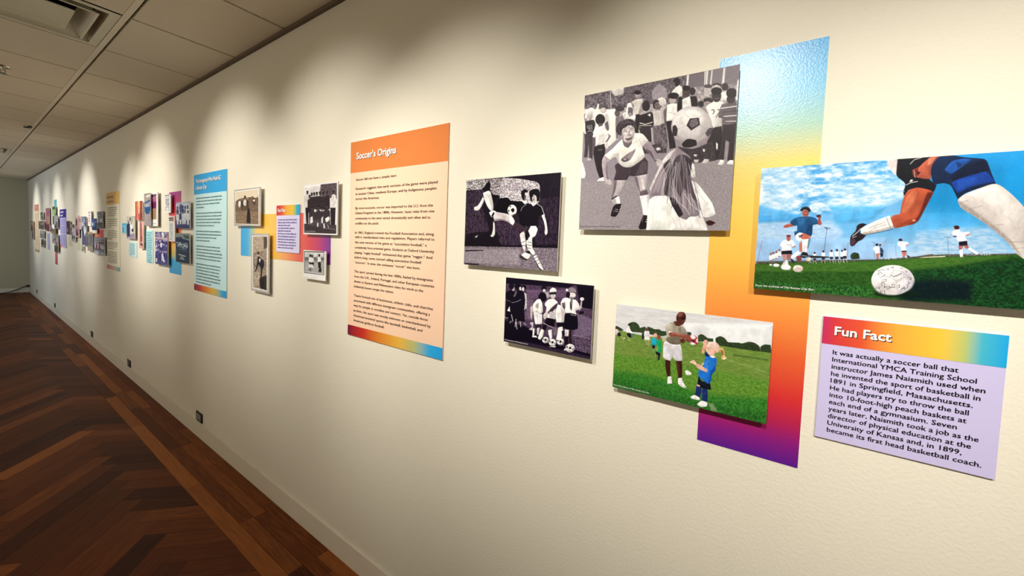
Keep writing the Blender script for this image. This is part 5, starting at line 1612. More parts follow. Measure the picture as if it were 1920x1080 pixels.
("p","0d0812",(686,816,733,803,747,835,718,831),N,N,0.0,1,1,N),
("l","0d0812",(656,868,699,893,715,900),0.78,1,0.0)],
"lineup":[
("p","5a4258",(-61,-41,1030,-57,1069,1044,-26,1104),"3a2a3e",(2.11,1.41,2.6),0.0,0,1,N),
("p","0d0618",(-10,-10,1004,-16,1005,15,806,22,728,65,521,73,232,83,-7,99),N,N,1.41,1,1,N),
("p","7a6076",(258,150,523,127,729,85,732,190,672,212,505,225,274,302),"4a3550",(1.41,1.06,3),1.76,1,0.85,N),
("p","9a8496",(240,322,354,304,318,590,261,602),"5a4458",(1.41,1.41,3),1.41,1,0.7,N),
("p","0a0514",(825,20,1001,16,993,327,874,297,850,171),N,N,2.46,1,1,N),
("l","8d7a90",(884,321,984,326),0.53,1,0.0),
("p","8d7a8c",(839,407,993,453,991,683,810,726),"5a4660",(1.41,0.7,3),2.46,1,0.85,N),
("p","0a0414",(-14,657,110,690,276,712,415,793,503,827,757,898,1000,923,1003,1012,-3,1009),N,N,2.46,1,1,N),
("p","1a0d22",(-4,980,260,943,1001,962,1003,1012,-3,1024),"4a384e",(0.88,0.7,3.2),1.76,1,0.8,N),
("p","8a7488",(810,726,992,708,1000,923,846,901),"1c1024",(0.88,0.88,3.4),1.41,1,0.8,N),
("l","e0d6dc",(810,713,983,717),0.44,0.7,0.0),
("l","c0b0c0",(263,297,354,304),0.35,0.7,0.0),
("l","c0b0c0",(270,176,394,173),0.35,0.6,0.0),
("p","0a0614",(4,243,57,192,106,185,127,297,108,459,131,599,73,698,16,622,15,388),N,N,0.0,1,1,N),
("p","b5a5a8",(118,162,115,183,106,196,94,198,84,187,80,167,83,146,92,133,104,131,114,142),N,N,0.0,1,1,N),
("p","0c0814",(108,127,102,157,86,177,65,180,47,164,40,136,45,107,62,87,83,84,100,100),N,N,0.0,1,1,N),
("p","0c0716",(96,259,165,177,224,183,250,278,244,435,262,644,192,644,110,690,82,406),N,N,0.0,1,1,N),
("p","0a0612",(202,122,195,153,173,175,145,179,122,163,113,134,120,103,142,81,170,78,193,93),N,N,0.0,1,1,N),
("p","d5c8c6",(207,150,204,167,196,178,186,180,178,171,174,154,176,137,184,126,194,124,203,134),N,N,0.0,1,1,N),
("l","b5a8ac",(13,344,75,370),0.53,1,0.0),
("l","cfc4c6",(88,383,159,350,199,314),0.7,1,0.0),
("p","f0eae8",(31,517,59,439,70,524),N,N,0.35,1,1,N),
("p","c0b4b8",(103,287,136,202,148,208,121,284),N,N,0.53,1,0.6,N),
("p","0c0716",(185,231,259,192,276,344,268,473,245,477),N,N,0.0,1,1,N),
("p","0a0612",(261,128,255,154,240,172,220,174,203,161,196,137,201,111,217,94,237,91,254,104),N,N,0.0,1,1,N),
("p","d9cecb",(238,153,236,171,229,183,219,185,212,175,208,157,210,138,218,126,227,125,235,135),N,N,0.0,1,1,N),
("p","e9e2e0",(236,202,266,219,276,429,245,470,254,320),N,N,0.35,1,0.8,N),
("l","f0eae6",(88,564,109,661),1.06,1,0.0),
("l","f0eae6",(151,667,166,772),1.06,1,0.0),
("l","f0eae6",(202,649,212,726),1.06,1,0.0),
("l","f0eae6",(251,660,275,684),1.06,1,0.0),
("l","f0eae6",(85,666,73,698),1.06,1,0.0),
("l","f0eae6",(150,624,141,741),1.06,1,0.0),
("l","efe9e6",(3,624,47,630),0.88,1,0.0),
("p","cfc4c6",(320,646,364,623,357,750,312,746,350,696),N,N,0.35,1,1,N),
("p","0f0a16",(501,105,496,130,482,147,463,150,447,137,441,114,446,89,460,72,479,70,495,82),N,N,0.0,1,1,N),
("p","cfc3c2",(493,138,490,151,481,160,471,162,462,155,458,143,461,130,469,120,480,119,489,126),N,N,0.0,1,1,N),
("p","d9d0cc",(481,160,524,147,542,219,511,251),"6a5a66",(0.88,0.88,3),0.0,1,1,N),
("p","0b0712",(407,240,438,166,493,186,501,266,465,306,431,291),N,N,0.0,1,1,N),
("p","efe9e2",(353,359,398,283,431,270,454,315,469,449,438,497,404,462,365,483,344,431),N,N,0.0,1,1,N),
("p","8d8078",(389,353,421,327,413,418,385,396),N,N,0.88,1,0.8,N),
("p","c0b4b0",(323,407,354,373,350,528,341,599,326,560),N,N,0.0,1,1,N),
("p","f1ece4",(360,484,404,469,438,497,462,485,462,630,388,653,374,579),N,N,0.0,1,1,N),
("l","8a7c80",(405,489,420,632),0.53,1,0.0),
("l","9a8c90",(438,504,440,621),0.53,1,0.0),
("p","2a1c28",(382,654,459,633,455,687,389,708),N,N,0.0,1,1,N),
("p","f0ebe4",(362,721,381,710,377,830,360,841),N,N,0.0,1,1,N),
("p","e4dcd8",(412,703,439,690,431,789,415,807),N,N,0.0,1,1,N),
("p","f4efe8",(354,835,404,816,416,841,360,851),N,N,0.0,1,1,N),
("p","cfc3c0",(607,182,603,216,588,239,568,242,552,224,545,191,550,157,565,135,584,132,600,150),N,N,0.0,1,1,N),
("p","f3eee6",(539,125,569,83,607,102,613,141,540,158),N,N,0.0,1,1,N),
("p","17101a",(537,159,610,139,614,174,541,189),N,N,0.0,1,1,N),
("l","f4f0ea",(580,227,598,218),0.7,1,0.0),
("p","efe9e2",(487,337,528,262,591,245,634,292,615,342,611,531,526,528,488,528,510,387),N,N,0.0,1,1,N),
("p","3a2c3a",(513,469,574,362,624,300,655,308,616,368,556,460),N,N,0.53,1,1,N),
("p","c9beba",(476,503,517,427,535,465,505,552,486,556),N,N,0.0,1,1,N),
("p","8d8086",(544,436,597,426,605,518,547,517),"e0d8d4",(0.88,0.88,3),0.0,1,1,N),
("p","0c0712",(515,530,611,531,604,640,540,640,497,622),N,N,0.0,1,1,N),
("l","f1ebe4",(474,607,540,640,604,654),0.88,1,0.0),
("p","f1ece4",(456,714,493,685,481,805,450,868,425,853),N,N,0.0,1,1,N),
("p","efe9e2",(537,709,579,686,586,807,563,840),N,N,0.0,1,1,N),
("p","7a6a74",(583,645,635,647,639,740,608,774),N,N,0.7,1,0.8,N),
("p","0c0712",(476,641,524,630,511,715,472,710),N,N,0.0,1,1,N),
("p","ece6df",(617,395,635,312,676,331,714,391,712,550,633,580,615,503),N,N,0.0,1,1,N),
("p","b0a4a4",(667,346,709,405,709,551,684,563),N,N,1.06,1,0.7,N),
("p","0c0712",(628,574,710,557,715,629,689,688,640,632),N,N,0.0,1,1,N),
("p","f2ede6",(651,643,696,620,704,698,682,797,631,823,643,726),N,N,0.0,1,1,N),
("p","0f0a14",(688,675,719,682,716,749,696,754),N,N,0.0,1,1,N),
("p","ece6df",(665,293,688,223,723,204,773,216,823,221,858,273,865,337,828,370,839,420,781,431,720,416,712,338,676,331),N,N,0.0,1,1,N),
("p","5d5058",(764,250,789,233,789,377,768,354),"2a1e28",(0.7,1.41,3),0.35,1,1,N),
("p","2a1e28",(675,291,710,272,718,350,692,342),N,N,0.53,1,0.7,N),
("p","d5cac6",(746,148,760,120,809,119,821,163,802,192,773,216,747,187),N,N,0.0,1,1,N),
("p","a8989c",(735,117,744,76,778,52,816,73,824,117,760,126),"6a5c64",(0.7,0.7,2.6),0.0,1,1,N),
("p","120c14",(717,166,735,117,760,133,758,199,723,198),N,N,0.0,1,1,N),
("p","fbf8f2",(738,97,736,108,731,115,723,116,717,111,714,100,716,89,722,81,729,80,736,86),N,N,0.0,1,1,N),
("l","0c0812",(745,125,819,118),0.88,1,0.0),
("p","f4efe8",(803,153,818,148,815,177,801,176),N,N,0.0,1,1,N),
("p","7d6f72",(762,185,792,187,790,285,776,288),N,N,0.53,1,1,N),
("p","c0b3b2",(855,326,869,310,876,219,890,223,886,320,866,363),N,N,0.0,1,1,N),
("p","e3dad6",(908,194,905,209,895,219,882,221,871,214,867,201,870,187,880,177,893,175,904,182),N,N,0.0,1,1,N),
("p","0a0612",(720,429,780,411,844,431,856,611,788,646,712,630,711,511),N,N,0.0,1,1,N),
("l","f0eae4",(781,433,830,437),0.7,1,0.0),
("p","0f0a14",(857,377,905,356,915,392,868,414),N,N,0.53,1,1,N),
("p","e3dad6",(723,654,768,650,761,738,726,746),N,N,0.0,1,1,N),
("p","1a1018",(768,650,793,651,791,731,810,845,775,847),N,N,0.0,1,1,N),
("p","120a14",(719,748,763,744,765,856,725,873),N,N,0.0,1,1,N),
("p","c9bebc",(724,680,749,675,746,735,729,739),N,N,0.0,1,1,N),
("p","ece6e0",(550,846,544,874,526,895,503,901,483,889,475,864,482,836,500,815,523,809,542,821),N,N,0.0,1,1,N),
("p","160f18",(500,853,512,833,528,843,522,866,505,871),N,N,0.0,1,1,N),
("p","160f18",(479,852,490,832,494,860),N,N,0.0,1,1,N),
("p","160f18",(547,844,534,858,536,878),N,N,0.0,1,1,N),
("p","4a3c48",(495,893,514,881,529,889),N,N,0.35,1,1,N),
("p","ece6e0",(634,860,627,892,607,916,581,923,560,909,551,881,558,849,578,825,604,819,625,832),N,N,0.0,1,1,N),
("p","160f18",(580,868,592,849,607,859,602,882,585,886),N,N,0.0,1,1,N),
("p","160f18",(554,869,566,844,572,876),N,N,0.0,1,1,N),
("p","160f18",(630,858,616,873,619,896),N,N,0.0,1,1,N),
("p","4a3c48",(573,914,594,900,611,909),N,N,0.35,1,1,N),
("p","ece6e0",(720,828,713,858,695,880,671,886,651,874,642,847,649,817,668,795,692,789,711,802),N,N,0.0,1,1,N),
("p","160f18",(669,835,680,816,695,826,690,849,673,853),N,N,0.0,1,1,N),
("p","160f18",(646,836,657,813,662,842),N,N,0.0,1,1,N),
("p","160f18",(716,826,703,840,705,862),N,N,0.0,1,1,N),
("p","4a3c48",(663,878,682,865,698,874),N,N,0.35,1,1,N),
("p","ece6e0",(834,888,826,925,803,953,774,962,749,946,739,913,747,876,770,848,799,840,824,856),N,N,0.0,1,1,N),
("p","160f18",(775,899,786,880,800,889,795,912,779,916),N,N,0.0,1,1,N),
("p","160f18",(743,902,757,870,763,907),N,N,0.0,1,1,N),
("p","160f18",(829,887,813,902,816,931),N,N,0.0,1,1,N),
("p","4a3c48",(764,951,788,935,807,946),N,N,0.35,1,1,N),
("p","f0eae4",(550,939,634,910,624,933),N,N,0.35,1,1,N),
("p","f4efe8",(743,935,741,943,736,949,730,951,725,948,723,940,724,932,729,926,735,924,740,928),N,N,0.0,1,1,N)],
"shadowman":[
("p","c9c4b8",(-124,-205,1106,-87,1118,1097,-117,1113),"a8a498",(0.69,0.69,2),0.0,0,1,N),
("p","fbf6ec",(44,43,952,34,961,978,59,939),N,N,0.0,0,1,N),
("p","e6d2b4",(70,65,930,51,939,956,80,919),N,N,0.0,0,1,N),
("p","8d7258",(66,317,335,245,621,239,936,196,943,959,69,925),"5d4734",(1.16,1.16,2.6),0.23,1,1,N),
("p","a98d6c",(68,597,940,623,943,959,70,932),"6d543c",(0.93,1.16,2.8),1.16,1,0.9,N),
("p","ddc8a8",(758,216,936,193,937,259,781,272),N,N,0.69,1,1,N),
("p","f0e8da",(272,402,263,460,239,496,208,495,183,457,173,397,182,338,207,302,238,304,263,342),N,N,0.0,1,1,N),
("p","5a4434",(252,293,245,311,228,321,207,319,189,307,182,289,189,272,206,262,228,263,245,275),N,N,0.0,1,1,N),
("p","3a2c24",(375,413,365,471,339,507,306,505,278,468,268,408,277,349,304,314,338,316,365,354),N,N,0.0,1,1,N),
("p","8d7460",(335,291,330,305,315,312,297,311,282,302,277,288,282,274,297,267,315,268,330,277),N,N,0.0,1,1,N),
("p","d9ccb8",(505,386,492,440,459,472,418,470,384,435,370,380,383,326,416,294,458,296,491,332),N,N,0.0,1,1,N),
("p","3a2a22",(470,220,463,241,444,253,420,251,401,237,393,215,400,194,420,182,443,184,463,198),N,N,0.0,1,1,N),
("p","3a2c24",(575,396,568,454,547,488,521,487,499,451,490,392,498,335,519,300,545,302,567,338),N,N,0.0,1,1,N),
("p","a88d74",(565,272,560,287,546,295,528,294,514,284,508,268,514,253,528,245,545,246,559,256),N,N,0.0,1,1,N),
("p","4a382c",(836,390,826,431,799,455,766,454,738,427,728,385,738,343,765,319,798,321,825,348),N,N,0.0,1,1,N),
("p","e6d8c2",(813,338,806,354,789,364,766,363,748,351,741,334,748,317,766,308,788,309,806,321),N,N,0.0,1,1,N),
("p","32241c",(808,293,802,304,787,310,767,309,751,301,745,289,751,278,767,272,786,273,802,281),N,N,0.0,1,1,N),
("p","2a1f1a",(238,467,576,449,600,580,288,563),"6d543c",(0.93,0.93,3),1.16,1,0.8,N),
("p","15100e",(499,923,512,709,558,530,595,515,633,646,654,924),N,N,0.0,1,1,N)],
"walker":[
("p","c4c0b6",(-169,-35,1102,-44,1130,1014,-147,1102),"a5a198",(0.69,0.69,2),0.0,0,1,N),
("p","fbf6ec",(50,45,938,27,942,965,76,960),N,N,0.0,0,1,N),
("p","b8a48c",(95,59,898,39,900,947,121,940),"7a6450",(1.62,1.39,3),0.0,0,1,N),
("p","d9c8b0",(95,59,898,39,903,265,108,327),"9a846c",(1.39,1.16,3),1.85,1,0.8,N),
("p","6d5644",(701,62,898,60,896,224,740,269),"3a2c22",(1.16,1.16,3),0.93,1,1,N),
("p","d5c4ac",(114,629,506,675,581,883,120,932),"8a745c",(1.39,1.39,3),1.85,1,1,N),
("p","3a2c24",(508,760,894,698,900,947,547,927),"1d1512",(1.39,1.16,3),1.39,1,1,N),
("p","2a1f1c",(484,334,472,349,440,360,401,361,368,352,356,338,368,322,400,312,439,311,471,320),N,N,0.0,1,1,N),
("p","e3d8c8",(342,385,428,361,486,444,402,478),N,N,0.0,1,1,N),
("p","1c1518",(371,384,500,401,571,430,724,456,747,539,659,605,620,754,550,737,560,588,431,530,305,642,182,691,303,578,359,469),N,N,0.0,1,1,N),
("p","15101a",(543,442,724,452,727,561,617,628,573,546),N,N,0.0,1,1,N),
("l","c8bcb0",(185,493,344,474),0.69,1,0.0),
("l","1c1518",(170,493,216,560,361,576),0.69,1,0.0),
("p","efe6da",(472,427,557,433,516,495,473,486),N,N,0.0,1,1,N),
("p","120d0c",(564,757,704,771,722,916,583,946),N,N,0.93,1,1,N)],
"team":[
("p","f4efe6",(-119,-127,1086,-31,1112,1038,-96,1067),N,N,0.0,0,1,N),
("p","e3dad4",(25,21,972,24,978,972,23,968),N,N,0.0,0,1,N),
("p","efe8e2",(25,21,537,20,505,234,29,247),N,N,0.69,1,1,N),
("p","7a6c6e",(519,24,972,24,979,327,505,234),"3a2e34",(1.16,1.16,3.2),0.46,1,1,N),
("p","4a3c40",(20,786,974,810,978,977,23,968),"33272c",(1.39,0.93,2.6),0.69,1,1,N),
("p","c9beb8",(16,208,127,189,132,463,29,460),N,N,0.93,1,1,N),
("p","d9d0c8",(49,230,111,203,182,237,195,489,46,485),N,N,0.0,1,1,N),
("p","4a3a38",(142,165,136,184,121,195,101,194,85,181,79,162,85,143,100,132,120,133,135,146),N,N,0.0,1,1,N),
("p","1d1418",(145,143,139,155,121,161,99,160,82,151,75,139,81,128,99,122,121,123,138,131),N,N,0.0,1,1,N),
("p","2c2026",(125,313,187,286,257,319,270,570,122,567),N,N,0.0,1,1,N),
("p","4a3a38",(217,248,211,267,196,278,177,277,161,264,155,245,161,227,176,216,195,217,211,229),N,N,0.0,1,1,N),
("p","1d1418",(220,226,214,238,197,244,175,243,158,235,151,223,157,211,174,205,196,206,214,214),N,N,0.0,1,1,N),
("p","30242a",(191,274,252,247,321,280,333,530,188,526),N,N,0.0,1,1,N),
("p","4a3a38",(281,210,276,228,261,239,242,238,226,226,220,207,225,188,241,177,260,178,275,191),N,N,0.0,1,1,N),
("p","1d1418",(285,188,278,199,261,205,240,204,223,196,216,184,222,173,239,167,261,168,278,176),N,N,0.0,1,1,N),
("p","30242a",(267,270,327,244,396,276,408,524,265,520),N,N,0.0,1,1,N),
("p","4a3a38",(357,206,351,225,337,235,318,235,302,222,296,203,302,185,317,174,335,175,351,188),N,N,0.0,1,1,N),
("p","1d1418",(360,185,354,196,337,202,316,201,299,193,292,181,298,170,315,164,336,165,353,173),N,N,0.0,1,1,N),
("p","33262c",(347,264,406,238,473,270,486,516,344,513),N,N,0.0,1,1,N),
("p","4a3a38",(435,201,430,219,415,230,397,229,381,217,375,198,381,180,395,169,414,170,429,182),N,N,0.0,1,1,N),
("p","1d1418",(438,179,432,190,415,197,395,195,378,187,371,176,377,165,394,159,415,160,431,168),N,N,0.0,1,1,N),
("p","30242a",(440,262,498,236,564,268,577,511,438,508),N,N,0.0,1,1,N),
("p","4a3a38",(526,199,521,217,507,227,489,226,474,214,468,196,473,177,488,167,506,168,521,180),N,N,0.0,1,1,N),
("p","1d1418",(530,177,524,188,507,194,487,193,470,185,464,174,470,163,486,157,507,158,523,166),N,N,0.0,1,1,N),
("p","33262c",(539,273,596,248,661,279,674,521,537,518),N,N,0.0,1,1,N),
("p","4a3a38",(624,211,619,229,605,240,587,239,572,227,567,208,572,190,586,180,604,181,618,193),N,N,0.0,1,1,N),
("p","1d1418",(627,190,621,201,605,207,585,206,569,198,562,186,568,176,585,170,605,171,621,179),N,N,0.0,1,1,N),
("p","2c2026",(657,265,713,240,777,271,789,510,656,506),N,N,0.0,1,1,N),
("p","4a3a38",(741,203,736,221,722,231,704,230,690,219,684,200,689,183,703,172,720,173,735,185),N,N,0.0,1,1,N),
("p","1d1418",(744,182,738,193,722,199,703,198,687,190,680,179,686,168,702,162,721,163,737,171),N,N,0.0,1,1,N),
("p","e3dad2",(835,257,889,232,951,263,963,499,834,495),N,N,0.0,1,1,N),
("p","4a3a38",(916,197,911,214,898,224,881,224,867,212,861,194,866,176,879,166,896,167,910,179),N,N,0.0,1,1,N),
("p","1d1418",(919,176,913,187,898,193,879,192,863,184,857,173,863,162,878,156,897,158,913,165),N,N,0.0,1,1,N),
("p","2a2024",(175,675,800,693,811,846,178,831),"6a5c60",(0.93,1.16,3.4),0.93,1,1,N),
("p","17101a",(53,460,152,463,154,786,91,786),N,N,0.0,1,1,N),
("p","1d1418",(803,482,946,487,940,810,824,810),N,N,0.0,1,1,N),
("l","6a5c60",(879,508,878,787),0.46,1,0.0),
("l","b5a9a4",(894,265,905,462),0.46,1,0.0),
("p","3a2d33",(169,575,268,513,368,569,378,701,180,712),N,N,0.0,1,1,N),
("p","564440",(302,480,296,498,279,509,258,509,240,497,233,478,239,459,256,448,278,449,295,461),N,N,0.0,1,1,N),
("p","1d1418",(305,458,298,468,279,473,256,473,236,466,229,456,236,446,255,440,279,441,298,448),N,N,0.0,1,1,N),
("p","3a2d33",(360,567,456,506,552,561,563,691,371,701),N,N,0.0,1,1,N),
("p","564440",(489,473,483,491,466,502,446,502,429,490,422,471,428,453,444,442,465,443,482,454),N,N,0.0,1,1,N),
("p","1d1418",(492,451,485,461,467,467,444,466,425,459,418,449,425,439,443,434,466,435,485,441),N,N,0.0,1,1,N),
("p","3a2d33",(473,593,566,533,661,587,671,715,483,726),N,N,0.0,1,1,N),
("p","564440",(598,500,592,518,576,529,556,529,540,517,533,498,539,480,555,469,575,470,592,482),N,N,0.0,1,1,N),
("p","1d1418",(601,479,595,488,577,494,554,493,536,487,529,477,536,467,554,461,576,462,594,469),N,N,0.0,1,1,N),
("p","3a2d33",(606,548,698,489,790,543,800,670,616,679),N,N,0.0,1,1,N),
("p","564440",(729,457,723,474,707,485,688,484,672,473,665,455,671,437,686,426,706,427,722,438),N,N,0.0,1,1,N),
("p","1d1418",(732,435,725,445,708,450,686,450,668,443,661,433,668,424,685,418,707,419,725,426),N,N,0.0,1,1,N),
("p","efe9e2",(214,663,282,639,300,762,216,786),N,N,0.0,1,1,N),
("p","efe9e2",(660,692,764,646,784,716,697,763),N,N,0.0,1,1,N),
("p","efe9e2",(551,679,605,643,590,787,553,763),N,N,0.0,1,1,N),
("p","fbf7f0",(425,774,465,767,460,847,430,847),N,N,0.0,1,1,N),
("p","ece4dc",(608,787,644,775,664,870,621,870),N,N,0.0,1,1,N),
("p","ece4dc",(355,493,393,519,372,555,326,517),N,N,0.0,1,1,N),
("l","ece4dc",(733,810,770,869),0.69,1,0.0),
("l","e0d8d0",(592,871,942,891),0.58,0.7,0.0)],
"trio":[
("p","fbf8f0",(-146,-44,1128,-109,1151,1083,-125,1245),N,N,0.0,0,1,N),
("p","57514e",(22,44,944,4,948,808,46,817),N,N,0.0,0,1,N),
("p","fbf8f0",(57,77,923,47,916,786,75,788),N,N,0.0,0,1,N),
("p","b5b0aa",(69,94,913,60,905,770,81,770),"8d8883",(1.16,0.93,2.4),0.0,0,1,N),
("p","dcd8d2",(69,94,913,60,916,193,72,274),N,N,0.69,1,1,N),
("p","5a5652",(72,252,916,214,918,318,74,361),"8a8580",(1.39,0.93,3),0.69,1,1,N),
("p","d0ccc6",(75,449,909,381,905,770,81,770),"a8a39e",(1.85,1.16,2.6),1.16,1,0.8,N),
("p","f4f1ec",(257,256,393,238,408,414,260,438),N,N,0.0,1,1,N),
("p","2a2624",(370,179,362,210,339,231,311,233,288,215,279,186,287,154,310,134,338,132,361,150),N,N,0.0,1,1,N),
("p","17130f",(271,412,407,392,398,513,285,523),N,N,0.0,1,1,N),
("p","f4f1ec",(343,268,477,249,492,424,346,449),N,N,0.0,1,1,N),
("p","2a2624",(454,191,446,222,424,242,396,244,373,227,364,197,372,166,395,146,422,144,445,161),N,N,0.0,1,1,N),
("p","17130f",(357,422,491,402,482,523,370,533),N,N,0.0,1,1,N),
("p","f4f1ec",(659,220,788,202,802,373,662,397),N,N,0.0,1,1,N),
("p","2a2624",(766,145,758,175,737,195,710,197,688,180,679,150,687,120,708,100,735,99,757,116),N,N,0.0,1,1,N),
("p","17130f",(673,384,802,361,806,583,698,593),N,N,0.0,1,1,N),
("p","e6e2dc",(239,501,442,484,473,610,276,672),N,N,0.0,1,1,N),
("p","3a3633",(218,677,331,580,445,655,334,731),"a8a39e",(0.93,0.93,3),0.0,1,1,N),
("p","26221f",(720,608,827,577,830,724,695,716),N,N,0.0,1,1,N),
("l","c8b8b4",(741,290,771,414),0.46,1,0.0),
("l","8d8883",(19,961,223,965),0.46,0.8,0.0),
("l","8d8883",(383,947,606,930),0.46,0.8,0.0)]})(None)

def crowd(seed, bg, ground, shirts, n, rows=1, head=('c9a890', '2a2022'), top=0.35, legs='2c2830', extra=()):
    """a small group photograph: sky/wall, ground, rows of standing figures"""
    rng = random.Random(seed)
    ops = [('p', bg[0], (-20, -20, 1020, -20, 1020, 1020, -20, 1020), bg[1], (6, 5, 3.0), 0, 0, 1, None),
           ('p', ground[0], (-20, 700, 1020, 690, 1020, 1020, -20, 1020), ground[1], (5, 3, 3.0), 2, 0, 1, None)]
    for r in range(rows):
        for i in range(n):
            w = 900 / n; x = 50 + w * (i + 0.5) + rng.uniform(-.15, .15) * w
            y = 1000 * top + r * 170 + rng.uniform(-30, 30); b = min(960, y + 520 - r * 60)
            s = rng.choice(shirts); k = w * 0.52
            ops.append(('p', legs, (int(x - k * .7), int(y + 250), int(x + k * .7), int(y + 250), int(x + k * .5), int(b), int(x - k * .5), int(b)), None, None, 0, 0, 1, None))
            ops.append(('p', s, (int(x - k), int(y + 80), int(x), int(y + 50), int(x + k), int(y + 80), int(x + k * .9), int(y + 290), int(x - k * .9), int(y + 290)), None, None, 0, 1, 1, None))
            hr = min(k * .62, 60)
            ops.append(('p', head[0], tuple(int(v) for a in range(8) for v in (x + hr * math.cos(a * PI / 4), y + hr * 1.1 * math.sin(a * PI / 4))), None, None, 0, 1, 1, None))
            ops.append(('p', head[1], (int(x - hr), int(y - 10), int(x - hr * .6), int(y - hr * 1.3), int(x + hr * .6), int(y - hr * 1.3), int(x + hr), int(y - 10)), None, None, 0, 1, 1, None))
    return ops + list(extra)

def P(col, *pts, c2=None, n=None, b=0, sm=0, a=1):
    return ('p', col, pts, c2, n, b, sm, a, None)
def LN(col, w, *pts):
    return ('l', col, pts, w, 1, 0)

def photo_print(label, rect, ops, group, px=(60, 60, 1.0), X=-0.022, thick=0.005, edge=None, caption=None, name='photo_print', seed=3, cat='photograph', back=0.0015):
    """mounted picture standing off the wall on a block"""
    y0, y1, z0, z1 = rect
    t = thing(name, label, cat, (0, (y0 + y1) / 2, (z0 + z1) / 2), group)
    ly, lz = (y0 - y1) / 2, (z1 - z0) / 2
    box('backing_board', X, X + thick, -ly, ly, -lz, lz, edge or FOAM, t)
    box('mount_block', X + thick, -back, -ly * 0.55, ly * 0.55, -lz * 0.55, lz * 0.55, FOAM, t)
    W, H, k = px
    img = raster(int(W * k), int(H * k), ops, k, seed)
    picture('printed_image', X - 0.0004, ly, -ly, -lz, lz, img, PRINT, t)
    if caption:
        s, h, w, mm, ox, oz = caption
        lettering('caption', [(s, ox, oz, h, w)], X - 0.0008, ly, -lz, mm, t, 0.0, 0.2)
    return t

def vinyl(label, rect, stops, vert, group, X=0.0012):
    y0, y1, z0, z1 = rect
    t = thing('gradient_graphic', label, 'wall graphic', (0, (y0 + y1) / 2, (z0 + z1) / 2), group)
    ly, lz = (y0 - y1) / 2, (z1 - z0) / 2
    box('film', -X, -0.0002, -ly, ly, -lz, lz, FOAM, t)
    picture('colour_print', -X - 0.0002, ly, -ly, -lz, lz, ramp(stops, 96, vert, 4), VINYL, t)
    return t

def info_panel(label, rect, head_h, head_col, body_col, foot_h, foot, heading, body, X=0.005, base=0.0003, group=None, name='information_sign', hint=None):
    """flush text panel: board, coloured head band, foot band, heading and body lettering.
    head_col: hex or list of stops; heading: list of lines or None; body: ('text', lines, ink) or ('rows', rows, ink)"""
    y0, y1, z0, z1 = rect
    t = thing(name, label, 'sign', (0, (y0 + y1) / 2, (z0 + z1) / 2), group)
    ly, lz = (y0 - y1) / 2, (z1 - z0) / 2
    xf = -base - X
    box('board', xf, -base, -ly, ly, -lz, lz, solid(body_col, 0.45), t)
    if head_h:
        if isinstance(head_col, str):
            box('head_band', xf - 0.0006, xf, -ly, ly, lz - head_h, lz, solid(head_col, 0.45), t)
        else:
            picture('head_band', xf - 0.0005, ly, -ly, lz - head_h, lz, ramp(head_col, 96, False, 4), BAND, t)
    if foot_h:
        picture('foot_band', xf - 0.0005, ly, -ly, -lz, -lz + foot_h, ramp(foot, 96, False, 4), BAND, t)
    if heading:
        kind, lines, d = heading
        if kind == 'text':
            lettering('heading_shadow', [(s, x + d, y - d, h, w) for s, x, y, h, w in lines], xf - 0.0010, ly, lz, SHADOWINK, t, 0.022)
            lettering('heading', lines, xf - 0.0014, ly, lz, WHITEINK, t, 0.022)
        else:
            blurred_lines('heading', lines, xf - 0.0014, ly, lz, hint or WHITEINK, t, 5)
    kind, lines, m = body
    if kind == 'text':
        lettering('body_text', [(s, x + q, y + q * 0.5, h, w) for q in (0.0, 0.00035) for s, x, y, h, w in lines], xf - 0.0010, ly, lz, m, t, 0.0)
    else:
        blurred_lines('body_text', lines, xf - 0.0010, ly, lz, m, t, int(abs(y0) * 100))
    return t

def rows(n, w, left, top, pitch, h, breaks=(), short=(), rng_seed=2):
    """n lines of text starting below top; breaks = paragraph gaps after these lines; short = line: width factor"""
    rng = random.Random(rng_seed); out = []; y = -top; short = dict(short)
    for i in range(n):
        out.append((left, y, w * short.get(i, rng.uniform(0.9, 1.0)), h)); y -= pitch
        if i in breaks: y -= pitch * 0.85
    return out

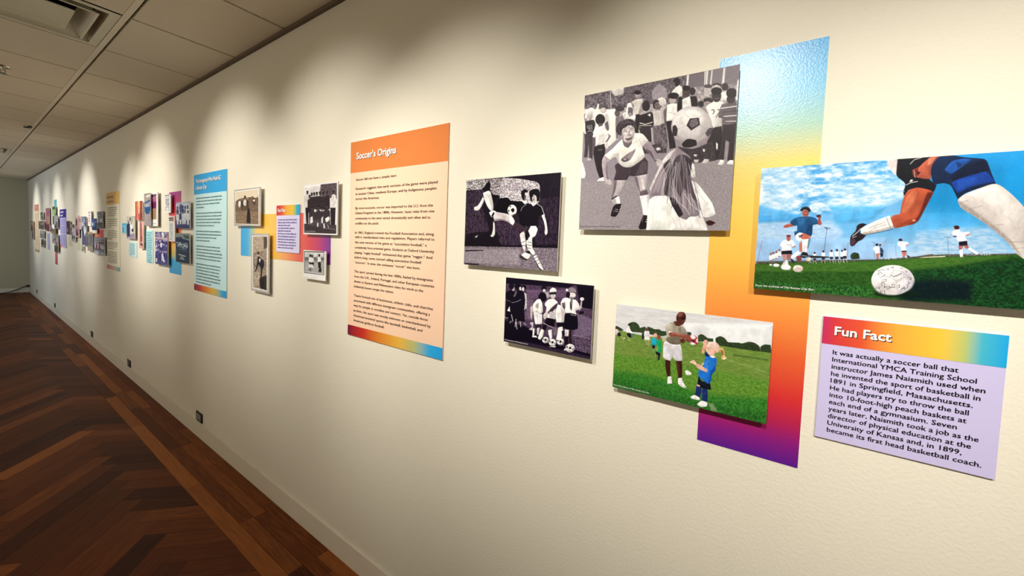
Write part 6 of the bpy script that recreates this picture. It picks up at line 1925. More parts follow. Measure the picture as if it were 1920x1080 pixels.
R = {
    'boy': (0.4324, 0.0648, 1.5649, 1.9346),
    'coach': (0.3142, -0.0282, 1.1437, 1.3674),
    'bwk': (0.8533, 0.4955, 1.4414, 1.7289),
    'bwp': (0.6745, 0.3798, 1.2043, 1.4107),
    'grad': (0.1064, -0.0892, 1.0574, 1.9639),
    'fun': (-0.1129, -0.3577, 1.1383, 1.3911),
    'orig': (1.5522, 0.9582, 1.08, 1.9432),
    'blue': (3.5, 2.9109, 1.0947, 1.9389),
    'kick': (0.0114, -0.3973, 1.4383, 1.7003),
    'gradh': (2.705, 1.7083, 1.387, 1.639),
    'shadowman': (2.7469, 2.3926, 1.569, 1.7917),
    'walker': (2.504, 2.2847, 1.1899, 1.5266),
    'fun2': (2.2338, 1.987, 1.4302, 1.6827),
    'team': (1.9169, 1.6218, 1.5297, 1.774),
    'trio': (1.9146, 1.7131, 1.3101, 1.4511),
    'yellow': (6.312, 5.7164, 1.0709, 1.9363),
    'bluelabel': (5.61, 5.4265, 1.4869, 1.5915),
    'couple': (5.3328, 5.0307, 1.4355, 1.6585),
    'aquasmall': (5.3473, 5.0572, 1.2567, 1.4032),
    'redup': (5.0026, 4.7614, 1.6188, 1.7955),
    'redlow': (4.8858, 4.7388, 1.3534, 1.6023),
    'bluekit': (4.6431, 4.4417, 1.5676, 1.85),
    'magenta': (4.6571, 4.3037, 1.5627, 1.854),
    'aquatall': (4.7337, 4.5274, 1.2296, 1.5281),
    'bluegroup': (4.3826, 4.0348, 1.2369, 1.5157),
    'newsup': (4.1101, 3.9611, 1.6716, 1.8211),
    'gradv2': (4.086, 3.795, 1.1797, 1.8413),
    'newslow': (4.0118, 3.86, 1.4417, 1.6456),
    'whiteteam': (3.8337, 3.528, 1.5483, 1.7494),
    'darkposter': (3.8429, 3.5343, 1.2856, 1.5106),
    'fL_photo1': (13.5374, 13.01, 1.4284, 1.6472),
    'fL_photo2': (13.3308, 13.01, 1.2558, 1.4232),
    'salmon': (12.9957, 12.365, 1.004, 1.9921),
    'fp1': (11.8419, 11.4377, 1.6617, 1.8119),
    'fp2': (12.1615, 11.3645, 1.4846, 1.6407),
    'fp3': (11.9797, 11.374, 1.3067, 1.4561),
    'fp4': (11.8278, 11.4085, 1.1337, 1.2876),
    'pinktall': (11.1139, 10.6595, 1.4582, 1.8728),
    'fp5': (10.59, 10.3826, 1.4333, 1.5681),
    'lavcard': (11.1556, 10.8602, 1.1097, 1.4168),
    'gradv3': (10.2767, 9.9968, 0.886, 2.0022),
    'greenp': (10.2713, 9.9175, 1.72, 1.8826),
    'greybig': (10.2085, 9.66, 1.5059, 1.7214),
    'ballcut': (10.228, 9.878, 1.5122, 1.5764),
    'fp6': (10.356, 10.0397, 1.4165, 1.4995),
    'fp7': (10.372, 10.129, 1.2491, 1.4119),
    'greengrp': (10.0717, 9.6705, 1.1116, 1.4131),
    'purple': (9.6499, 9.0579, 1.2066, 1.8202),
    'ga': (8.8591, 8.5686, 1.4271, 1.6281),
    'gb': (8.5237, 8.1933, 1.525, 1.5779),
    'gc': (8.4123, 8.1111, 1.334, 1.5158),
    'cream1': (8.9213, 8.5957, 1.2427, 1.4061),
    'gd': (8.1356, 7.8713, 1.3938, 1.7007),
    'ge': (7.8756, 7.7012, 1.5079, 1.6851),
    'gf': (7.6281, 7.3276, 1.3024, 1.6796),
    'cream2': (8.1589, 7.8313, 1.2128, 1.3837),
    'gh': (7.6673, 7.5953, 1.2107, 1.2938),
    'redletters': (7.2559, 7.0476, 1.5589, 1.7512),
    'bluecard': (7.0019, 6.7211, 1.4677, 1.6509),
    'greygrp': (6.6952, 6.4034, 1.5309, 1.7305),
    'gradsq': (7.0936, 6.4973, 1.4129, 1.5145),
    'gg': (7.2836, 6.9866, 1.2383, 1.4848),
    'bottom': (6.884, 6.3073, 1.2128, 1.4263),
}
FUN_TEXT = [
    ('It was actually a soccer ball that', 0.0185, -0.0757, 0.0098, 0.1722),
    ('International YMCA Training School', 0.0185, -0.0904, 0.0098, 0.1946),
    ('instructor James Naismith used when', 0.0185, -0.1050, 0.0098, 0.2054),
    ('he invented the sport of basketball in', 0.0185, -0.1197, 0.0098, 0.2008),
    ('1891 in Springfield, Massachusetts.', 0.0185, -0.1343, 0.0098, 0.1927),
    ('He had players try to throw the ball', 0.0185, -0.1490, 0.0098, 0.1889),
    ('into 10-foot-high peach baskets at', 0.0185, -0.1637, 0.0098, 0.1872),
    ('each end of a gymnasium. Seven', 0.0185, -0.1783, 0.0098, 0.1765),
    ('years later, Naismith took a job as the', 0.0185, -0.1930, 0.0098, 0.2031),
    ('director of physical education at the', 0.0185, -0.2076, 0.0098, 0.1951),
    ('University of Kansas and, in 1899,', 0.0185, -0.2223, 0.0098, 0.1849),
    ('became its first head basketball coach.', 0.0185, -0.2369, 0.0098, 0.2090),
]
ORIGIN_TEXT = [
    ('Soccer did not have a simple start.', 0.0428, -0.1720, 0.0102, 0.2739),
    ('Research suggests that early versions of the game were played', 0.0428, -0.2118, 0.0102, 0.5021),
    ('in ancient China, medieval Europe, and by Indigenous peoples', 0.0428, -0.2344, 0.0102, 0.4980),
    ('across the Americas.', 0.0428, -0.2560, 0.0102, 0.1648),
    ('By most accounts, soccer was imported to the U.S. from the', 0.0428, -0.2969, 0.0102, 0.4810),
    ('United Kingdom in the 1800s. However, basic rules from one', 0.0428, -0.3185, 0.0102, 0.4891),
    ('community to the next varied dramatically and often led to', 0.0428, -0.3416, 0.0102, 0.4707),
    ('conflict on the pitch.', 0.0428, -0.3636, 0.0102, 0.1663),
    ('In 1863, England created the Football Association and, along', 0.0428, -0.4042, 0.0102, 0.4903),
    ('with it, standardized rules and regulations. Players referred to', 0.0428, -0.4238, 0.0102, 0.4940),
    ('this new version of the game as \u201cassociation football,\u201d a', 0.0428, -0.4470, 0.0102, 0.4535),
    ('completely foot-oriented game. Students at Oxford University', 0.0428, -0.4698, 0.0102, 0.4942),
    ('playing \u201crugby football\u201d nicknamed that game \u201crugger.\u201d And', 0.0428, -0.4925, 0.0102, 0.4852),
    ('before long, some started calling association football', 0.0428, -0.5139, 0.0102, 0.4256),
    ('\u201cassoccer.\u201d In time, the nickname \u201csoccer\u201d was born.', 0.0428, -0.5363, 0.0102, 0.4219),
    ('The sport spread during the late 1800s, fueled by immigrants', 0.0428, -0.5768, 0.0102, 0.4914),
    ('from the U.K., Ireland, Portugal, and other European countries', 0.0428, -0.5992, 0.0102, 0.4990),
    ('drawn to Eastern and Midwestern cities for work as the', 0.0428, -0.6215, 0.0102, 0.4416),
    ('industrial boom swept the nation.', 0.0428, -0.6437, 0.0102, 0.2709),
    ('Teams formed out of businesses, athletic clubs, and churches', 0.0428, -0.6843, 0.0102, 0.4967),
    ('associated with different immigrant communities, offering a', 0.0428, -0.7070, 0.0102, 0.4814),
    ('way for people to socialize and connect. Yet, outside those', 0.0428, -0.7291, 0.0102, 0.4706),
    ('pockets, the sport was mostly unknown or overshadowed by', 0.0428, -0.7519, 0.0102, 0.4863),
    ('American-invented sports like baseball, basketball, and', 0.0428, -0.7744, 0.0102, 0.4426),
    ('American gridiron football.', 0.0428, -0.7965, 0.0102, 0.2158),
]
RAINBOW = [(0, 'c22a5c'), (0.08, 'd23638'), (0.25, 'e0522c'), (0.45, 'f0a83a'), (0.68, 'f4c23c'), (0.80, 'b9c26a'), (0.88, '45b3c4'), (1, '14a4dc')]
FOOT = [(0, '5e1030'), (0.06, 'a01c28'), (0.2, 'c8301e'), (0.4, 'e0862a'), (0.6, 'e8b440'), (0.75, 'b8ba78'), (0.88, '30aadc'), (1, '1c9fe0')]
TALL = [(0, '3fa6dc'), (0.10, '6fbde0'), (0.19, 'a5cbb4'), (0.27, 'e8d06e'), (0.38, 'f7cb58'), (0.52, 'f5b848'), (0.63, 'f0923e'), (0.74, 'e4602e'), (0.84, 'd83030'), (0.90, 'b8224c'), (0.95, '8a1c7a'), (1, '5c1c8a')]
CAP = 'From the archives of The Kansas City Star.'

# --- nearest group
vinyl('tall gradient strip from light blue to purple behind the near colour photographs', R['grad'], TALL, True, 'rainbow gradient wall graphics')
photo_print('square black and white photograph of a crouching young man facing a big ball', R['boy'], ARTS['boy'], 'photographs standing off the wall', (298, 315, 1.3), caption=(CAP, 0.0042, 0.114, BLACKINK, 0.0035, 0.0065))
photo_print('wide colour photograph of a kicking leg and white ball at the right edge', R['kick'], ARTS['kick'], 'photographs standing off the wall', (560, 265, 1.3), caption=(CAP, 0.0042, 0.1018, WHITEINK, 0.003, 0.0055))
photo_print('colour photograph of a man in white shorts and a small girl in blue', R['coach'], ARTS['coach'], 'photographs standing off the wall', (300, 215, 1.35), caption=(CAP, 0.0038, 0.0935, WHITEINK, 0.003, 0.0050))
info_panel('large lavender Fun Fact panel at the lower right with a rainbow header', R['fun'], 0.0560, RAINBOW, 'cdc2e2', 0, None,
           ('text', [('Fun Fact', 0.0188, -0.0352, 0.0172, 0.0835)], 0.0015), ('text', [(s, x, y, 0.0092, w) for s, x, y, h, w in FUN_TEXT], BLACKINK), group='fun fact panels')
photo_print('black and white photograph of players fighting for a ball, right of the peach sign', R['bwk'], ARTS['tackle'], 'photographs standing off the wall', (182, 188, 1.5))
photo_print('dark black and white photograph of players standing in a row behind several balls', R['bwp'], ARTS['lineup'], 'photographs standing off the wall', (170, 155, 1.5), caption=(CAP, 0.0035, 0.088, WHITEINK, 0.004, 0.0050))
info_panel("tall peach sign headed Soccer's Origins with an orange band on top", R['orig'], 0.135, 'e0803e', 'fad0ac', 0.0455, FOOT,
           ('text', [("Soccer\u2019s Origins", 0.0441, -0.0775, 0.0285, 0.2655)], 0.0022), ('text', [(s, x, y, 0.0105, w) for s, x, y, h, w in ORIGIN_TEXT], BROWNINK), group='tall text panels')

# --- second group
vinyl('horizontal gradient strip from blue on its left to purple, between two tall text panels', R['gradh'],
      [(0, '18a6e4'), (0.10, '34b0e0'), (0.17, 'b9c48a'), (0.24, 'f4c24e'), (0.42, 'f6c04a'), (0.56, 'f4a050'), (0.68, 'ee6e4c'), (0.80, 'e84c4c'), (0.90, 'c83a70'), (0.96, '96308c'), (1, '7c2c90')], False, 'rainbow gradient wall graphics')
photo_print('grey bordered sepia photograph of a hillside group with a long dark shadow', R['shadowman'], ARTS['shadowman'], 'photographs standing off the wall', (50, 75, 2.2))
photo_print('narrow upright sepia photograph of one person walking, lower left over the horizontal gradient', R['walker'], ARTS['walker'], 'photographs standing off the wall', (34, 112, 2.2))
info_panel('small lavender Fun Fact panel in the middle of the horizontal gradient strip', R['fun2'], 0.0545, RAINBOW, 'ded6f2', 0, None,
           ('text', [('Fun Fact', 0.0165, -0.0352, 0.0180, 0.086)], 0.0012), ('rows', rows(11, 0.203, 0.0175, 0.0815, 0.01505, 0.0078, short={2: .68, 4: .70, 10: .84}), solid('7a6ca2')), base=0.0016, group='fun fact panels')
photo_print('black and white team photograph of rows of men in dark jerseys, white border', R['team'], ARTS['team'], 'photographs standing off the wall', (65, 100, 2.0), caption=(CAP, 0.0042, 0.10, WHITEINK, 0.012, 0.0135))
photo_print('small white card with a black and white photograph of three players in white shirts', R['trio'], ARTS['trio'], 'photographs standing off the wall', (44, 58, 2.4))
info_panel('tall pale blue sign headed The Immigrants Who Made KC a Soccer City', R['blue'], 0.142, '2fa8e0', 'cdeeea', 0.0455, FOOT,
           ('text', [('The Immigrants Who Made KC', 0.0413, -0.0600, 0.0265, 0.456), ('a Soccer City', 0.0413, -0.1075, 0.0265, 0.205)], 0.0022),
           ('rows', rows(25, 0.475, 0.042, 0.1755, 0.0222, 0.0095, breaks=(3, 8, 12, 17), short={3: .32, 8: .72, 10: .98, 11: .8, 12: .54, 14: .93, 17: .95, 24: .6}), BLUEINK), group='tall text panels')

# --- third group, from its right
vinyl('upright gradient strip from magenta down to bright blue, left of the pale blue sign', R['gradv2'],
      [(0, 'a02a86'), (0.12, 'c83268'), (0.25, 'ec4250'), (0.42, 'f0583e'), (0.55, 'f49a4c'), (0.68, 'f6c25c'), (0.78, 'c5c27a'), (0.84, '3aabd6'), (1, '12a0dc')], True, 'rainbow gradient wall graphics')
GR = 'photographs standing off the wall'
photo_print('bleached blue and white team photograph, upper right over the magenta gradient', R['whiteteam'],
            crowd(21, ('e6eaee', 'b4bcd0'), ('5a5c8c', '2a2c5c'), ('f4f4f0', 'e8ecf0', '2a2e5c'), 5, 2, ('6a6a80', '2c3468'), 0.22, 'f0f0ee', [P('5c6c9c', 300, 60, 560, 160, 520, 330, 280, 380, c2='2a3468', n=(2, 2, 3)), P('2a2c60', 100, 880, 900, 920, 900, 1000, 40, 980, b=3)]), GR, (26, 50, 2.4))
photo_print('dark blue poster with three short lines of white lettering at its foot', R['darkposter'],
            [P('8a9088', -20, -20, 1020, -20, 1020, 260, -20, 200), P('3a4a44', 560, 60, 960, 80, 980, 220, 700, 210, b=2), P('0f1c48', -20, 150, 400, 130, 1020, 260, 1020, 1020, -20, 1020), P('10263c', -20, 470, 1020, 500, 1020, 1020, -20, 1020),
             P('c8d8d8', 60, 300, 900, 330, 860, 480, 120, 460, c2='203a50', n=(1.4, 3, 4.5)), P('a8b8c0', 160, 420, 800, 460, 760, 600, 140, 560, c2='10203c', n=(1.2, 3, 5)), P('1c3a4c', 180, 480, 800, 540, 780, 660, 200, 620, b=3, a=.7),
             LN('d8dcd8', 1.6, 230, 735, 700, 768), LN('d8dcd8', 1.4, 380, 805, 560, 818), LN('d8dcd8', 1.6, 330, 860, 600, 880), LN('c8ccc8', 1.0, 500, 170, 950, 200)], GR, (27, 58, 2.6))
photo_print('white sheet of small print under the magenta top of the gradient strip', R['newsup'],
            [P('fbf8f2', -20, -20, 1020, -20, 1020, 1020, -20, 1020)] + [LN(c, w, 60, y, x, y - 10) for y, x, c, w in ((50, 720, '4a4a50', 1.5), (150, 740, '9a9aa0', 1.2))] + [P('dcd8d6', 80, 220, 740, 200, 760, 600, 100, 620, c2='9a98a0', n=(2, .9, 3.2)), LN('77747c', 1.2, 100, 680, 740, 665), P('e0dcda', 120, 720, 720, 710, 720, 900, 120, 910, c2='f6f2ee', n=(2, 1, 3)), LN('a09ca0', .8, 120, 720, 120, 900), LN('a09ca0', .8, 720, 710, 720, 900)], GR, (11, 35, 3))
photo_print('narrow grey newspaper sheet hanging over the orange middle of the gradient strip', R['newslow'],
            [P('f0e2da', -20, -20, 1020, -20, 1020, 1020, -20, 1020), P('f2c4b4', 500, -20, 1020, -20, 1020, 300, 700, 300, b=4), LN('4a4a4c', 2.6, 120, 90, 640, 85), LN('55555a', 2.6, 140, 165, 640, 160), P('d4dcd4', 120, 250, 660, 240, 700, 960, 120, 950, c2='a8b8ae', n=(2, 1.5, 3.2)), P('f0e8e0', 640, 240, 1020, 240, 1020, 1020, 660, 1020, b=2)], GR, (11, 46, 3))
photo_print('violet tinted group photograph with pale figures, left of the gradient strip', R['bluegroup'],
            crowd(8, ('7a7098', 'b8a8c0'), ('6a6890', '4a4880'), ('3a3478', '4a4488', 'd8cce0', '2a2868'), 6, 3, ('b8a8c8', '3a3060'), 0.22, '3a3878', [P('3a3458', -20, -20, 1020, -20, 1020, 170, -20, 150, c2='b0a4c0', n=(3, 3, 3.4)), P('f0ecf4', 520, 20, 680, 20, 700, 170, 560, 160), P('d8b8b8', -20, 160, 1020, 180, 1020, 225, -20, 200), P('f0ecf0', 420, 330, 560, 330, 540, 470, 440, 470), P('f4f0f0', 60, 820, 160, 820, 150, 930, 60, 930), P('ece8f0', 520, 700, 640, 700, 780, 900, 640, 900)]), GR, (26, 70, 2.4))
info_panel('tall narrow aqua card of small text beside the violet group photograph', R['aquatall'], 0, None, 'c4eeea', 0, None, None,
           ('rows', rows(19, 0.165, 0.018, 0.024, 0.0150, 0.0085), solid('3a8aa0')), X=0.004, group='small text cards', name='text_card')
photo_print('white framed photograph of players in magenta jerseys, behind the brown team print', R['magenta'],
            [P('fdfbf6', -20, -20, 1020, -20, 1020, 1020, -20, 1020), P('b8906c', 300, 60, 900, 55, 900, 800, 300, 800, c2='a07a58', n=(2, 4, 2.5)), P('6a4a60', 300, 60, 900, 50, 900, 120, 300, 130), P('8c1c64', 300, 200, 900, 120, 900, 450, 300, 470, c2='c86a94', n=(2, 3, 3.2)), P('7a0e54', 330, 300, 860, 280, 860, 470, 340, 480, c2='5a1048', n=(2, 4, 3)), P('d0a0b8', 300, 190, 900, 110, 900, 150, 300, 240, c2='8c4a70', n=(1.5, 1.5, 3.5)), LN('aeaab4', 1.2, 560, 925, 880, 930)], GR, (23, 64, 2.6))
photo_print('tall brown print of a team in blue jerseys, overlapping the white framed photograph', R['bluekit'],
            [P('b0a08c', -20, -20, 1020, -20, 1020, 1020, -20, 1020, c2='9a8a88', n=(4, 4, 2.4)), P('d8d0cc', 350, 40, 960, 20, 960, 110, 350, 140), P('8a7a70', 20, 10, 980, -10, 980, 30, 20, 50), P('1c4a80', 120, 270, 900, 200, 960, 310, 140, 310, c2='2c5c94', n=(2, 2, 3)), P('b8b8bc', 60, 300, 980, 270, 980, 420, 60, 440, c2='6a6a7c', n=(1.6, 2, 4)), P('1a5c98', 80, 430, 920, 410, 960, 560, 120, 590, c2='104478', n=(2, 3, 3)), P('20507c', 240, 540, 800, 540, 780, 640, 260, 640), P('a89a98', 80, 660, 960, 650, 960, 980, 80, 980, c2='988a8a', n=(3, 3, 2.2))], GR, (13, 60, 3), X=-0.036, back=0.0228)
photo_print('orange and red striped print, upper of two left of the brown team print', R['redup'],
            [P('8c3a30', -20, -20, 1020, -20, 1020, 1020, -20, 1020), P('d87c50', 150, -20, 420, -20, 420, 1020, 150, 1020, c2='b85a3c', n=(2, 8, 3)), P('f0c890', 420, -20, 640, -20, 620, 1020, 420, 1020, c2='e09860', n=(2, 6, 3)), P('6a2420', 660, -20, 960, -20, 960, 1020, 700, 1020, c2='a04a3c', n=(2, 7, 3)), P('b8483c', 150, 620, 640, 640, 620, 1020, 150, 1020, c2='e8927c', n=(2, 6, 3))], GR, (14, 36, 3))
photo_print('tall narrow reddish print, lower of two red prints, above the small aqua card', R['redlow'],
            [P('e8b0a0', -20, -20, 1020, -20, 1020, 1020, -20, 1020), P('7a3a38', 300, -20, 560, -20, 700, 300, 760, 620, 700, 900, 320, 860, 260, 500, c2='a8605a', n=(2, 5, 3)), P('c08478', -20, 700, 1020, 760, 1020, 1020, -20, 1020, c2='e0b8a8', n=(2, 4, 3)), P('5a2828', 360, 780, 820, 840, 760, 900, 320, 880)], GR, (9, 51, 3))
info_panel('small aqua card of faint text below the photograph of a couple', R['aquasmall'], 0, None, 'd2f0ea', 0, None, None,
           ('rows', rows(10, 0.215, 0.022, 0.022, 0.0124, 0.0070, short={9: .5}), solid('70aeb4')), X=0.004, group='small text cards', name='text_card')
photo_print('photograph of a couple in dark suit and white, beside a bright blue label', R['couple'],
            [P('ddd6c4', -20, -20, 1020, -20, 1020, 1020, -20, 1020, c2='b8b0a0', n=(3, 8, 3)), P('b8a8b8', 20, 820, 1020, 760, 1020, 1020, 20, 1020, c2='8a7a90', n=(4, 2, 3)), P('18204c', 20, 400, 200, 300, 380, 340, 440, 560, 380, 900, 60, 900, sm=1), P('f8f6f2', 420, 440, 560, 330, 720, 420, 800, 700, 640, 760, 560, 700), P('5a4a58', 220, 200, 330, 200, 330, 330, 230, 340, sm=1), P('1c181c', 390, 60, 520, 60, 520, 210, 420, 230, sm=1), P('5a3c30', 430, 120, 500, 120, 500, 220, 440, 220, sm=1), P('2a2440', 620, 560, 850, 540, 850, 700, 640, 680), P('8a8070', 620, 130, 700, 100, 690, 380, 620, 360, c2='5a5048', n=(2, 3, 3))], GR, (17, 44, 3))
info_panel('little bright blue label sticking out left of the photograph of a couple', R['bluelabel'], 0.022, '3fbcea', '7fd4f2', 0, None, None,
           ('rows', rows(4, 0.08, 0.012, 0.048, 0.014, 0.0075), solid('2a7ab0')), X=0.004, group='small text cards', name='text_card')
info_panel('tall cream sign with a yellow header and a faded rainbow foot', R['yellow'], 0.137, 'f0bc58', 'f7efcf', 0.0465, [(0, 'c87078'), (0.4, 'e2a08c'), (0.65, 'c8b89c'), (1, '4fb0b8')],
           ('rows', [(0.04, -0.0620, 0.30, 0.026), (0.04, -0.1130, 0.30, 0.026)], 0), ('rows', rows(25, 0.475, 0.042, 0.1755, 0.0222, 0.0105, breaks=(4, 9, 14, 18), short={4: .8, 9: .35, 14: .5, 18: .65}), solid('9a9070')), group='tall text panels', hint=solid('a88440'))

# --- fourth group
vinyl('small red and orange gradient patch between prints left of the yellow headed sign', R['gradsq'], [(0, 'f6c87a'), (0.35, 'f4a070'), (0.6, 'e8524c'), (1, 'd83a50')], False, 'rainbow gradient wall graphics')
def far(n, label, ops, W, H, k=3.0, X=-0.022, **kw):
    return photo_print(label, R[n], ops, GR, (W, H, k), X=X, **kw)
far('greygrp', 'grey upright group photograph above the small red gradient patch', crowd(31, ('9aa0b0', '6a7088'), ('8a8890', '5a5a68'), ('5a6078', 'b8bcc8', '3a4058', 'd8d8dc'), 4, 2, ('b8a8a8', '3a3a48'), 0.2), 12, 33)
far('bluecard', 'blue photograph on a white card left of the grey upright group photograph', crowd(32, ('2a3c78', '46588c'), ('1c2858', '3a4878'), ('5a78b0', 'c8d4e8', '20305c'), 3, 1, ('b8b8c8', '1a2448'), 0.25, '1c2850', [P('fbf8f4', -20, 780, 1020, 800, 1020, 1020, -20, 1020)]), 10, 27)
far('redletters', 'white banner print with a column of red marks', [P('fbf6ee', -20, -20, 1020, -20, 1020, 1020, -20, 1020), P('8c2c34', 250, 140, 400, 20, 620, 160, 560, 220, 400, 130, 300, 220), P('a8323c', 280, 270, 560, 260, 580, 360, 300, 380), P('fbf6ee', 380, 300, 480, 300, 480, 335, 380, 335), P('9a2e38', 280, 440, 580, 430, 580, 540, 300, 550), P('fbf6ee', 390, 470, 500, 470, 500, 510, 390, 510), P('a8323c', 260, 610, 600, 600, 450, 800, 380, 790), P('d8c8c0', 80, 850, 900, 850, 900, 880, 80, 880)], 7, 29)
far('bottom', 'wide red and grey crowd photograph beside the yellow headed sign', crowd(33, ('a8a8b0', '787888'), ('d8d8dc', '9a98a4'), ('8c3a48', '787c90', 'c8ccd4', '6a3040'), 7, 2, ('b8a8a8', '3a3440'), 0.2, '5a5868', [P('eeeef2', 40, 820, 420, 800, 400, 960, 40, 920, b=3, a=.8)]), 19, 38)
far('gg', 'greenish grey print with an orange top, left of the wide red and grey crowd', [P('6a6a68', -20, -20, 1020, -20, 1020, 1020, -20, 1020, c2='8a847c', n=(2, 4, 3)), P('c8a078', 60, -20, 1020, -20, 1020, 120, 60, 130, b=2), P('8c8478', -20, 700, 1020, 740, 1020, 1020, -20, 1020, c2='a89888', n=(3, 3, 3)), P('5a6878', 500, 150, 1020, 150, 1020, 500, 560, 500, b=4), P('b89078', 150, 900, 600, 920, 600, 980, 150, 960)], 9, 37)
far('gf', 'tall dark blue and white action photograph in the middle of the fourth group', crowd(34, ('2c3454', '8c94a8'), ('5a5478', '484468'), ('d8dce4', '3a4060', '8088a4'), 2, 2, ('a8a0a8', '1c2038'), 0.12, '343860', [P('8490a8', 350, 60, 620, 60, 600, 500, 380, 500, c2='c0c8d8', n=(2, 4, 3)), P('f0f0f4', 480, 420, 700, 520, 740, 700, 560, 640), P('5a5480', 60, 720, 940, 740, 940, 980, 80, 960, b=3)]), 10, 53, X=-0.026)
far('gh', 'tiny grey slip of a print at the foot of the tall blue and white photograph', [P('6a6460', -20, -20, 1020, -20, 1020, 1020, -20, 1020, c2='a8a098', n=(2, 3, 3))], 3, 12)
far('ge', 'small pink print between the tall pink print and the tall blue and white photograph', [P('d8b4ac', -20, -20, 1020, -20, 1020, 1020, -20, 1020, c2='b8948c', n=(2, 4, 3)), P('6a5060', 350, 150, 640, 150, 640, 400, 350, 400, b=2)], 5, 25)
far('gd', 'tall pinkish brown print above the right hand cream card', [P('c8a49c', -20, -20, 1020, -20, 1020, 1020, -20, 1020, c2='a8847c', n=(3, 5, 2.6)), P('d8c4b8', 60, -20, 940, -20, 940, 100, 60, 100), P('3a2c34', 120, 180, 520, 180, 520, 450, 140, 450, c2='5a444c', n=(2, 3, 3)), P('6a3444', 120, 620, 700, 640, 900, 930, 200, 900, c2='8c5660', n=(2, 3, 3)), P('3a2430', 300, 800, 620, 800, 640, 900, 320, 900, b=2)], 9, 43)
info_panel('cream text card below the tall pinkish brown print', R['cream2'], 0, None, 'efecc8', 0, None, None, ('rows', rows(9, 0.26, 0.03, 0.024, 0.0170, 0.0085), solid('b8b488')), X=0.004, group='small text cards', name='text_card')
far('gc', 'grey upright photograph just left of the tall pinkish brown print', crowd(35, ('b8b4bc', 'd4d0d4'), ('9a98a4', 'c0bcc4'), ('6a6874', 'd0ccd4', '8a8894'), 2, 1, ('a89c9c', '3a3640'), 0.3), 7, 25, X=-0.026)
far('gb', 'small wide brown and grey print above the grey upright photograph', [P('b0a498', -20, -20, 1020, -20, 1020, 1020, -20, 1020, c2='8c8078', n=(2, 2, 3)), P('3a3430', 500, 200, 800, 150, 850, 700, 560, 760, b=1)], 8, 7)
far('ga', 'dark violet and maroon print right beside the indigo headed sign', [P('3a2c58', -20, -20, 600, -20, 600, 1020, -20, 1020, c2='544468', n=(2, 3, 3)), P('5a2430', 560, -20, 1020, -20, 1020, 1020, 600, 1020, c2='74403c', n=(2, 4, 3)), P('b0a8bc', 30, 560, 420, 560, 420, 820, 30, 800, c2='6a6080', n=(2, 2, 3))], 7, 26)
info_panel('cream text card below the dark violet and maroon print', R['cream1'], 0, None, 'efecc8', 0, None, None, ('rows', rows(9, 0.26, 0.03, 0.022, 0.0160, 0.0080), solid('bcb88c')), X=0.004, group='small text cards', name='text_card')

# --- fifth group, at the far end
info_panel('sign with an indigo header and lavender body', R['purple'], 0.1340, '2c1e8c', 'c4bce4', 0.0420, [(0, 'd85a5c'), (0.3, 'd89aa0'), (0.6, 'c4bcc8'), (1, 'b4b4bc')],
           ('rows', [(0.09, -0.055, 0.28, 0.030), (0.09, -0.110, 0.20, 0.030)], 0), ('rows', rows(20, 0.50, 0.06, 0.165, 0.0198, 0.0090, breaks=(4, 10)), solid('7c74a8')), group='tall text panels')
vinyl('thin upright gradient strip from teal to pink near the far end', R['gradv3'], [(0, '4fb4c4'), (0.2, '7cc0b8'), (0.4, 'f0dca0'), (0.6, 'f4b47c'), (0.8, 'd86a74'), (1, 'bc4468')], True, 'rainbow gradient wall graphics')
far('greybig', 'broad grey photograph over the thin gradient strip', [P('8c8884', -20, -20, 1020, -20, 1020, 1020, -20, 1020, c2='a8a4a0', n=(2, 3, 2.6)), P('54524e', -20, -20, 250, -20, 250, 1020, -20, 1020, c2='3a3838', n=(2, 3, 3)), P('6a645c', 640, 500, 1020, 500, 1020, 1020, 640, 1020, c2='544c44', n=(2, 3, 3))], 12, 26, X=-0.028)
far('greenp', 'small green photograph high on the thin gradient strip', [P('3a6a30', -20, -20, 1020, -20, 1020, 1020, -20, 1020, c2='8cae5c', n=(2, 4, 3)), P('e8ecdc', 330, 300, 520, 300, 520, 1020, 280, 1020, b=2), P('1c3a24', -20, -20, 330, -20, 330, 300, -20, 300, b=2)], 6, 18)
R['whitespot'] = (R['ballcut'][0], R['ballcut'][1], R['fp6'][2], R['ballcut'][3])
far('whitespot', 'small print with a round white shape above a brown base, on the thin gradient strip', [P('8c7460', -20, -20, 1020, -20, 1020, 1020, -20, 1020, c2='5a4438', n=(2, 2, 3)), P('fbfaf4', 60, 180, 250, 20, 700, 0, 960, 200, 900, 430, 560, 520, 200, 440, sm=1), P('5a5450', 250, 300, 420, 300, 420, 400, 280, 400, sm=1)], 6, 18, k=4.0, X=-0.039, back=0.0288)
far('fp7', 'small grey print left of the green group photograph', [P('a8a4a4', -20, -20, 1020, -20, 1020, 1020, -20, 1020, c2='787878', n=(1, 3, 3))], 4, 18)
far('greengrp', 'upright dark green photograph of a group low on the thin gradient strip', crowd(41, ('4a5444', '8c8c80'), ('2c3c30', '46503c'), ('c8a8a0', '4a5a58', 'a8746c', 'd8d4cc'), 3, 2, ('b8a090', '2a2822'), 0.18, '38443c'), 7, 34, X=-0.028)
info_panel('narrow lavender text card below the tall pink print', R['lavcard'], 0, None, 'c8c4de', 0, None, None, ('rows', rows(16, 0.24, 0.03, 0.03, 0.0170, 0.0080), solid('a8a4c4')), X=0.004, group='small text cards', name='text_card')
far('fp5', 'small brownish print between the tall pink print and the thin gradient strip', crowd(42, ('a89484', '78685c'), ('8c7c6c', 'b0a090'), ('5a4c48', 'd0c4b8'), 3, 1), 8, 16)
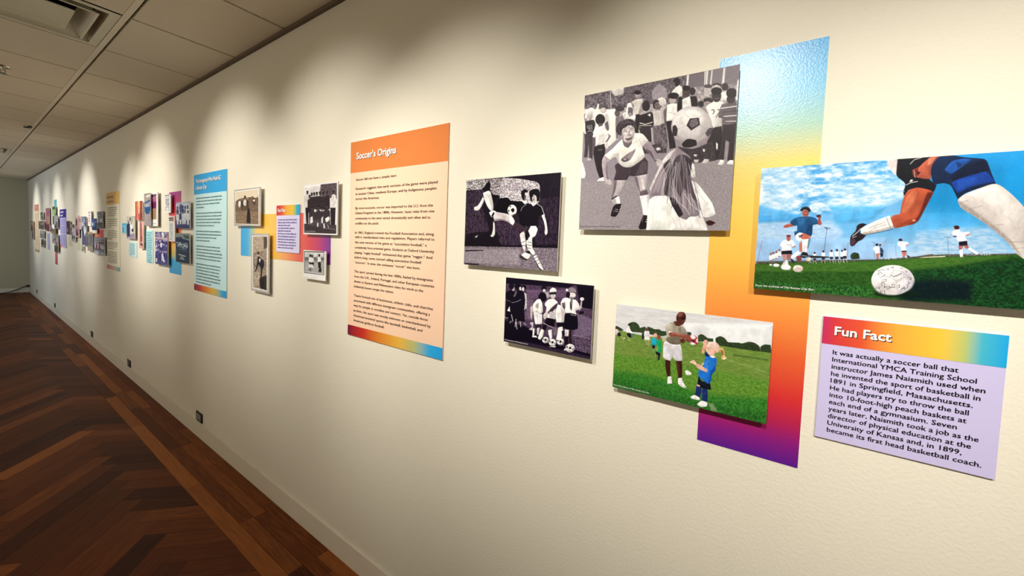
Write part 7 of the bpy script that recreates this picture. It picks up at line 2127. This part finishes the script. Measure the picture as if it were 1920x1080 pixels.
far('pinktall', 'tall pink and red print left of the thin gradient strip', [P('c07884', -20, -20, 1020, -20, 1020, 1020, -20, 1020, c2='a85868', n=(2, 5, 3)), P('a87060', 300, 350, 1020, 380, 1020, 700, 300, 640, c2='d0a890', n=(2, 3, 3)), P('8c2c50', -20, 700, 1020, 720, 1020, 1020, -20, 1020, c2='6a3048', n=(2, 3, 3))], 7, 43)
far('fp1', 'topmost of four small prints stacked right of the salmon sign', [P('b8b0a0', -20, -20, 1020, -20, 1020, 1020, -20, 1020, c2='8c8878', n=(2, 2, 3)), P('38342c', 100, 20, 560, 20, 560, 330, 140, 340, b=1), P('5a4c40', 480, 500, 900, 460, 900, 900, 560, 940, b=1)], 6, 15)
far('fp2', 'second from the top of four small prints stacked right of the salmon sign', crowd(43, ('a89c90', '786c64'), ('8c8478', '5a544c'), ('5a4c44', 'c8bcb0', '8a7468'), 4, 1, top=0.2), 11, 16)
far('fp3', 'grey third print from the top, of four stacked right of the salmon sign', [P('9c9c98', -20, -20, 1020, -20, 1020, 1020, -20, 1020, c2='7c7c78', n=(2, 2, 3)), P('c8c8c4', 200, 60, 800, 60, 760, 420, 240, 420, b=3)], 8, 15)
far('fp4', 'lowest of four small prints stacked right of the salmon sign', crowd(44, ('8c8478', '5c544a'), ('b0a698', '8c8070'), ('4a423c', 'c0b4a8'), 3, 1, top=0.2), 6, 16)
info_panel('tall faded salmon sign, the last before the end wall', R['salmon'], 0.135, 'd4806c', 'ecd0a8', 0.045, [(0, '8c7c60'), (0.5, 'c0a880'), (1, '7c7860')], ('rows', [(0.10, -0.065, 0.36, 0.034)], 0), ('rows', rows(25, 0.48, 0.06, 0.19, 0.0245, 0.0090, breaks=(4, 10, 16)), solid('d8a884')), group='tall text panels', hint=solid('e8b0a0'))
far('fL_photo1', 'print of mixed brown and red figures nearest the end wall', crowd(45, ('a89888', '7c7468'), ('8a5c54', '6a5048'), ('8c4a44', 'c8b8a8', '5a5450'), 3, 2, top=0.15), 8, 19)
far('fL_photo2', 'grey brown print tucked below the print nearest the end wall', crowd(46, ('7c7c7c', '5c5c5c'), ('5a504a', '746860'), ('4a4844', '8c7c70'), 2, 1, top=0.2), 6, 16)
